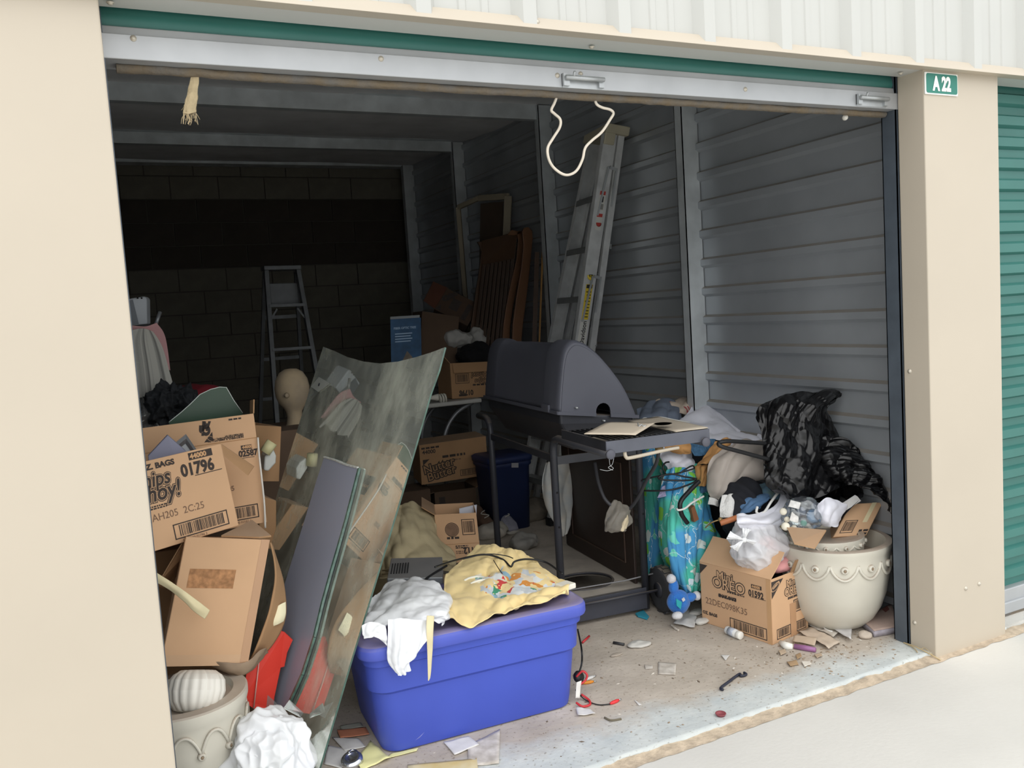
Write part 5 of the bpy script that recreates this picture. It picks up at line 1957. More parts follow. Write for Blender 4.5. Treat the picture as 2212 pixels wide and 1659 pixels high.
# ---- black garbage bag
black_bag = mat('black_bag_plastic', '#0c0c0e', 0.27, var=.1, spec=.5, bump=.06, bs=14)
N_, L_, p_ = nodes(black_bag)
tcx = N_.new('ShaderNodeTexCoord')
nzx = N_.new('ShaderNodeTexNoise'); nzx.inputs['Scale'].default_value = 7
L_.new(tcx.outputs['Object'], nzx.inputs['Vector'])
mvx = N_.new('ShaderNodeMixRGB'); mvx.inputs['Fac'].default_value = .12
L_.new(tcx.outputs['Object'], mvx.inputs['Color1']); L_.new(nzx.outputs['Color'], mvx.inputs['Color2'])
vzx = N_.new('ShaderNodeTexVoronoi'); vzx.inputs['Scale'].default_value = 21
L_.new(mvx.outputs[0], vzx.inputs['Vector'])
bpx = N_.new('ShaderNodeBump'); bpx.inputs['Strength'].default_value = .9; bpx.inputs['Distance'].default_value = .012
L_.new(vzx.outputs['Distance'], bpx.inputs['Height']); L_.new(bpx.outputs['Normal'], p_.inputs['Normal'])
gbg = thing('garbage_bag', 'glossy black garbage bag piled above the scalloped planter', 'bag', at(1790, 1110, .55))


def warp_bag(q):
    return q


lump('bag_body', at(1770, 1030, .72), (.16, .11, .115), black_bag, gbg, seed=3, amp=.06, scale=5, crump=.045, cscale=7, sub=6, fold=.006, fscale=9)
lump('bag_body', at(1868, 1035, .52), (.085, .07, .09), black_bag, gbg, seed=6, amp=.05, scale=6, crump=.045, cscale=8, sub=6, fold=.006, fscale=10)
rows = [[at(1642, 900, .66), at(1650, 875, .66), at(1690, 856, .64), at(1750, 845, .60), at(1800, 842, .58), at(1830, 852, .57)],
        [at(1645, 930, .62), at(1665, 905, .60), at(1705, 885, .58), at(1750, 870, .56), at(1790, 862, .555), at(1815, 860, .56)],
        [at(1648, 970, .60), at(1680, 950, .57), at(1715, 930, .56), at(1745, 905, .555), at(1770, 890, .56), at(1785, 880, .57)],
        [at(1650, 1010, .58), at(1690, 1000, .53), at(1735, 985, .53), at(1770, 960, .55), at(1790, 940, .58), at(1795, 925, .60)],
        [at(1655, 1045, .56), at(1700, 1050, .50), at(1745, 1040, .50), at(1790, 1020, .52), at(1820, 990, .56), at(1825, 975, .60)],
        [at(1690, 1070, .56), at(1720, 1080, .50), at(1760, 1078, .48), at(1800, 1060, .48), at(1830, 1040, .52), at(1840, 1020, .56)]]
cloth('bag_mouth', rows, black_bag, gbg, 150, 110, folds=((1, .7, 2.5, .020), (1, -.3, 5, .008), (1, .9, 11, .003)), amp=.014, scale=8, seed=21, thick=.001)
rows = [[at(1745, 935, .66), at(1775, 940, .60), at(1815, 950, .54), at(1860, 975, .48), at(1900, 1000, .43), at(1934, 1030, .39)],
        [at(1742, 965, .60), at(1780, 970, .54), at(1825, 985, .48), at(1868, 1005, .42), at(1905, 1025, .38), at(1937, 1055, .35)],
        [at(1760, 1000, .56), at(1800, 1010, .48), at(1840, 1020, .43), at(1880, 1038, .38), at(1912, 1055, .35), at(1936, 1085, .33)],
        [at(1800, 1040, .52), at(1830, 1045, .44), at(1860, 1052, .39), at(1890, 1065, .35), at(1915, 1085, .33), at(1918, 1112, .33)]]
cloth('bag_side', rows, black_bag, gbg, 130, 100, folds=((.5, 1, 3, .014), (1, .4, 6, .008), (.6, 1, 11, .004)), amp=.012, scale=8, seed=23, thick=.001)
for ch in gbg.children:
    wl = WLOC[ch.name]
    for v in ch.data.vertices:
        if v.co.x + wl.x > 2.795:
            v.co.x = 2.795 - wl.x - .0005 * (v.index % 7)
# ---- black cable loop
b = B().tube(spline([at(1655, 958, .60), at(1610, 955, .58), at(1572, 953, .57), at(1553, 957, .57), at(1560, 965, .56), at(1600, 976, .56), at(1660, 992, .56)], 50), .0085, 10)
tag(obj('cable_loop', b, blackc), 'thick black cable loop sticking out of the black garbage bag', 'cable')

# ---- heap of clothes
heap = V(2.45, 1.15, 0)
dk = mat('dark_navy_cloth', '#191b22', .9, var=.1, vs=8, bump=.1, bs=60)
tag(lump('dark_garment', V(2.57, 1.22, .26), (.21, .30, .34), dk, seed=33, amp=.05, scale=5, fold=.01, fscale=9, sub=5, zmin=.0), 'dark garments forming the core of the clothes heap by the wall', 'clothes')
tag(lump('dark_garment', at(1610, 1100, .72), (.12, .10, .13), dk, seed=35, amp=.03, scale=7, fold=.008, fscale=14, sub=5), 'black garment between the tied bag and the white towel', 'clothes')


def pattern_material():
    m = mat('floral_sheet', '#4fb8a6', .85, var=.04, vs=3, bump=.05, bs=120)
    N, L, p = nodes(m)
    tc = N.new('ShaderNodeTexCoord')
    mp = N.new('ShaderNodeMapping'); mp.inputs['Scale'].default_value = (2.6, 3.6, 1)
    L.new(tc.outputs['UV'], mp.inputs['Vector'])
    nz = N.new('ShaderNodeTexNoise'); nz.inputs['Scale'].default_value = 3.0
    L.new(mp.outputs[0], nz.inputs['Vector'])
    mv = N.new('ShaderNodeMixRGB'); mv.inputs['Fac'].default_value = .30
    L.new(mp.outputs[0], mv.inputs['Color1']); L.new(nz.outputs['Color'], mv.inputs['Color2'])
    n2 = N.new('ShaderNodeTexNoise'); n2.inputs['Scale'].default_value = .8; n2.inputs['Detail'].default_value = 0
    L.new(mp.outputs[0], n2.inputs['Vector'])
    base = N.new('ShaderNodeValToRGB'); base.color_ramp.interpolation = 'LINEAR'
    base.color_ramp.elements[0].position = .40; base.color_ramp.elements[0].color = (*lin('#4a98cc'), 1)
    base.color_ramp.elements[1].position = .52; base.color_ramp.elements[1].color = (*lin('#52c0ad'), 1)
    L.new(n2.outputs['Fac'], base.inputs['Fac'])
    vo = N.new('ShaderNodeTexVoronoi'); vo.inputs['Scale'].default_value = 3.6
    L.new(mv.outputs[0], vo.inputs['Vector'])
    sc = N.new('ShaderNodeSeparateColor'); L.new(vo.outputs['Color'], sc.inputs[0])
    pick = N.new('ShaderNodeValToRGB'); pick.color_ramp.interpolation = 'CONSTANT'
    el = pick.color_ramp.elements
    el[0].color = (*lin('#7cc44a'), 1); el[1].position = .3; el[1].color = (*lin('#d4e2de'), 1)
    e = el.new(.55); e.color = (*lin('#6fd0bf'), 1); e = el.new(.8); e.color = (*lin('#cfe0e6'), 1)
    L.new(sc.outputs[0], pick.inputs['Fac'])
    ls = N.new('ShaderNodeMath'); ls.operation = 'LESS_THAN'; ls.inputs[1].default_value = .36
    L.new(vo.outputs['Distance'], ls.inputs[0])
    gg = N.new('ShaderNodeMath'); gg.operation = 'GREATER_THAN'; gg.inputs[1].default_value = .30
    L.new(sc.outputs[1], gg.inputs[0])
    mm = N.new('ShaderNodeMath'); mm.operation = 'MULTIPLY'; L.new(ls.outputs[0], mm.inputs[0]); L.new(gg.outputs[0], mm.inputs[1])
    mx = N.new('ShaderNodeMixRGB'); L.new(mm.outputs[0], mx.inputs['Fac']); L.new(base.outputs[0], mx.inputs['Color1']); L.new(pick.outputs[0], mx.inputs['Color2'])
    # thin white lines
    v2 = N.new('ShaderNodeTexVoronoi'); v2.feature = 'DISTANCE_TO_EDGE'; v2.inputs['Scale'].default_value = 1.7
    L.new(mv.outputs[0], v2.inputs['Vector'])
    l2_ = N.new('ShaderNodeMath'); l2_.operation = 'LESS_THAN'; l2_.inputs[1].default_value = .006
    L.new(v2.outputs['Distance'], l2_.inputs[0])
    m2 = N.new('ShaderNodeMixRGB'); m2.inputs['Color2'].default_value = (*lin('#cfe3ea'), 1)
    L.new(l2_.outputs[0], m2.inputs['Fac']); L.new(mx.outputs[0], m2.inputs['Color1'])
    L.new(m2.outputs[0], p.inputs['Base Color'])
    return m


floral = pattern_material()
# back hanging part beside the grill leg
rows = [[at(1386, 960, 1.20), at(1405, 962, 1.16), at(1425, 965, 1.18), at(1450, 985, 1.20)],
        [at(1388, 1040, 1.21), at(1410, 1040, 1.16), at(1435, 1045, 1.18), at(1470, 1060, 1.22)],
        [at(1391, 1130, 1.16), at(1415, 1130, 1.11), at(1440, 1135, 1.13), at(1480, 1150, 1.18)],
        [at(1394, 1210, 1.13), at(1415, 1212, 1.09), at(1440, 1215, 1.11), at(1470, 1220, 1.16)],
        [at(1397, 1252, 1.12), at(1415, 1255, 1.10), at(1435, 1257, 1.11), at(1462, 1255, 1.15)]]
tag(cloth('floral_sheet', rows, floral, None, 60, 90, folds=((1, .15, 2.5, .010), (.1, 1, 3, .004)), amp=.012, scale=6, seed=31, thick=.003), 'blue and green floral sheet hanging beside the grill leg', 'sheet')
# front gathered swag
rows = [[at(1440, 1015, .95), at(1465, 1010, .93), at(1490, 1020, .92), at(1515, 1035, .92), at(1530, 1045, .94)],
        [at(1422, 1075, .96), at(1450, 1080, .86), at(1485, 1085, .85), at(1515, 1095, .86), at(1540, 1130, .90)],
        [at(1424, 1140, .98), at(1445, 1145, .82), at(1480, 1150, .81), at(1515, 1155, .82), at(1556, 1165, .86)],
        [at(1432, 1195, 1.0), at(1450, 1200, .82), at(1482, 1205, .80), at(1515, 1205, .81), at(1538, 1200, .85)],
        [at(1452, 1245, .98), at(1465, 1250, .83), at(1490, 1255, .81), at(1512, 1250, .82), at(1524, 1240, .85)],
        [at(1468, 1270, .88), at(1480, 1282, .84), at(1493, 1288, .83), at(1505, 1284, .83), at(1515, 1268, .85)]]
tag(cloth('floral_sheet', rows, floral, None, 100, 110, folds=((1, .25, 5, .012), (1, -.1, 9, .005)), amp=.008, scale=8, seed=37, thick=.003), 'gathered blue and green floral swag above the floor in the clothes heap', 'sheet')
rows = [[at(1460, 1005, 1.0), at(1490, 1000, .98), at(1520, 1008, .98)], [at(1470, 1030, .95), at(1500, 1030, .92), at(1530, 1040, .93)], [at(1500, 1060, .92), at(1520, 1065, .88), at(1545, 1075, .90)]]
tag(cloth('floral_sheet', rows, floral, None, 40, 40, folds=((1, .25, 3, .008),), amp=.008, scale=8, seed=39, thick=.003), 'small green floral corner under the black wire hangers', 'sheet')
grey_fab = mat('grey_blue_cloth', '#6a7484', .9, var=.08, vs=6, bump=.1, bs=90)
rows = [[at(1375, 885, 1.55), at(1405, 868, 1.60), at(1440, 862, 1.62), at(1470, 880, 1.6)], [at(1378, 905, 1.45), at(1410, 895, 1.42), at(1445, 890, 1.42), at(1475, 900, 1.45)], [at(1385, 935, 1.40), at(1415, 930, 1.36), at(1450, 925, 1.36), at(1480, 925, 1.4)]]
tag(cloth('grey_garment', rows, grey_fab, None, 50, 40, folds=((1, .4, 3, .012),), amp=.012, scale=8, seed=41, thick=.004), 'grey-blue garment at the top of the clothes heap behind the grill shelf', 'clothes')
beige_print = mat('beige_rose_print', '#c4b4a2', .9, var=.02, vs=9, col2='#c4b4a2')
N_, L_, p_ = nodes(beige_print)
vz = N_.new('ShaderNodeTexNoise'); vz.inputs['Scale'].default_value = 16
tcx = N_.new('ShaderNodeTexCoord'); L_.new(tcx.outputs['Object'], vz.inputs['Vector'])
rz = N_.new('ShaderNodeValToRGB'); rz.color_ramp.interpolation = 'CONSTANT'
rz.color_ramp.elements[0].color = (*lin('#c7b8a8'), 1); rz.color_ramp.elements[1].position = .60; rz.color_ramp.elements[1].color = (*lin('#a84a52'), 1)
e_ = rz.color_ramp.elements.new(.68); e_.color = (*lin('#6d8a5f'), 1)
L_.new(vz.outputs['Fac'], rz.inputs['Fac']); L_.new(rz.outputs[0], p_.inputs['Base Color'])
rows = [[at(1395, 880, 1.6), at(1420, 864, 1.66), at(1460, 862, 1.7), at(1490, 855, 1.7), at(1510, 872, 1.68)], [at(1400, 890, 1.55), at(1430, 875, 1.55), at(1465, 872, 1.56), at(1495, 872, 1.56), at(1515, 882, 1.6)], [at(1405, 900, 1.5), at(1440, 890, 1.48), at(1470, 892, 1.48), at(1500, 895, 1.5), at(1520, 895, 1.55)]]
tag(cloth('rose_blouse', rows, beige_print, None, 50, 30, folds=((1, .4, 4, .010),), amp=.012, scale=9, seed=43, thick=.004), 'beige blouse with a red flower print on top of the clothes heap', 'clothes')
# white sheet running down the wall side
rows = [[at(1500, 872, 1.55), at(1530, 868, 1.58), at(1560, 885, 1.5), at(1590, 915, 1.35), at(1625, 930, 1.2), at(1645, 945, 1.1)],
        [at(1475, 905, 1.42), at(1515, 895, 1.40), at(1555, 905, 1.35), at(1590, 930, 1.25), at(1625, 945, 1.12), at(1648, 958, 1.02)],
        [at(1450, 925, 1.30), at(1500, 925, 1.25), at(1545, 930, 1.22), at(1585, 945, 1.15), at(1622, 958, 1.05), at(1648, 970, .98)],
        [at(1445, 945, 1.22), at(1500, 950, 1.15), at(1545, 955, 1.12), at(1585, 962, 1.08), at(1620, 972, 1.0), at(1648, 982, .95)]]
tag(cloth('white_sheet', rows, white_knit, None, 80, 60, folds=((.4, 1, 3, .012), (1, .6, 3, .010)), amp=.010, scale=8, seed=47, thick=.003), 'white sheet spread along the wall on top of the clothes heap', 'sheet')
rows = [[at(1425, 960, 1.10), at(1455, 955, 1.08), at(1490, 970, 1.05)], [at(1425, 985, 1.04), at(1460, 990, .98), at(1500, 1000, .98)], [at(1440, 1010, 1.0), at(1470, 1012, .95), at(1505, 1018, .95)], [at(1450, 1035, .98), at(1475, 1035, .94), at(1505, 1036, .95)]]
tag(cloth('white_shirt', rows, white_knit, None, 50, 60, folds=((.5, 1, 3, .010),), amp=.008, scale=9, seed=49, thick=.003), 'white shirt under the grill side shelf in the clothes heap', 'shirt')
tan_c = mat('tan_cloth', '#b98a56', .85, var=.08, vs=8, bump=.06, bs=80)
rows = [[at(1435, 957, .98), at(1460, 950, .96), at(1492, 958, .96)], [at(1437, 970, .96), at(1465, 968, .93), at(1492, 970, .94)], [at(1450, 978, .97), at(1470, 980, .95), at(1492, 978, .95)]]
tag(cloth('tan_garment', rows, tan_c, None, 30, 24, folds=((1, .3, 2, .006),), amp=.008, scale=14, seed=51, thick=.003), 'tan garment right under the grey bar of the grill shelf', 'clothes')
rows = [[at(1545, 955, .92), at(1568, 946, .90), at(1580, 950, .90)], [at(1525, 980, .90), at(1550, 975, .85), at(1570, 975, .86)], [at(1505, 1005, .90), at(1525, 1003, .85), at(1545, 1000, .87)]]
tag(cloth('tan_garment', rows, tan_c, None, 30, 34, folds=((.3, 1, 2, .008),), amp=.008, scale=14, seed=53, thick=.003), 'tan sleeve beside the loop of thick black cable', 'clothes')
rows = [[at(1502, 1008, .92), at(1520, 1005, .88), at(1535, 1012, .89)], [at(1506, 1025, .90), at(1520, 1028, .86), at(1532, 1030, .88)], [at(1508, 1048, .90), at(1518, 1050, .87), at(1530, 1045, .89)]]
tag(cloth('tan_garment', rows, tan_c, None, 24, 30, folds=((1, .6, 2, .010),), amp=.008, scale=16, seed=55, thick=.003), 'tan gathered cuff at the left edge of the sheer grey fabric', 'clothes')
knit = mat('blue_knit', '#3f6484', .95, var=.25, vs=70, bump=.8, bs=90)
rows = [[at(1490, 955, 1.0), at(1510, 945, .98), at(1545, 950, .98)], [at(1492, 970, .97), at(1512, 962, .95), at(1540, 965, .95)], [at(1500, 985, .95), at(1515, 985, .93), at(1530, 980, .93)]]
tag(cloth('blue_knit', rows, knit, None, 30, 30, amp=.010, scale=12, seed=57, thick=.005), 'blue knitted garment beside the end of the grill shelf', 'clothes')
rows = [[at(1508, 1052, .90), at(1520, 1048, .88), at(1532, 1050, .89)], [at(1508, 1062, .89), at(1518, 1065, .87), at(1530, 1060, .88)]]
tag(cloth('blue_knit', rows, knit, None, 20, 16, amp=.008, scale=14, seed=58, thick=.005), 'small blue knitted cuff below the tan gathered cuff', 'clothes')
# sheer beige fabric
sheer = bag_mat('sheer_fabric', '#d6cdc5', .80, .35)
rows = [[at(1580, 960, .86), at(1605, 950, .86), at(1640, 955, .84), at(1660, 968, .80)], [at(1545, 985, .82), at(1580, 980, .76), at(1620, 985, .74), at(1662, 1000, .72)],
        [at(1528, 1015, .82), at(1565, 1010, .75), at(1610, 1015, .72), at(1662, 1030, .70)], [at(1526, 1050, .82), at(1555, 1055, .76), at(1590, 1050, .74), at(1640, 1040, .72)],
        [at(1535, 1075, .80), at(1560, 1080, .76), at(1580, 1072, .75), at(1605, 1062, .75)]]
tag(cloth('sheer_fabric', rows, sheer, None, 70, 60, folds=((1, .4, 3, .010), (.3, 1, 2, .008)), amp=.010, scale=8, seed=59, thick=.001), 'sheer beige fabric bunched under the black cable loop', 'fabric')
rows = [[at(1560, 1072, .72), at(1580, 1068, .70), at(1596, 1072, .71)], [at(1555, 1095, .70), at(1578, 1095, .67), at(1594, 1098, .69)], [at(1556, 1118, .69), at(1576, 1118, .66), at(1592, 1115, .68)]]
tag(cloth('white_towel', rows, white_knit2, None, 40, 40, folds=((1, .3, 1.5, .006),), amp=.006, scale=14, seed=61, thick=.006), 'white terry towel hanging below the sheer beige fabric', 'towel')
rows = [[at(1533, 1075, .80), at(1545, 1078, .78), at(1556, 1085, .78)], [at(1530, 1090, .79), at(1542, 1092, .77), at(1550, 1094, .78)]]
tag(cloth('white_towel', rows, white_knit2, None, 20, 14, amp=.008, scale=16, seed=62, thick=.005), 'small grey-white cloth scrap under the edge of the sheer fabric', 'towel')
denim = mat('denim', '#4f6f92', .9, var=.15, vs=20, bump=.2, bs=120)
rows = [[at(1600, 1075, .68), at(1630, 1068, .66), at(1662, 1062, .64)], [at(1594, 1095, .66), at(1625, 1085, .62), at(1660, 1080, .61)], [at(1594, 1118, .65), at(1612, 1108, .62), at(1640, 1098, .62)]]
tag(cloth('denim_garment', rows, denim, None, 40, 30, folds=((1, 1, 2, .006),), amp=.008, scale=12, seed=63, thick=.004), 'faded denim garment under the white plastic hanger', 'clothes')
camo = mat('olive_blue_print', '#5b6a5c', .9, var=.1, vs=30, col2='#3f5f7a')
rows = [[at(1640, 1045, .68), at(1660, 1040, .66), at(1680, 1050, .65)], [at(1640, 1062, .66), at(1662, 1058, .63), at(1685, 1065, .62)], [at(1645, 1078, .65), at(1665, 1078, .62), at(1685, 1080, .62)]]
tag(cloth('printed_garment', rows, camo, None, 26, 22, amp=.008, scale=14, seed=64, thick=.004), 'olive and blue printed garment under the front of the black bag', 'clothes')
rows = [[at(1430, 1052, .93), at(1455, 1045, .92), at(1475, 1050, .92)], [at(1420, 1075, .91), at(1440, 1072, .89), at(1462, 1075, .89)]]
tag(cloth('lilac_lace', rows, mat('lilac', '#a9a6c9', .9, var=.25, vs=60, bump=.6, bs=120), None, 20, 16, amp=.010, scale=14, seed=65, thick=.003), 'lilac lace scrap lying on the floral sheet', 'lace')


def hanger(name, label, pts, r, m, hook=None):
    t = thing(name, label, 'hanger', pts[0], 'clothes hangers')
    obj('hanger_arm', B().tube(spline(pts, len(pts) * 8), r, 8), m, t)
    if hook:
        obj('hook', B().tube(spline(hook, len(hook) * 8), r, 8), m, t)


blk = mat('black_hanger', '#1b1c1f', .4)
wht = mat('white_hanger', '#dcdcd8', .4)
hanger('hanger', 'black wire hanger pointing out of the heap under the grill shelf', [at(1388, 1036, .96), at(1425, 1028, .90), at(1465, 1022, .87), at(1500, 1012, .86)], .0035, blk, [at(1500, 1012, .86), at(1496, 1006, .855), at(1480, 1014, .85), at(1470, 1022, .85)])
hanger('hanger', 'black plastic hanger crossing in front of the white shirt', [at(1505, 1036, .84), at(1470, 1038, .85), at(1430, 1036, .88), at(1424, 1030, .88), at(1450, 1024, .87), at(1480, 1030, .85), at(1505, 1034, .84)], .004, blk, [at(1438, 1024, .88), at(1432, 1010, .88), at(1437, 1000, .89), at(1445, 998, .90)])
hanger('hanger', 'lowest black hanger crossing the floral sheet', [at(1392, 1060, .94), at(1430, 1060, .88), at(1460, 1056, .86), at(1490, 1046, .85), at(1505, 1038, .85)], .004, blk)
hanger('hanger', 'broad black hanger arm curving down over the floral swag', [at(1510, 1040, .80), at(1488, 1062, .79), at(1470, 1085, .78), at(1472, 1110, .78), at(1485, 1130, .785)], .010, blk)
hanger('hanger', 'white plastic hanger hooked around the broad black hanger arm', [at(1520, 1072, .80), at(1495, 1086, .775), at(1480, 1098, .765), at(1466, 1102, .765), at(1462, 1099, .775)], .0045, wht)
hanger('hanger', 'white plastic hanger sticking up at the top of the heap', [at(1394, 915, 1.32), at(1402, 908, 1.30), at(1412, 902, 1.30), at(1430, 902, 1.30), at(1460, 908, 1.29), at(1490, 912, 1.30)], .0045, wht, [at(1393, 914, 1.32), at(1388, 906, 1.32), at(1396, 904, 1.32), at(1408, 912, 1.31)])
hanger('hanger', 'white plastic hanger standing in front of the denim garment', [at(1682, 1062, .60), at(1665, 1085, .575), at(1652, 1105, .56), at(1640, 1110, .56), at(1634, 1106, .57), at(1636, 1095, .58)], .0055, wht)
b = B().tube(spline([at(1524, 1140, .72), at(1535, 1130, .69), at(1550, 1124, .67), at(1562, 1122, .66)], 18), .003, 8)
b.lathe([(.0, -.006), (.009, -.004), (.009, .004), (0, .006)], at(1556, 1122, .66), 12, V(-.3, -.9, .2))
hw = thing('wooden_hanger', 'wooden hanger with a brass hook below the white towel', 'hanger', at(1560, 1125, .66), 'clothes hangers')
obj('hook', b, mat('brass', '#b59a63', .35, metal=.6), hw)
b = B().tube(spline([at(1556, 1130, .66), at(1575, 1124, .64), at(1592, 1118, .64)], 12), .012, 10)
obj('hanger_arm', b, mat('orange_wood', '#b9744c', .45), hw)
b = B().prism([at(1493, 1098, .80), at(1500, 1092, .80), at(1510, 1122, .80), at(1500, 1128, .80)], V(0, .02, 0))
tag(obj('wood_board', b, mat('brown_board', '#7d5237', .7)), 'narrow brown board between floral swag and dark garments', 'board')

# blue soft toy by the wheel
ty = thing('soft_toy', 'blue plush toy with white paws lying by the grill wheel', 'toy', atz(1465, 1325, 0))
plush = mat('blue_plush', '#2d72c4', .95, var=.12, vs=20, bump=.5, bs=140, sheen=.3)
plw = mat('white_plush', '#c9cace', .95, var=.1, vs=20, bump=.4, bs=140)
lump('toy_body', at(1466, 1300, 0.795) , (.052, .045, .052), plush, ty, seed=71, amp=.006, scale=12, sub=4)
lump('toy_limb', at(1455, 1266, 0.805), (.022, .02, .034), plush, ty, seed=72, amp=.004, scale=12, sub=4)
lump('toy_paw', at(1450, 1250, 0.805), (.021, .02, .022), plw, ty, seed=73, amp=.004, scale=12, sub=4)
lump('toy_limb', at(1490, 1290, 0.785), (.034, .02, .02), plush, ty, seed=74, amp=.004, scale=12, sub=4)
lump('toy_paw', at(1505, 1287, 0.785), (.02, .02, .02), plw, ty, seed=75, amp=.004, scale=12, sub=4)
lump('toy_paw', at(1463, 1330, 0.745), (.026, .02, .016), plw, ty, seed=76, amp=.004, scale=12, sub=4, zmin=.001)
b = B().prism([at(1460, 1293, 0.750), at(1472, 1300, 0.748), at(1470, 1316, 0.750), at(1461, 1308, 0.749)], V(0, -.003, 0))
obj('teal_patch', b, mat('teal_felt', '#2f9fa8', .9), ty)
b = B().prism([at(1472, 1294, 0.745), at(1477, 1290, 0.745), at(1480, 1296, 0.745), at(1475, 1300, 0.745)], V(0, -.002, 0))
obj('white_tag', b, plw, ty)
b = B().prism([atz(1372, 1328, .001), atz(1390, 1320, .001), atz(1402, 1334, .001), atz(1398, 1340, .001), atz(1378, 1334, .001)], V(0, 0, .008))
tag(obj('teal_rag', b, mat('teal_rag', '#2f8fa6', .9), bevel=.003), 'flat teal rag on the floor under the grill wheel', 'cloth')
# ================================================================== back of the unit
GY = V(0, 0, 1)
# folding table with arched tube legs
tb_ = thing('folding_table', 'white folding table with arched tube legs behind the grill', 'table', V(1.95, 3.55, 0))
TZ = .79
b = B().box((1.45, 3.30, TZ - .03), (2.30, 3.95, TZ))
obj('table_top', b, mat('table_white', '#b9b9b4', .5, var=.06), tb_, bevel=.01)
tube_m = mat('grey_leg_tube', '#8d9094', .4, metal=.4)
for x_, s in ((1.72, 1), (2.12, -1)):
    for dy in (3.40, 3.85):
        b = B().tube(spline([V(x_ - s * .15, dy, TZ - .035), V(x_ - s * .03, dy, TZ - .09), V(x_ + s * .06, dy, TZ - .20), V(x_ + s * .09, dy, TZ - .36), V(x_ + s * .09, dy, .02)], 24), .014, 10)
        obj('leg', b, tube_m, tb_)
    b = B().bar(V(x_ + s * .09, 3.40, .30), V(x_ + s * .09, 3.85, .30), .03, .012, GY)
    obj('leg_brace', b, tube_m, tb_)
# things on the table
k1 = Carton('cardboard_box', 'carton printed upside down with 01796 standing on the white folding table', at(977, 862, 3.40), at(1068, 856, 3.40), at(972, 785, 3.40), .26, m=card_dull, open_top=True)
k1.barcode(.10, .42, .42, .70, seed=51)
k1.logo('Ahoy!', .86, .70, .050, flip=True, shear=.2, out=.06)
k1.logo('Chips', .88, .52, .045, flip=True, shear=.2, out=.06)
k1.text('01796', .50, .22, .050, flip=True, off=.002, sx=.85)
k1.lines(.50, .34, .42, 1, .012, seed=5)
k1.rect(.16, .06, .34, .12)
k1.flap('front', .07, 165, card_dull, 0.05, 1.0)
k1.flap('left', .09, 40, card_dull)
tag(lump('black_garment', at(1030, 768, 3.50), (.16, .13, .085), mat('black_cloth', '#101114', .95, var=.1), seed=81, amp=.03, scale=6, fold=.006, fscale=10, sub=5), 'black garment heaped in the upside-down carton on the table', 'clothes')
tag(lump('white_rag', at(995, 732, 3.62), (.10, .08, .055), mat('grey_white_cloth', '#a9a8a4', .95, var=.05), seed=82, amp=.03, scale=8, crump=.03, cscale=10, sub=5), 'grey-white rag below the tilted carton', 'cloth')
tag(lump('white_rag', at(1036, 728, 3.60), (.075, .07, .075), mat('grey_white_cloth', '#a9a8a4', .95, var=.05), seed=83, amp=.03, scale=8, crump=.03, cscale=10, sub=5), 'crumpled grey-white rag leaning on the wooden slats', 'cloth')
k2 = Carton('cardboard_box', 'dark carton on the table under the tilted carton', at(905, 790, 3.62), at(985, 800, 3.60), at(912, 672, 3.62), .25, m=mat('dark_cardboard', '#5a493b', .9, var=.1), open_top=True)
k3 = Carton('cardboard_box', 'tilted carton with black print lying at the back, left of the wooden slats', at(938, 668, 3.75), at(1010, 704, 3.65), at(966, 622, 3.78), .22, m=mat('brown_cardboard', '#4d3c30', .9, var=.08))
k3.rect(.30, .30, .55, .75); k3.rect(.72, .12, .86, .80, m=ink); k3.tri([(.02, .05), (.16, .05), (.09, .3)]); k3.text('Chips', .12, .45, .05, off=.006, rot=60)
b = B().prism([at(915, 650, 3.82), at(936, 608, 3.85), at(968, 622, 3.78), at(940, 668, 3.75)], V(0, .004, .001))
obj('flap', b, mat('brown_cardboard_inside', '#5a382a', .9), k3.t)
# blue packaged box
bp = thing('blue_package', 'upright blue carton with a sandy picture standing on the folding table', 'package', at(875, 790, 3.45))
A_, B_, T_ = at(846, 862, 3.45), at(912, 858, 3.45), at(843, 690, 3.45)
A_.z = B_.z = TZ + .001
w_ = B_ - A_; h_ = T_ - A_; dp = V(.03, .09, 0)
b = B().obox(A_, w_, dp, h_)
bm_ = mat('blue_print', '#30587e', .5, var=.25, vs=14)
obj('carton', b, bm_, bp, bevel=.002)
n_ = w_.cross(h_).normalized()
def bq(fx, fy, l=.001): return A_ + w_ * fx + h_ * fy + n_ * l
b = B().prism([bq(.25, .25), bq(.75, .25), bq(.80, .42), bq(.68, .55), bq(.52, .62), bq(.38, .52), bq(.26, .42)], n_ * .0006)
obj('printed_picture', b, mat('sandy_picture', '#7f7468', .6, var=.25, vs=20), bp)
text(bp, 'printed_text', 'FIBER OPTIC TREE', .020, mat('pale_blue_ink', '#a9c6e2', .5), bq(.10, .88), w_, h_, off=.0006)
for i in range(4):
    obj('fine_print', B().prism([bq(.14, .82 - .03 * i), bq(.70 - .05 * (i % 2), .82 - .03 * i), bq(.70 - .05 * (i % 2), .832 - .03 * i), bq(.14, .832 - .03 * i)], n_ * .0006), mat('pale_blue_ink', '#a9c6e2', .5), bp)
b = B().obox(bq(.0, 1.0), w_ * .96, dp * .8, h_ * .03 + V(0, 0, 0))
obj('top_tuck', b, mat('grey_carton_board', '#9aa0a4', .7), bp)
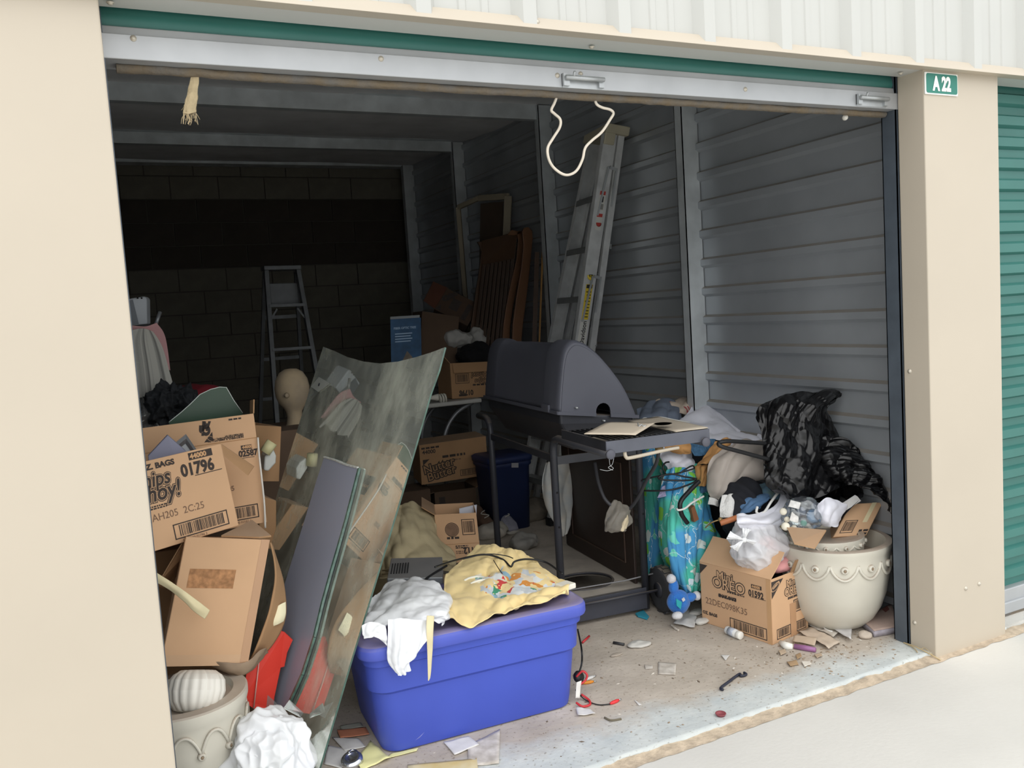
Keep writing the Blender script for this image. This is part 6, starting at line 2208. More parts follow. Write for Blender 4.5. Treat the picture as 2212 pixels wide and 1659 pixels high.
# spiral bulb
blb = thing('spiral_bulb', 'white spiral light bulb lying on the edge of the folding table', 'bulb', at(948, 866, 3.33))
pts = []
for i in range(60):
    a = i / 60 * 2 * pi * 3.2
    pts.append(at(947, 861, 3.33) + V(.06 * i / 60, 0, 0) + V(0, cos(a), sin(a)) * .026)
obj('spiral_tube', B().tube(pts, .0065, 8), mat('bulb_white', '#d5d3c8', .35), blb)
obj('bulb_base', B().lathe([(.0, -.06), (.012, -.055), (.018, -.03), (.024, -.01), (.024, .0), (0, .0)], at(946, 858, 3.33), 16, V(1, 0, 0)), mat('bulb_white', '#d5d3c8', .35), blb)

# crib ends leaning on the wall: slats between scrolled posts
wood_d = mat('dark_wood', '#46301f', .55, var=.15, vs=6)
wood_l = mat('honey_wood', '#6f4e36', .5, var=.1, vs=5)
cb_ = thing('crib_panel', 'slatted wooden crib panel with curved posts leaning on the wall', 'crib', at(1075, 900, 3.45), 'wooden crib panels')
outR = [(1112, 506), (1118, 498), (1128, 500), (1132, 520), (1128, 560), (1116, 610), (1106, 660), (1100, 700), (1096, 760), (1096, 830)]
for i in range(1):
    L_ = [at(u - 12, v, 3.38) for u, v in outR]
    R_ = [at(u + 3, v, 3.38) for u, v in outR]
    b = B().prism(L_ + R_[::-1], V(.01, .035, 0))
    obj('post', b, wood_l, cb_, bevel=.004)
outL = [(1035, 522), (1040, 530), (1044, 545), (1040, 580), (1032, 630), (1022, 700), (1012, 770), (1005, 830)]
L_ = [at(u - 4, v, 3.62) for u, v in outL]; R_ = [at(u + 6, v, 3.62) for u, v in outL]
obj('post', B().prism(L_ + R_[::-1], V(.01, .035, 0)), wood_d, cb_, bevel=.004)
b = B().prism([at(1040, 520, 3.62), at(1118, 500, 3.40), at(1112, 562, 3.40), at(1040, 578, 3.62)], V(.008, .02, 0))
obj('head_rail', b, wood_d, cb_, bevel=.004)
for i in range(8):
    f = (i + .5) / 8
    p = at(1042 + (1112 - 1042) * f, 572 - 14 * f, 3.61 - .22 * f)
    q = at(1010 + (1088 - 1010) * f, 830, 3.61 - .22 * f)
    obj('slat', B().bar(p, q, .026, .012, V(.6, -.5, 0)), mat('slat_wood', '#382719', .55, var=.15, vs=6), cb_, bevel=.003)
cb2 = thing('crib_panel', 'honey wooden crib post with a rounded top, right of the slatted panel', 'crib', at(1135, 900, 3.3), 'wooden crib panels')
out2 = [(1128, 500), (1132, 492), (1141, 490), (1150, 498), (1151, 515), (1146, 570), (1138, 640), (1130, 700), (1124, 770), (1120, 840)]
out2b = [(1105, 840), (1106, 770), (1108, 700), (1116, 640), (1126, 580), (1131, 530)]
obj('post', B().prism([at(u, v, 3.26) for u, v in out2 + out2b], V(.01, .035, 0)), wood_l, cb2, bevel=.005)
wb = thing('wood_board', 'dark narrow boards standing between crib post and tall ladder', 'board', at(1160, 900, 3.0))
for (u0, u1, w0, m_) in ((1160, 1150, 11, wood_d), (1172, 1160, 4, mat('amber_edge', '#a5762f', .5))):
    obj('plank', B().bar(at(u0, 545, 3.10), at(u1, 880, 3.02), w0 * .0028, .02, V(.9, -.4, 0)), m_, wb)
# pale wooden frame at the back
fr_m = mat('pale_frame_wood', '#8c8371', .7, var=.08)
fr2 = thing('wooden_frame', 'pale wooden frame with a panel leaning in the back corner', 'frame', at(1040, 850, 3.9))
fp_ = {'a': at(990, 448, 4.10), 'b': at(1035, 428, 3.9), 'c': at(1098, 424, 3.62), 'd': at(1080, 850, 3.62), 'e': at(1022, 850, 4.10)}
for p, q, w_ in (('a', 'b', .035), ('b', 'c', .045), ('c', 'd', .055), ('a', 'e', .035)):
    obj('frame_bar', B().bar(fp_[p], fp_[q], w_, .03, V(.8, -.6, 0) if p in 'ac' and q in 'de' else GY), fr_m, fr2, bevel=.003)
b = B().prism([at(1038, 440, 3.92), at(1088, 435, 3.68), at(1075, 850, 3.68), at(1030, 850, 3.95)], V(.006, .012, 0))
obj('panel', b, mat('brown_panel', '#4a3d33', .7), fr2)

# floor behind: stacked cartons, bin, clutter
k4 = Carton('cardboard_box', 'carton printed Nutter Butter standing on collapsed boxes behind the bin', at(911, 1048, 3.05), at(1055, 1026, 2.98), at(905, 962, 3.05), .28, m=card_dull)
k4.logo('Nutter', .05, .26, .075, rot=10, out=.07)
k4.logo('Butter', .10, .07, .075, rot=10, out=.07)
k4.barcode(.58, .08, .86, .24, seed=61)
k4.tri([(.04, .48), (.14, .62), (.04, .62)])
k4.lines(.33, .60, .34, 1, .016, seed=2)
k4.lines(.38, .50, .22, 1, .010, m=ink_pale, seed=3)
k4.text('44000', .04, .76, .035, off=.001)
k4.lines(.03, .88, .26, 1, .012, seed=5)
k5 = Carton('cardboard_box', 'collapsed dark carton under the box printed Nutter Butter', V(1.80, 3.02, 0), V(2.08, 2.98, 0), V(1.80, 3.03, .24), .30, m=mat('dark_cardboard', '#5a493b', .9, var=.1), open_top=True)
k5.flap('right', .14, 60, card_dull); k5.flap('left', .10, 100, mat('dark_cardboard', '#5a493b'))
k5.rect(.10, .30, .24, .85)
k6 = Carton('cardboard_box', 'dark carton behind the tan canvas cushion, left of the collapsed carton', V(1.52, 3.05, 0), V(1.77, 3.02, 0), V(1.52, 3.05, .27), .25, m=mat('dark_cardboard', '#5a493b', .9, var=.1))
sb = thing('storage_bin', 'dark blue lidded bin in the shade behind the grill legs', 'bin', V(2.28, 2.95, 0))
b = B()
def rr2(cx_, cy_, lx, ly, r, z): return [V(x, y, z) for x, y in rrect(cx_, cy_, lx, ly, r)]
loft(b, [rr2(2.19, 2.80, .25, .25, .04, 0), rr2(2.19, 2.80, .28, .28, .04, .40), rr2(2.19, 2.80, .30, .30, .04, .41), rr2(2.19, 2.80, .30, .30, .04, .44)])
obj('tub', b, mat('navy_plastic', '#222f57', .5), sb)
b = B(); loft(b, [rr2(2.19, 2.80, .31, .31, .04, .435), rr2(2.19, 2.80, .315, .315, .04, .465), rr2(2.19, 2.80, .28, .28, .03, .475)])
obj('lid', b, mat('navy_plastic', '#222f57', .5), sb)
obj('paper_label', B().prism([at(1105, 1000, 2.64), at(1120, 1000, 2.64), at(1120, 1010, 2.64), at(1105, 1010, 2.64)], V(0, .002, 0)), mat('grey_label', '#9d9da0', .6), sb)

# canvas cushion
canvas = mat('tan_canvas', '#b6a988', .95, var=.08, vs=6, bump=.15, bs=90)
rows = [[at(842, 1100, 1.85), at(870, 1090, 1.88), at(905, 1095, 1.85), at(930, 1120, 1.80)],
        [at(836, 1135, 1.75), at(870, 1130, 1.68), at(915, 1140, 1.66), at(950, 1160, 1.70)],
        [at(830, 1185, 1.65), at(870, 1185, 1.55), at(925, 1190, 1.54), at(975, 1200, 1.62)],
        [at(825, 1225, 1.60), at(870, 1222, 1.50), at(930, 1215, 1.50), at(980, 1215, 1.58)],
        [at(820, 1250, 1.60), at(870, 1245, 1.55), at(930, 1232, 1.55), at(975, 1226, 1.60)]]
cu = thing('canvas_cushion', 'tan canvas cushion slumped behind the grey metal player', 'cushion', at(900, 1245, 1.65))
cloth('cover', rows, canvas, cu, 70, 70, folds=((1, .6, 2.5, .014), (.2, 1, 2, .010), (1, -.5, 5, .005)), amp=.016, scale=7, seed=91, thick=.004)
lump('filling', at(890, 1195, 1.86), (.17, .14, .12), canvas, cu, seed=92, amp=.02, scale=6, fold=.005, fscale=8, sub=5)
b = B().tube(spline([at(826, 1240, 1.575), at(870, 1232, 1.49), at(930, 1222, 1.49), at(978, 1218, 1.57)], 40), .005, 6)
b.tube(spline([at(826, 1232, 1.575), at(870, 1224, 1.487), at(930, 1215, 1.487), at(978, 1211, 1.57)], 40), .003, 6)
obj('seam', b, mat('canvas_seam', '#8a7d60', .95), cu)
lump('filling', V(at(900, 1190, 1.78).x - .05, 1.85, .10), (.17, .16, .12), canvas, cu, seed=93, amp=.02, scale=6, sub=4, zmin=0)

k7 = Carton('cardboard_box', 'brown carton with a round emblem beside the canvas cushion', at(950, 1218, 1.75), at(1040, 1213, 1.68), at(938, 1112, 1.75), .22, open_top=True)
k7.ring(.38, .68, .034, .036, k=.08); k7.ring(.38, .68, .030, .032, k=.98, m=ink_pale)
k7.lines(.24, .49, .30, 1, .011, seed=7)
k7.barcode(.62, .56, .93, .88, seed=71)
k7.text('2112', .95, .30, .045, flip=True, off=.002, sx=.8)
k7.lines(.42, .22, .26, 2, .006, m=ink_pale, seed=8)
k7.lines(.42, .33, .30, 2, .006, seed=9)
k7.rect(.0, .38, 1.0, .39, m=mat('card_fold', '#a98158', .9))
k7.flap('left', .07, 55, card_dull)
s_ = sheet('paper_card', [at(992, 1117, 1.80), at(1029, 1113, 1.80), at(1030, 1090, 1.83), at(992, 1098, 1.83)], mat('lilac_white_paper', '#d9dbe6', .7, var=.02), thick=.001, curl=.002)
tag(s_, 'white card standing in the carton with the round emblem', 'paper')
# socks of cloth hanging behind the near grill leg
rows = [[at(1180, 1000, 1.72), at(1200, 998, 1.70), at(1235, 1002, 1.70)], [at(1170, 1045, 1.70), at(1198, 1045, 1.66), at(1236, 1045, 1.68)], [at(1178, 1090, 1.70), at(1205, 1095, 1.66), at(1236, 1095, 1.68)], [at(1200, 1130, 1.70), at(1215, 1135, 1.67), at(1232, 1125, 1.68)], [at(1210, 1155, 1.70), at(1218, 1158, 1.68), at(1228, 1145, 1.69)]]
pc_ = mat('pale_print_cloth', '#cfcabf', .9, var=.03, vs=14, col2='#a9b0b4', detail=6)
tag(cloth('printed_cloth', rows, pc_, None, 40, 60, folds=((1, .3, 2.5, .010),), amp=.010, scale=9, seed=95, thick=.003), 'pale printed cloth hanging inside the grill cart behind its leg', 'cloth')
# shoes
for (u, v, y, c_, lb) in ((1048, 1130, 2.35, '#6a5446', 'brown sneaker standing behind the far grill leg'), (1092, 1128, 2.30, '#8f8f9c', 'grey sneaker standing behind the far grill leg')):
    sh_ = thing('shoe', lb, 'shoe', at(u, v + 20, y), 'sneakers on the floor')
    p = atz(u, v + 18, .0)
    prof_ = [(-.12, .035, .02), (-.09, .042, .06), (-.03, .042, .085), (.03, .040, .10), (.08, .038, .13), (.115, .035, .14), (.13, .025, .12)]
    rings = []
    for (yy, w_, h_) in prof_:
        rings.append([V(p.x + w_ * cos(2 * pi * i / 14), p.y + yy, .02 + h_ / 2 + h_ / 2 * sin(2 * pi * i / 14)) for i in range(14)])
    b = B(); loft(b, rings)
    obj('upper', b, mat('shoe_' + c_[1:], c_, .85, var=.2, vs=20), sh_)
    rings = []
    for (yy, w_, h_) in prof_:
        rings.append([V(p.x + (w_ + .004) * cos(2 * pi * i / 14), p.y + yy * 1.03, .012 + .012 * sin(2 * pi * i / 14)) for i in range(14)])
    b = B(); loft(b, rings)
    obj('sole', b, mat('shoe_sole', '#b0aca4', .8), sh_)
    b = B().tube(spline([V(p.x - .02, p.y - .05, .10), V(p.x + .02, p.y - .03, .108), V(p.x - .02, p.y, .118), V(p.x + .02, p.y + .03, .128)], 24), .003, 6)
    obj('lace', b, mat('lace_white', '#c9c5bd', .8), sh_)
junk = mat('grey_junk_cloth', '#9a948a', .9, var=.2, vs=12)
for i, (u, v, r_, c_, lb) in enumerate(((1150, 1120, .13, '#7d756a', 'grey bundle of rags on the floor behind the grill'), (1070, 1160, .09, '#b9b3a8', 'crumpled pale wrapper on the floor by the sneakers'), (1135, 1185, .09, '#a5a29c', 'grey crumpled plastic beside the grill shelf'), (985, 1130, .07, '#5b4a3b', 'dark brown rag behind the open carton with the round emblem'))):
    p = atz(u, v, 0)
    tag(lump('rag_bundle', V(p.x, p.y, r_ * .4), (r_, r_ * .8, r_ * .55), mat('rag_' + c_[1:], c_, .9, var=.2, vs=12), seed=100 + i, amp=.03, scale=8, crump=.02, cscale=10, sub=4, zmin=.0), lb, 'rags')

# ================================================================== left back: ironing board etc.
ib = thing('ironing_board', 'ironing board with a grey striped cover standing upright behind the cartons', 'ironing board', at(345, 890, 2.0))
strip = mat('striped_cover', '#b9b8b1', .9, var=.05, vs=4, bump=.1, bs=120)
N_, L_, p_ = nodes(strip)
tcx = N_.new('ShaderNodeTexCoord'); sx_ = N_.new('ShaderNodeSeparateXYZ'); L_.new(tcx.outputs['UV'], sx_.inputs[0])
nzx = N_.new('ShaderNodeTexNoise'); nzx.noise_dimensions = '1D'; nzx.inputs['Scale'].default_value = 7; nzx.inputs['Detail'].default_value = 3
L_.new(sx_.outputs['X'], nzx.inputs['W'])
rz = N_.new('ShaderNodeValToRGB')
rz.color_ramp.elements[0].position = .38; rz.color_ramp.elements[0].color = (*lin('#7c7c78'), 1)
rz.color_ramp.elements[1].position = .50; rz.color_ramp.elements[1].color = (*lin('#bcbbb3'), 1)
L_.new(nzx.outputs['Fac'], rz.inputs['Fac']); L_.new(rz.outputs[0], p_.inputs['Base Color'])
yb = 2.0
Lp = [(270, 725), (262, 780), (262, 850), (265, 960)]
Rp = [(345, 727), (360, 770), (375, 830), (392, 905)]
rows = [[at(288, 712, yb), at(310, 710, yb), at(330, 716, yb)], [at(272, 740, yb), at(310, 738, yb - .01), at(348, 745, yb)], [at(275, 790, yb - .02), at(318, 790, yb - .03), at(363, 795, yb - .02)], [at(280, 850, yb - .04), at(325, 850, yb - .05), at(377, 850, yb - .04)], [at(290, 1000, yb - .08), at(340, 1000, yb - .09), at(405, 1000, yb - .08)]]
cloth('cover', rows, strip, ib, 50, 50, folds=(), amp=.004, scale=8, seed=96, thick=.012)
rows = [[at(285, 703, yb + .03), at(315, 705, yb + .03), at(338, 697, yb + .03)], [at(285, 725, yb + .03), at(320, 730, yb + .03), at(357, 728, yb + .03)], [at(285, 790, yb + .02), at(325, 790, yb + .02), at(368, 800, yb + .01)]]
cloth('pink_pad', rows, mat('pink_foam', '#c99b9c', .9, var=.06), ib, 24, 20, amp=.003, thick=.006, seed=97)
obj('leg', B().tube([at(337, 700, yb + .04), at(346, 674, yb + .06)], .008, 8), tube_m, ib)
obj('leg', B().tube([at(300, 840, yb + .06), V(at(330, 1000, yb).x, yb - .05, .0)], .010, 8), tube_m, ib)
obj('leg', B().tube([at(352, 840, yb + .06), V(at(380, 1000, yb).x, yb + .3, .0)], .010, 8), tube_m, ib)
wm = thing('white_appliance', 'white plastic appliance panel with a dark window, behind the ironing board', 'appliance', at(300, 705, 2.25))
rows_p = [at(262, 648, 2.2), at(312, 640, 2.2), at(317, 645, 2.2), at(318, 700, 2.2), at(262, 706, 2.2)]
obj('casing', B().prism(rows_p, V(.02, .10, 0)), mat('pale_casing', '#b6bcc3', .4, var=.04), wm, bevel=.006)
obj('window', B().prism([at(265, 655, 2.195), at(287, 647, 2.195), at(300, 700, 2.195), at(265, 703, 2.195)], V(0, -.002, 0)), mat('smoke_window', '#5c636c', .3), wm)
for u in (297.5, 306):
    obj('screw_hole', B().lathe([(.004, 0), (.004, .001), (0, .001)], at(u, 644, 2.195), 10, V(0, -1, 0)), mat('hole_black', '#08080a'), wm)
obj('stand_leg', B().box((at(300, 705, 2.25).x - .15, 2.22, 0), (at(300, 705, 2.25).x + .05, 2.29, at(300, 702, 2.25).z)), mat('dark_stand', '#3a3a3c', .7), wm)
# curly black wig on the pile, red cloth, wig head
wg = lump('black_wig', at(368, 882, 1.80), (.103, .085, .08), mat('curly_hair', '#23262a', .75, var=.3, vs=40, bump=.6, bs=60), seed=111, amp=.03, scale=14, crump=.07, cscale=22, sub=6)
tag(wg, 'curly dark grey wig lying behind the cartons below the ironing board', 'wig')
tag(lump('clear_wrap', at(322, 903, 1.79), (.055, .045, .05), glass_mat('grey_film', '#c9ccce', .12, .4, '#a5a5a5'), seed=112, amp=.02, scale=14, crump=.05, cscale=20, sub=5), 'crinkled clear wrap beside the dark wig', 'wrap')
obj_r = lump('red_cloth', at(408, 860, 2.4), (.17, .12, .07), mat('dark_red_cloth', '#7e1f2b', .9), seed=113, amp=.02, scale=7, fold=.006, fscale=9, sub=5)
tag(obj_r, 'dark red cloth lying behind the green glass piece', 'cloth')
# pile that carries them
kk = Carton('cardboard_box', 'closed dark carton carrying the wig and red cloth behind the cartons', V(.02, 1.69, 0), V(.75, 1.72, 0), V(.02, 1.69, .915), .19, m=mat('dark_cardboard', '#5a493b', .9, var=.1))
# green curved glass piece standing in the carton printed 02587
gg_ = thing('green_glass', 'dark green glass piece with a curved edge sticking out of the carton printed 02587', 'glass', at(450, 915, 1.15))
pts = [(365, 912), (372, 906), (392, 890), (412, 872), (432, 852), (455, 841), (475, 836), (489, 837), (505, 865), (524, 892), (530, 940), (370, 940)]
pl3 = [at(u, v, 1.15) for u, v in pts]
obj('pane', B().prism(pl3, V(.001, .006, 0)), mat('dark_green_glass', '#2a4634', .35, var=.12, spec=.6), gg_)
obj('bright_edge', B().tube([at(u, v, 1.149) for u, v in pts[:10]], .0016, 6), mat('bright_glass_edge', '#c9d2cd', .3), gg_)
# foam wig head
wh = thing('foam_head', 'yellowed foam wig head standing near the small step ladder', 'wig head', at(630, 915, 2.15))
c0 = at(632, 850, 2.15)
prof_ = [(0, .125), (.03, .122), (.058, .105), (.078, .07), (.085, .03), (.082, -.01), (.070, -.045), (.050, -.07), (.040, -.09), (.036, -.115), (.042, -.15), (.060, -.185), (.072, -.20), (.0, -.20)]
obj('head', B().lathe(prof_[::-1], c0, 28), mat('foam', '#b9a688', .9, var=.15, vs=10, col2='#8f8372', bump=.1, bs=60), wh)
obj('nose', B().lathe([(.0, .0), (.014, .004), (.010, .02), (0, .028)], c0 + V(-.04, -.068, 0), 12, V(-.5, -.85, -.1)), mat('foam', '#b9a688'), wh)
tag(lump('black_garment', at(662, 880, 2.3), (.06, .05, .10), mat('black_cloth', '#101114', .95), seed=115, amp=.02, scale=9, sub=4), 'black garment hanging beside the foam wig head', 'clothes')
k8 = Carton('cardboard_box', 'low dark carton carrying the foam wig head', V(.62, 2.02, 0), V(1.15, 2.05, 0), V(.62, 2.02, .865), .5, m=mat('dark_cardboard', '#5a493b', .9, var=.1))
# ================================================================== hanging from the door
b = B().tube(spline([at(1204, 205, .17), at(1198, 222, .165), at(1191, 238, .16), at(1198, 246, .16), at(1210, 258, .16), at(1209, 275, .16), at(1195, 298, .16), at(1183, 320, .16), at(1186, 345, .16), at(1199, 365, .16), at(1222, 378, .16), at(1244, 370, .16), at(1258, 345, .16), at(1264, 320, .16), at(1278, 304, .16), at(1300, 285, .16), at(1318, 258, .16), at(1325, 245, .16), at(1318, 237, .16), at(1300, 232, .165), at(1288, 224, .165), at(1285, 208, .17)], 120), .0042, 8)
tag(obj('pull_rope', b, mat('white_rope', '#d8cfc0', .8, var=.08, vs=30)), 'white pull rope looping down from the roll-up door', 'rope')
st_ = thing('frayed_strap', 'frayed tan strap hanging from the door bar at the left', 'strap', at(410, 265, .17))
rows = [[at(414, 158, .17), at(422, 158, .17), at(430, 159, .17)], [at(410, 185, .17), at(419, 186, .168), at(428, 186, .17)], [at(405, 205, .17), at(414, 207, .165), at(426, 208, .17)], [at(398, 228, .17), at(412, 232, .163), at(424, 232, .17)], [at(396, 244, .17), at(408, 246, .166), at(425, 242, .17)]]
cloth('strap', rows, mat('tan_webbing', '#b9a887', .95, var=.15, vs=30, bump=.4, bs=120), st_, 14, 40, amp=.003, scale=20, seed=3, thick=.004, edge=.004)
b = B()
rn_ = random.Random(5)
for i in range(46):
    u0, v0 = rn_.uniform(398, 424), rn_.uniform(225, 246)
    p = at(u0, v0, .168)
    q = p + V(rn_.uniform(-.012, .012), rn_.uniform(-.008, .008), -rn_.uniform(.008, .03))
    b.tube([p, (p + q) / 2 + V(rn_.uniform(-.004, .004), 0, 0), q], .0008, 4)
b.tube(spline([at(397, 240, .168), at(396, 255, .166), at(396, 268, .166)], 6), .0012, 5)
b.tube(spline([at(404, 246, .168), at(410, 258, .166), at(406, 268, .166)], 6), .002, 5)
o = obj('frayed_thread', b, mat('loose_thread', '#b3a283', .95), st_); o['kind'] = 'stuff'
b = B().lathe([(.006, 0), (.010, .002), (.010, .012), (0, .012)], at(1824, 255, .18), 14, V(-.5, -.8, 0))
tag(obj('white_clip', b, mat('white_clip_plastic', '#c9c6bd', .5)), 'small white clip hanging under the door bar beside the guide', 'clip')

# ================================================================== floor litter
paper = mat('dirty_paper', '#d8d6d2', .85, var=.10, vs=18)
paper2 = mat('grimy_paper', '#bcb3a6', .9, var=.18, vs=24, col2='#d9d3ca')
yel = mat('yellow_paper', '#e3dfa2', .8, var=.05)


def flat(name, label, cat, pix, m, curl=.003, z=.003, seed=1, group=None, thick=.001):
    q = [atz(u, v, z) for u, v in pix]
    a = q[0]
    if (q[1] - q[0]).cross(q[3] - q[0]).z < 0:
        q = [q[0], q[3], q[2], q[1]]
    s = sheet(name, q, m, thick=thick, curl=curl, seed=seed)
    for v in s.data.vertices:
        if v.co.z + s.location.z < z - .002:
            v.co.z = z - .002 - s.location.z
    return tag(s, label, cat, group)


LG = 'papers and scraps on the floor'
flat('paper_sheet', 'dirty white sheet sticking out under the front of the blue bin', 'paper', ((1010, 1610), (1080, 1575), (1078, 1650), (1012, 1655)), paper2, seed=2, group=LG)
flat('paper_slip', 'small printed slip under the blue bin beside the dirty sheet', 'paper', ((958, 1602), (1012, 1590), (1035, 1608), (982, 1630)), paper, seed=3, z=.006, group=LG)
e1 = flat('envelope', 'yellow edged envelope at the bottom of the picture', 'envelope', ((880, 1652), (1030, 1638), (1034, 1675), (885, 1690)), mat('manila', '#d7b968', .7, var=.15, vs=6, col2='#e3dcc0'), seed=4, curl=.002)
flat('yellow_paper', 'folded yellow paper under the left end of the blue bin', 'paper', ((770, 1645), (800, 1600), (845, 1640), (780, 1662)), yel, seed=5, curl=.008, z=.006, group=LG)
flat('yellow_paper', 'yellow paper edge running along the front of the blue bin', 'paper', ((830, 1640), (845, 1628), (903, 1616), (900, 1622)), yel, seed=6, curl=.002, z=.004, group=LG)
flat('printed_form', 'printed form with a border between the glass foot and the chrome lock', 'paper', ((708, 1610), (752, 1618), (738, 1660), (700, 1650)), paper, seed=7, group=LG)
flat('printed_form', 'white letter behind the printed form next to the blue bin', 'paper', ((718, 1592), (775, 1596), (790, 1612), (745, 1622)), paper, seed=8, z=.005, group=LG)
flat('orange_envelope', 'pinkish orange envelope in the gap between glass and blue bin', 'envelope', ((728, 1577), (790, 1570), (798, 1586), (735, 1594)), mat('peach_paper', '#c98363', .8, var=.06), seed=9, z=.008, group=LG)
flat('grey_envelope', 'grey-green envelope behind the orange one beside the bin', 'envelope', ((735, 1568), (780, 1560), (785, 1570), (738, 1578)), mat('greygreen_paper', '#a9a99b', .8), seed=10, z=.006, group=LG)
for sc_, (o_, ex_) in enumerate(((atz(712, 1640, .0055), V(.95, -.3, 0)), (atz(716, 1632, .0055), V(.95, -.3, 0)), (atz(720, 1624, .0055), V(.95, -.3, 0)))):
    pass
# chrome disc padlock
pk = thing('padlock', 'round chrome disc padlock on the papers by the blue bin', 'padlock', atz(760, 1645, .0))
pc0 = atz(760, 1642, .016)
chrome = mat('chrome', '#c9ccd0', .12, metal=.95, var=.05)
obj('lock_body', B().lathe([(0, -.014), (.028, -.013), (.035, -.006), (.035, .004), (.028, .012), (.018, .0135), (.016, .011), (0, .0115)], pc0, 32, V(-.15, -.25, .95)), chrome, pk)
obj('shackle', B().tube(spline([pc0 + V(-.004, .018, .016), pc0 + V(.008, .026, .018), pc0 + V(.02, .018, .016), pc0 + V(.018, .006, .014)], 14), .004, 8), chrome, pk)
# packets, squares, crumbs on the open floor
pm = bag_mat('dusty_packet', '#d5d3cc', 1, .15)
t_ = lump('plastic_packet', V(*atz(1380, 1392, .008)), (.050, .030, .010), pm, seed=121, amp=.008, scale=14, crump=.006, cscale=16, sub=4, zmin=.001, rot=-.2)
tag(t_, 'dusty white plastic packet on the open floor', 'packet')
b = B().tube([atz(1325, 1388, .006), atz(1348, 1392, .006)], .006, 8)
tag(obj('black_clip', b, mat('dark_clip', '#3a3a3c', .5)), 'small dark clip beside the dusty white packet', 'clip')
tag(lump('wrapper', V(*atz(1332, 1414, .004)), (.030, .012, .005), bag_mat('tan_film', '#c9beb0', .8, .2), seed=122, amp=.004, scale=20, sub=3, zmin=.001), 'thin translucent wrapper in front of the dusty packet', 'wrapper')
flat('paper_square', 'small square cream paper on the open floor', 'paper', ((1422, 1430), (1461, 1433), (1459, 1458), (1422, 1456)), paper2, seed=11, curl=.001, group=LG)
flat('paper_scrap', 'tiny pale scrap left of the square cream paper', 'paper', ((1392, 1436), (1410, 1438), (1410, 1444), (1394, 1445)), paper2, seed=12, curl=.001, group=LG)
flat('paper_scrap', 'white triangular scrap in front of the carton printed 01592', 'paper', ((1557, 1415), (1577, 1415), (1568, 1426), (1566, 1425)), paper, seed=13, curl=.004, z=.005, group=LG)
flat('paper_scrap', 'crumpled white scrap by the right end of the blue bin', 'paper', ((1244, 1528), (1275, 1530), (1286, 1541), (1248, 1545)), paper, seed=14, curl=.010, z=.008, group=LG)
flat('paper_scrap', 'tiny white flake near the red plug', 'paper', ((1370, 1512), (1376, 1515), (1386, 1523), (1380, 1524)), paper, seed=15, curl=.002, group=LG)
flat('tissue', 'crumpled white tissue on the floor beside the grill wheel', 'tissue', ((1455, 1345), (1480, 1310), (1505, 1330), (1500, 1356)), mat('tissue_white', '#c9c9c6', .9, var=.12, vs=30), seed=16, curl=.015, z=.012, group=LG)
tag(lump('white_sachet', V(*atz(1518, 1342, .012)), (.034, .022, .014), pm, seed=123, amp=.006, scale=16, sub=4, zmin=.001), 'white sachet on the floor beside the crumpled tissue', 'sachet')
tag(lump('white_sachet', V(*atz(1505, 1322, .010)), (.040, .026, .012), pm, seed=124, amp=.006, scale=16, sub=4, zmin=.001), 'dusty sachet behind the crumpled tissue', 'sachet')
b = B().tube(spline([atz(1450, 1350, .004), atz(1458, 1357, .005), atz(1466, 1362, .004)], 10), .005, 6)
tag(obj('curled_scrap', b, paper2), 'small curled scrap in front of the crumpled tissue', 'paper')
# black hook
b = B().tube(spline([atz(1562, 1490, .006), atz(1557, 1486, .006), atz(1575, 1472, .006), atz(1597, 1456, .006), atz(1600, 1460, .006), atz(1608, 1459, .006), atz(1612, 1456, .006), atz(1607, 1453, .006)], 50), .0048, 8)
tag(obj('hook', b, mat('blue_black_plastic', '#2a2d3c', .5)), 'dark plastic hook lying on the floor near the threshold', 'hook')
# bottle cap on the threshold
bcp = B().lathe([(.0, .001), (.014, .001), (.0165, .006), (.018, .008), (.0175, .0095), (.0145, .004), (0, .0035)], atz(1557, 1546, .0), 28)
tag(obj('bottlecap', bcp, mat('red_cap', '#8d4a50', .5, var=.15, vs=60)), 'upturned red bottle cap on the concrete threshold', 'bottle cap')
# cables right of the bin
wr = thing('av_cable', 'black and red audio cable with coloured plugs hanging at the right end of the bin', 'cable', atz(1262, 1520, 0))
obj('black_lead', B().tube(spline([atz(1248, 1360, .05), at(1256, 1400, .52), at(1257, 1430, .50), at(1252, 1450, .48), at(1246, 1466, .46)], 24), .0035, 8), blackc, wr)
redc = mat('red_cable', '#c2353a', .4)
obj('red_lead', B().tube(spline([at(1245, 1462, .45), at(1258, 1450, .44), at(1268, 1458, .43), at(1264, 1470, .43), at(1248, 1482, .43)], 24), .004, 8), redc, wr)
obj('red_lead', B().tube(spline([atz(1245, 1518, .012), atz(1258, 1526, .006), atz(1274, 1522, .005), atz(1272, 1512, .008), atz(1256, 1500, .02)], 24), .004, 8), redc, wr)
obj('thin_lead', B().tube(spline([atz(1243, 1490, .03), atz(1262, 1510, .008), atz(1290, 1522, .004), atz(1318, 1521, .004)], 20), .002, 6), blackc, wr)
for (u, v, u2, v2, c_) in ((1318, 1520, 1337, 1512, '#e0363b'), (1256, 1476, 1282, 1472, '#d98a2c'), (1260, 1470, 1283, 1461, '#d5d5d2')):
    p, q = atz(u, v, .006), atz(u2, v2, .006)
    obj('plug', B().tube([p, p.lerp(q, .3), p.lerp(q, .75), q], [.0035, .006, .006, .0035], 10), mat('plug_' + c_[1:], c_, .4), wr)
    obj('plug_tip', B().tube([q, q + (q - p).normalized() * .010], .0022, 8), chrome, wr)
obj('red_stub', B().tube([atz(1258, 1388, .006), atz(1273, 1374, .012)], .0045, 8), redc, wr)
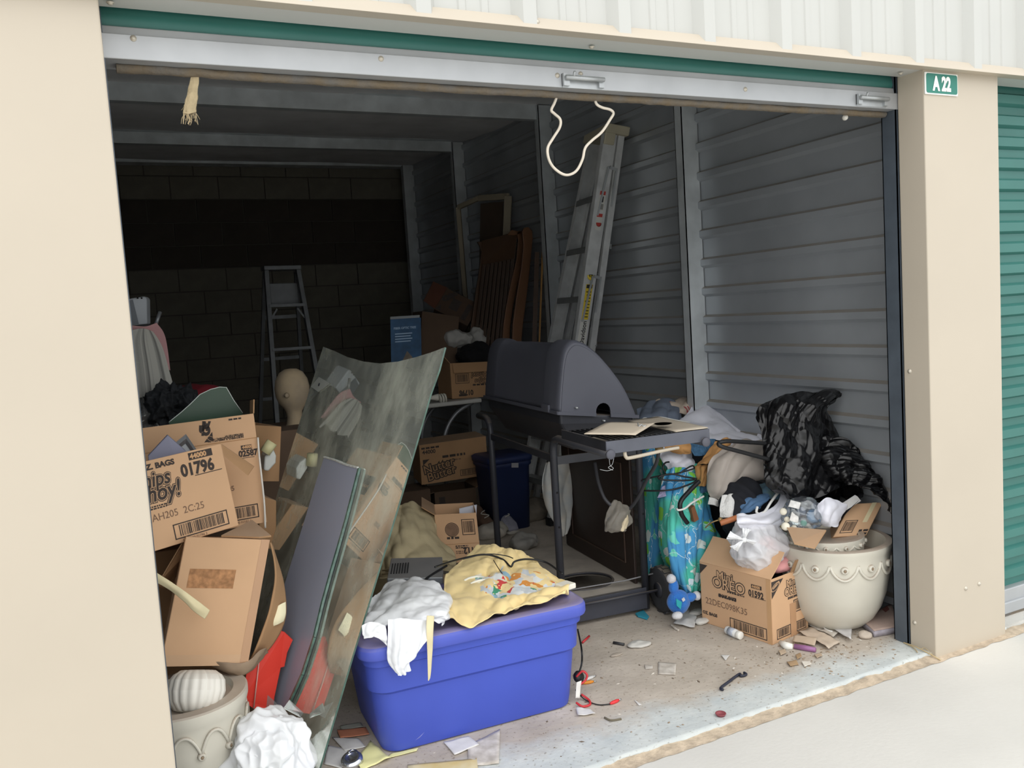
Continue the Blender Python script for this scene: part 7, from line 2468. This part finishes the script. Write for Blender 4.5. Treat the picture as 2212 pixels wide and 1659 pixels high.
sheet('paper_label', [at(1243, 1508, .40), at(1252, 1508, .40), at(1256, 1470, .41), at(1246, 1474, .41)], paper, parent=wr, thick=.001, curl=.002)
b = B().lathe([(.0, -.012), (.018, -.010), (.022, 0), (.018, .010), (0, .012)], at(1250, 1462, .46), 14, V(.3, -.8, .4))
obj('cable_hub', b, blackc, wr)
# debris by carton printed 01592 and the planter
flat('newspaper', 'crumpled newspaper in front of the scalloped planter', 'newspaper', ((1740, 1345), (1790, 1335), (1842, 1330), (1800, 1378)), paper2, seed=21, curl=.012, z=.014, group=LG)
flat('newspaper', 'standing torn newspaper corner with printed lines by the planter', 'newspaper', ((1790, 1352), (1838, 1382), (1843, 1325), (1800, 1332)), mat('newsprint', '#c5c3c2', .9, var=.10, vs=50), seed=22, curl=.006, z=.02, group=LG)
flat('paper_wrapper', 'crumpled tan wrapper beside the corner of carton printed 01592', 'wrapper', ((1722, 1362), (1755, 1356), (1815, 1385), (1790, 1400)), mat('tan_wrapper', '#c2b3a2', .8, var=.12, vs=30), seed=23, curl=.014, z=.014, group=LG)
b = B().tube([atz(1716, 1396, .010), atz(1740, 1400, .010), atz(1762, 1404, .010)], [.010, .011, .009], 12)
lp = thing('lotion_tube', 'purple tube with a white cap on the floor by the wrapper', 'tube', atz(1735, 1405, 0))
obj('tube_body', b, mat('purple_plastic', '#94658f', .4, var=.1), lp)
obj('cap', B().tube([atz(1686, 1388, .012), atz(1700, 1396, .012), atz(1712, 1397, .011)], [.010, .016, .011], 12), mat('white_cap', '#e2e1da', .4), lp)
sheet('tan_label', [atz(1712, 1385, .012), atz(1760, 1395, .012), atz(1765, 1378, .022), atz(1715, 1372, .022)], mat('tan_label', '#b7a692', .8), parent=lp, curl=.003)
pbk = thing('phone_book', 'dusty curled phone book lying by the door guide', 'book', atz(1900, 1360, 0))
q = [atz(1855, 1335, .03), atz(1888, 1362, .03), atz(1944, 1352, .03), atz(1925, 1308, .04)]
def bkf(u, v, z_): 
    p = q[0].lerp(q[1], v).lerp(q[3].lerp(q[2], v), u)
    return V(p.x, p.y, 0) + V(0, 0, z_ + .012 * (1 - u) * (1 - v) * .5 + .02 * u * u * (1 - v))
vs = [bkf(i / 9, j / 9, .028) for j in range(10) for i in range(10)]
b = B().add(vs, [(j * 10 + i, j * 10 + i + 1, (j + 1) * 10 + i + 1, (j + 1) * 10 + i) for j in range(9) for i in range(9)], 0, True)
obj('cover', b, mat('dusty_cover', '#b39d92', .85, var=.12, vs=12), pbk, solid=.002)
vs = [bkf(i / 9, j / 9, .014) for j in range(10) for i in range(10)]
b = B().add(vs, [(j * 10 + i, j * 10 + i + 1, (j + 1) * 10 + i + 1, (j + 1) * 10 + i) for j in range(9) for i in range(9)], 0, True)
obj('pages', b, mat('page_block', '#a09aa2', .9, var=.1, vs=60), pbk, solid=.024)
obj('cover_mark', B().prism([bkf(.70, .08, .031), bkf(.86, .05, .033), bkf(.88, .22, .032), bkf(.74, .26, .031)], V(0, 0, .001)), mat('maroon_ink', '#7a4a42', .8), pbk)
stn = lump('stone', V(*atz(1868, 1372, .012)), (.026, .022, .015), mat('pale_stone', '#c0b4a6', .95, var=.12, vs=25), seed=131, amp=.006, scale=20, sub=4, zmin=.0005)
tag(stn, 'small pale stone on the dirt in front of the phone book', 'stone')
b = B().tube(spline([atz(1786, 1350, .022), atz(1780, 1356, .022), atz(1790, 1362, .022), atz(1798, 1364, .022)], 14), .003, 6)
tag(obj('white_hook', b, wht), 'small white plastic hook on the crumpled newspaper', 'hook')
# brick-coloured leaf litter: tiny crumbs nobody could count
b = B()
rn_ = random.Random(11)
for i in range(520):
    x_, y_ = rn_.uniform(.45, 2.75), rn_.uniform(.06, 1.3)
    if rn_.random() < .55:
        x_, y_ = rn_.gauss(2.35, .22), rn_.gauss(.27, .10)
    if not (.02 < x_ < 2.78 and y_ > .05):
        continue
    r_ = rn_.uniform(.0015, .005)
    a = rn_.uniform(0, 6.28)
    ax_, ay_ = V(cos(a), sin(a), 0) * r_ * rn_.uniform(1, 2.5), V(-sin(a), cos(a), 0) * r_
    z_ = V(0, 0, r_ * .6)
    c_ = V(x_, y_, .0005)
    b.add([c_ - ax_, c_ + ay_, c_ + ax_, c_ - ay_, c_ + z_], [(0, 3, 4), (3, 2, 4), (2, 1, 4), (1, 0, 4)], rn_.choice((0, 0, 0, 1, 2)))
cr_ = obj('floor_crumbs', b, [mat('crumb_brown', '#94836f', .95), mat('crumb_white', '#d3cdc2', .9), mat('crumb_dark', '#6b5e50', .95)])
tag(cr_, 'crumbs of dirt and flakes scattered over the floor', 'debris', kind='stuff')
rn_ = random.Random(17)
for i, (u, v, w_, lb) in enumerate(((1690, 1408, 9, 'tan torn card flake nearest the crushed box corner'), (1712, 1432, 13, 'tan leaf-like flake in front of the purple tube'), (1742, 1432, 11, 'brown curled leaf in front of the purple tube'), (1768, 1415, 9, 'white paper flake right of the purple tube'), (1725, 1418, 7, 'pale sliver between the purple tube and the leaf'))):
    flat('torn_flake', lb, 'scrap', ((u - w_, v - 3), (u + w_ * .6, v - 6), (u + w_, v + 2), (u - w_ * .4, v + 7)), mat('flake_%d' % (i % 3), ('#b7a48d', '#a58a6a', '#d5cfc4')[i % 3], .9), seed=40 + i, curl=.008, z=.006, group='torn flakes on the floor')
b = B().tube(spline([atz(1952, 1388, .004), atz(1975, 1396, .010), atz(2000, 1408, .004), atz(2032, 1426, AZ + .004)], 24), .0022, 6)
b.tube(spline([atz(1952, 1388, .004), atz(1972, 1398, .006), atz(1982, 1409, .004)], 14), .0018, 6)
b.tube(spline([atz(1990, 1402, .008), atz(1998, 1400, .012), atz(2014, 1414, .004)], 12), .0012, 6)
tag(obj('dry_weed', b, mat('straw', '#b9a67e', .9)), 'dry straw weed lying at the foot of the tan pillar', 'weed')
b = B().tube(spline([atz(1306, 1550, .003), atz(1320, 1556, .004), atz(1342, 1553, .003)], 12), .0035, 6)
tag(obj('twig', b, mat('twig_brown', '#6d6656', .95)), 'short grey-brown twig on the dirt near the threshold', 'twig')
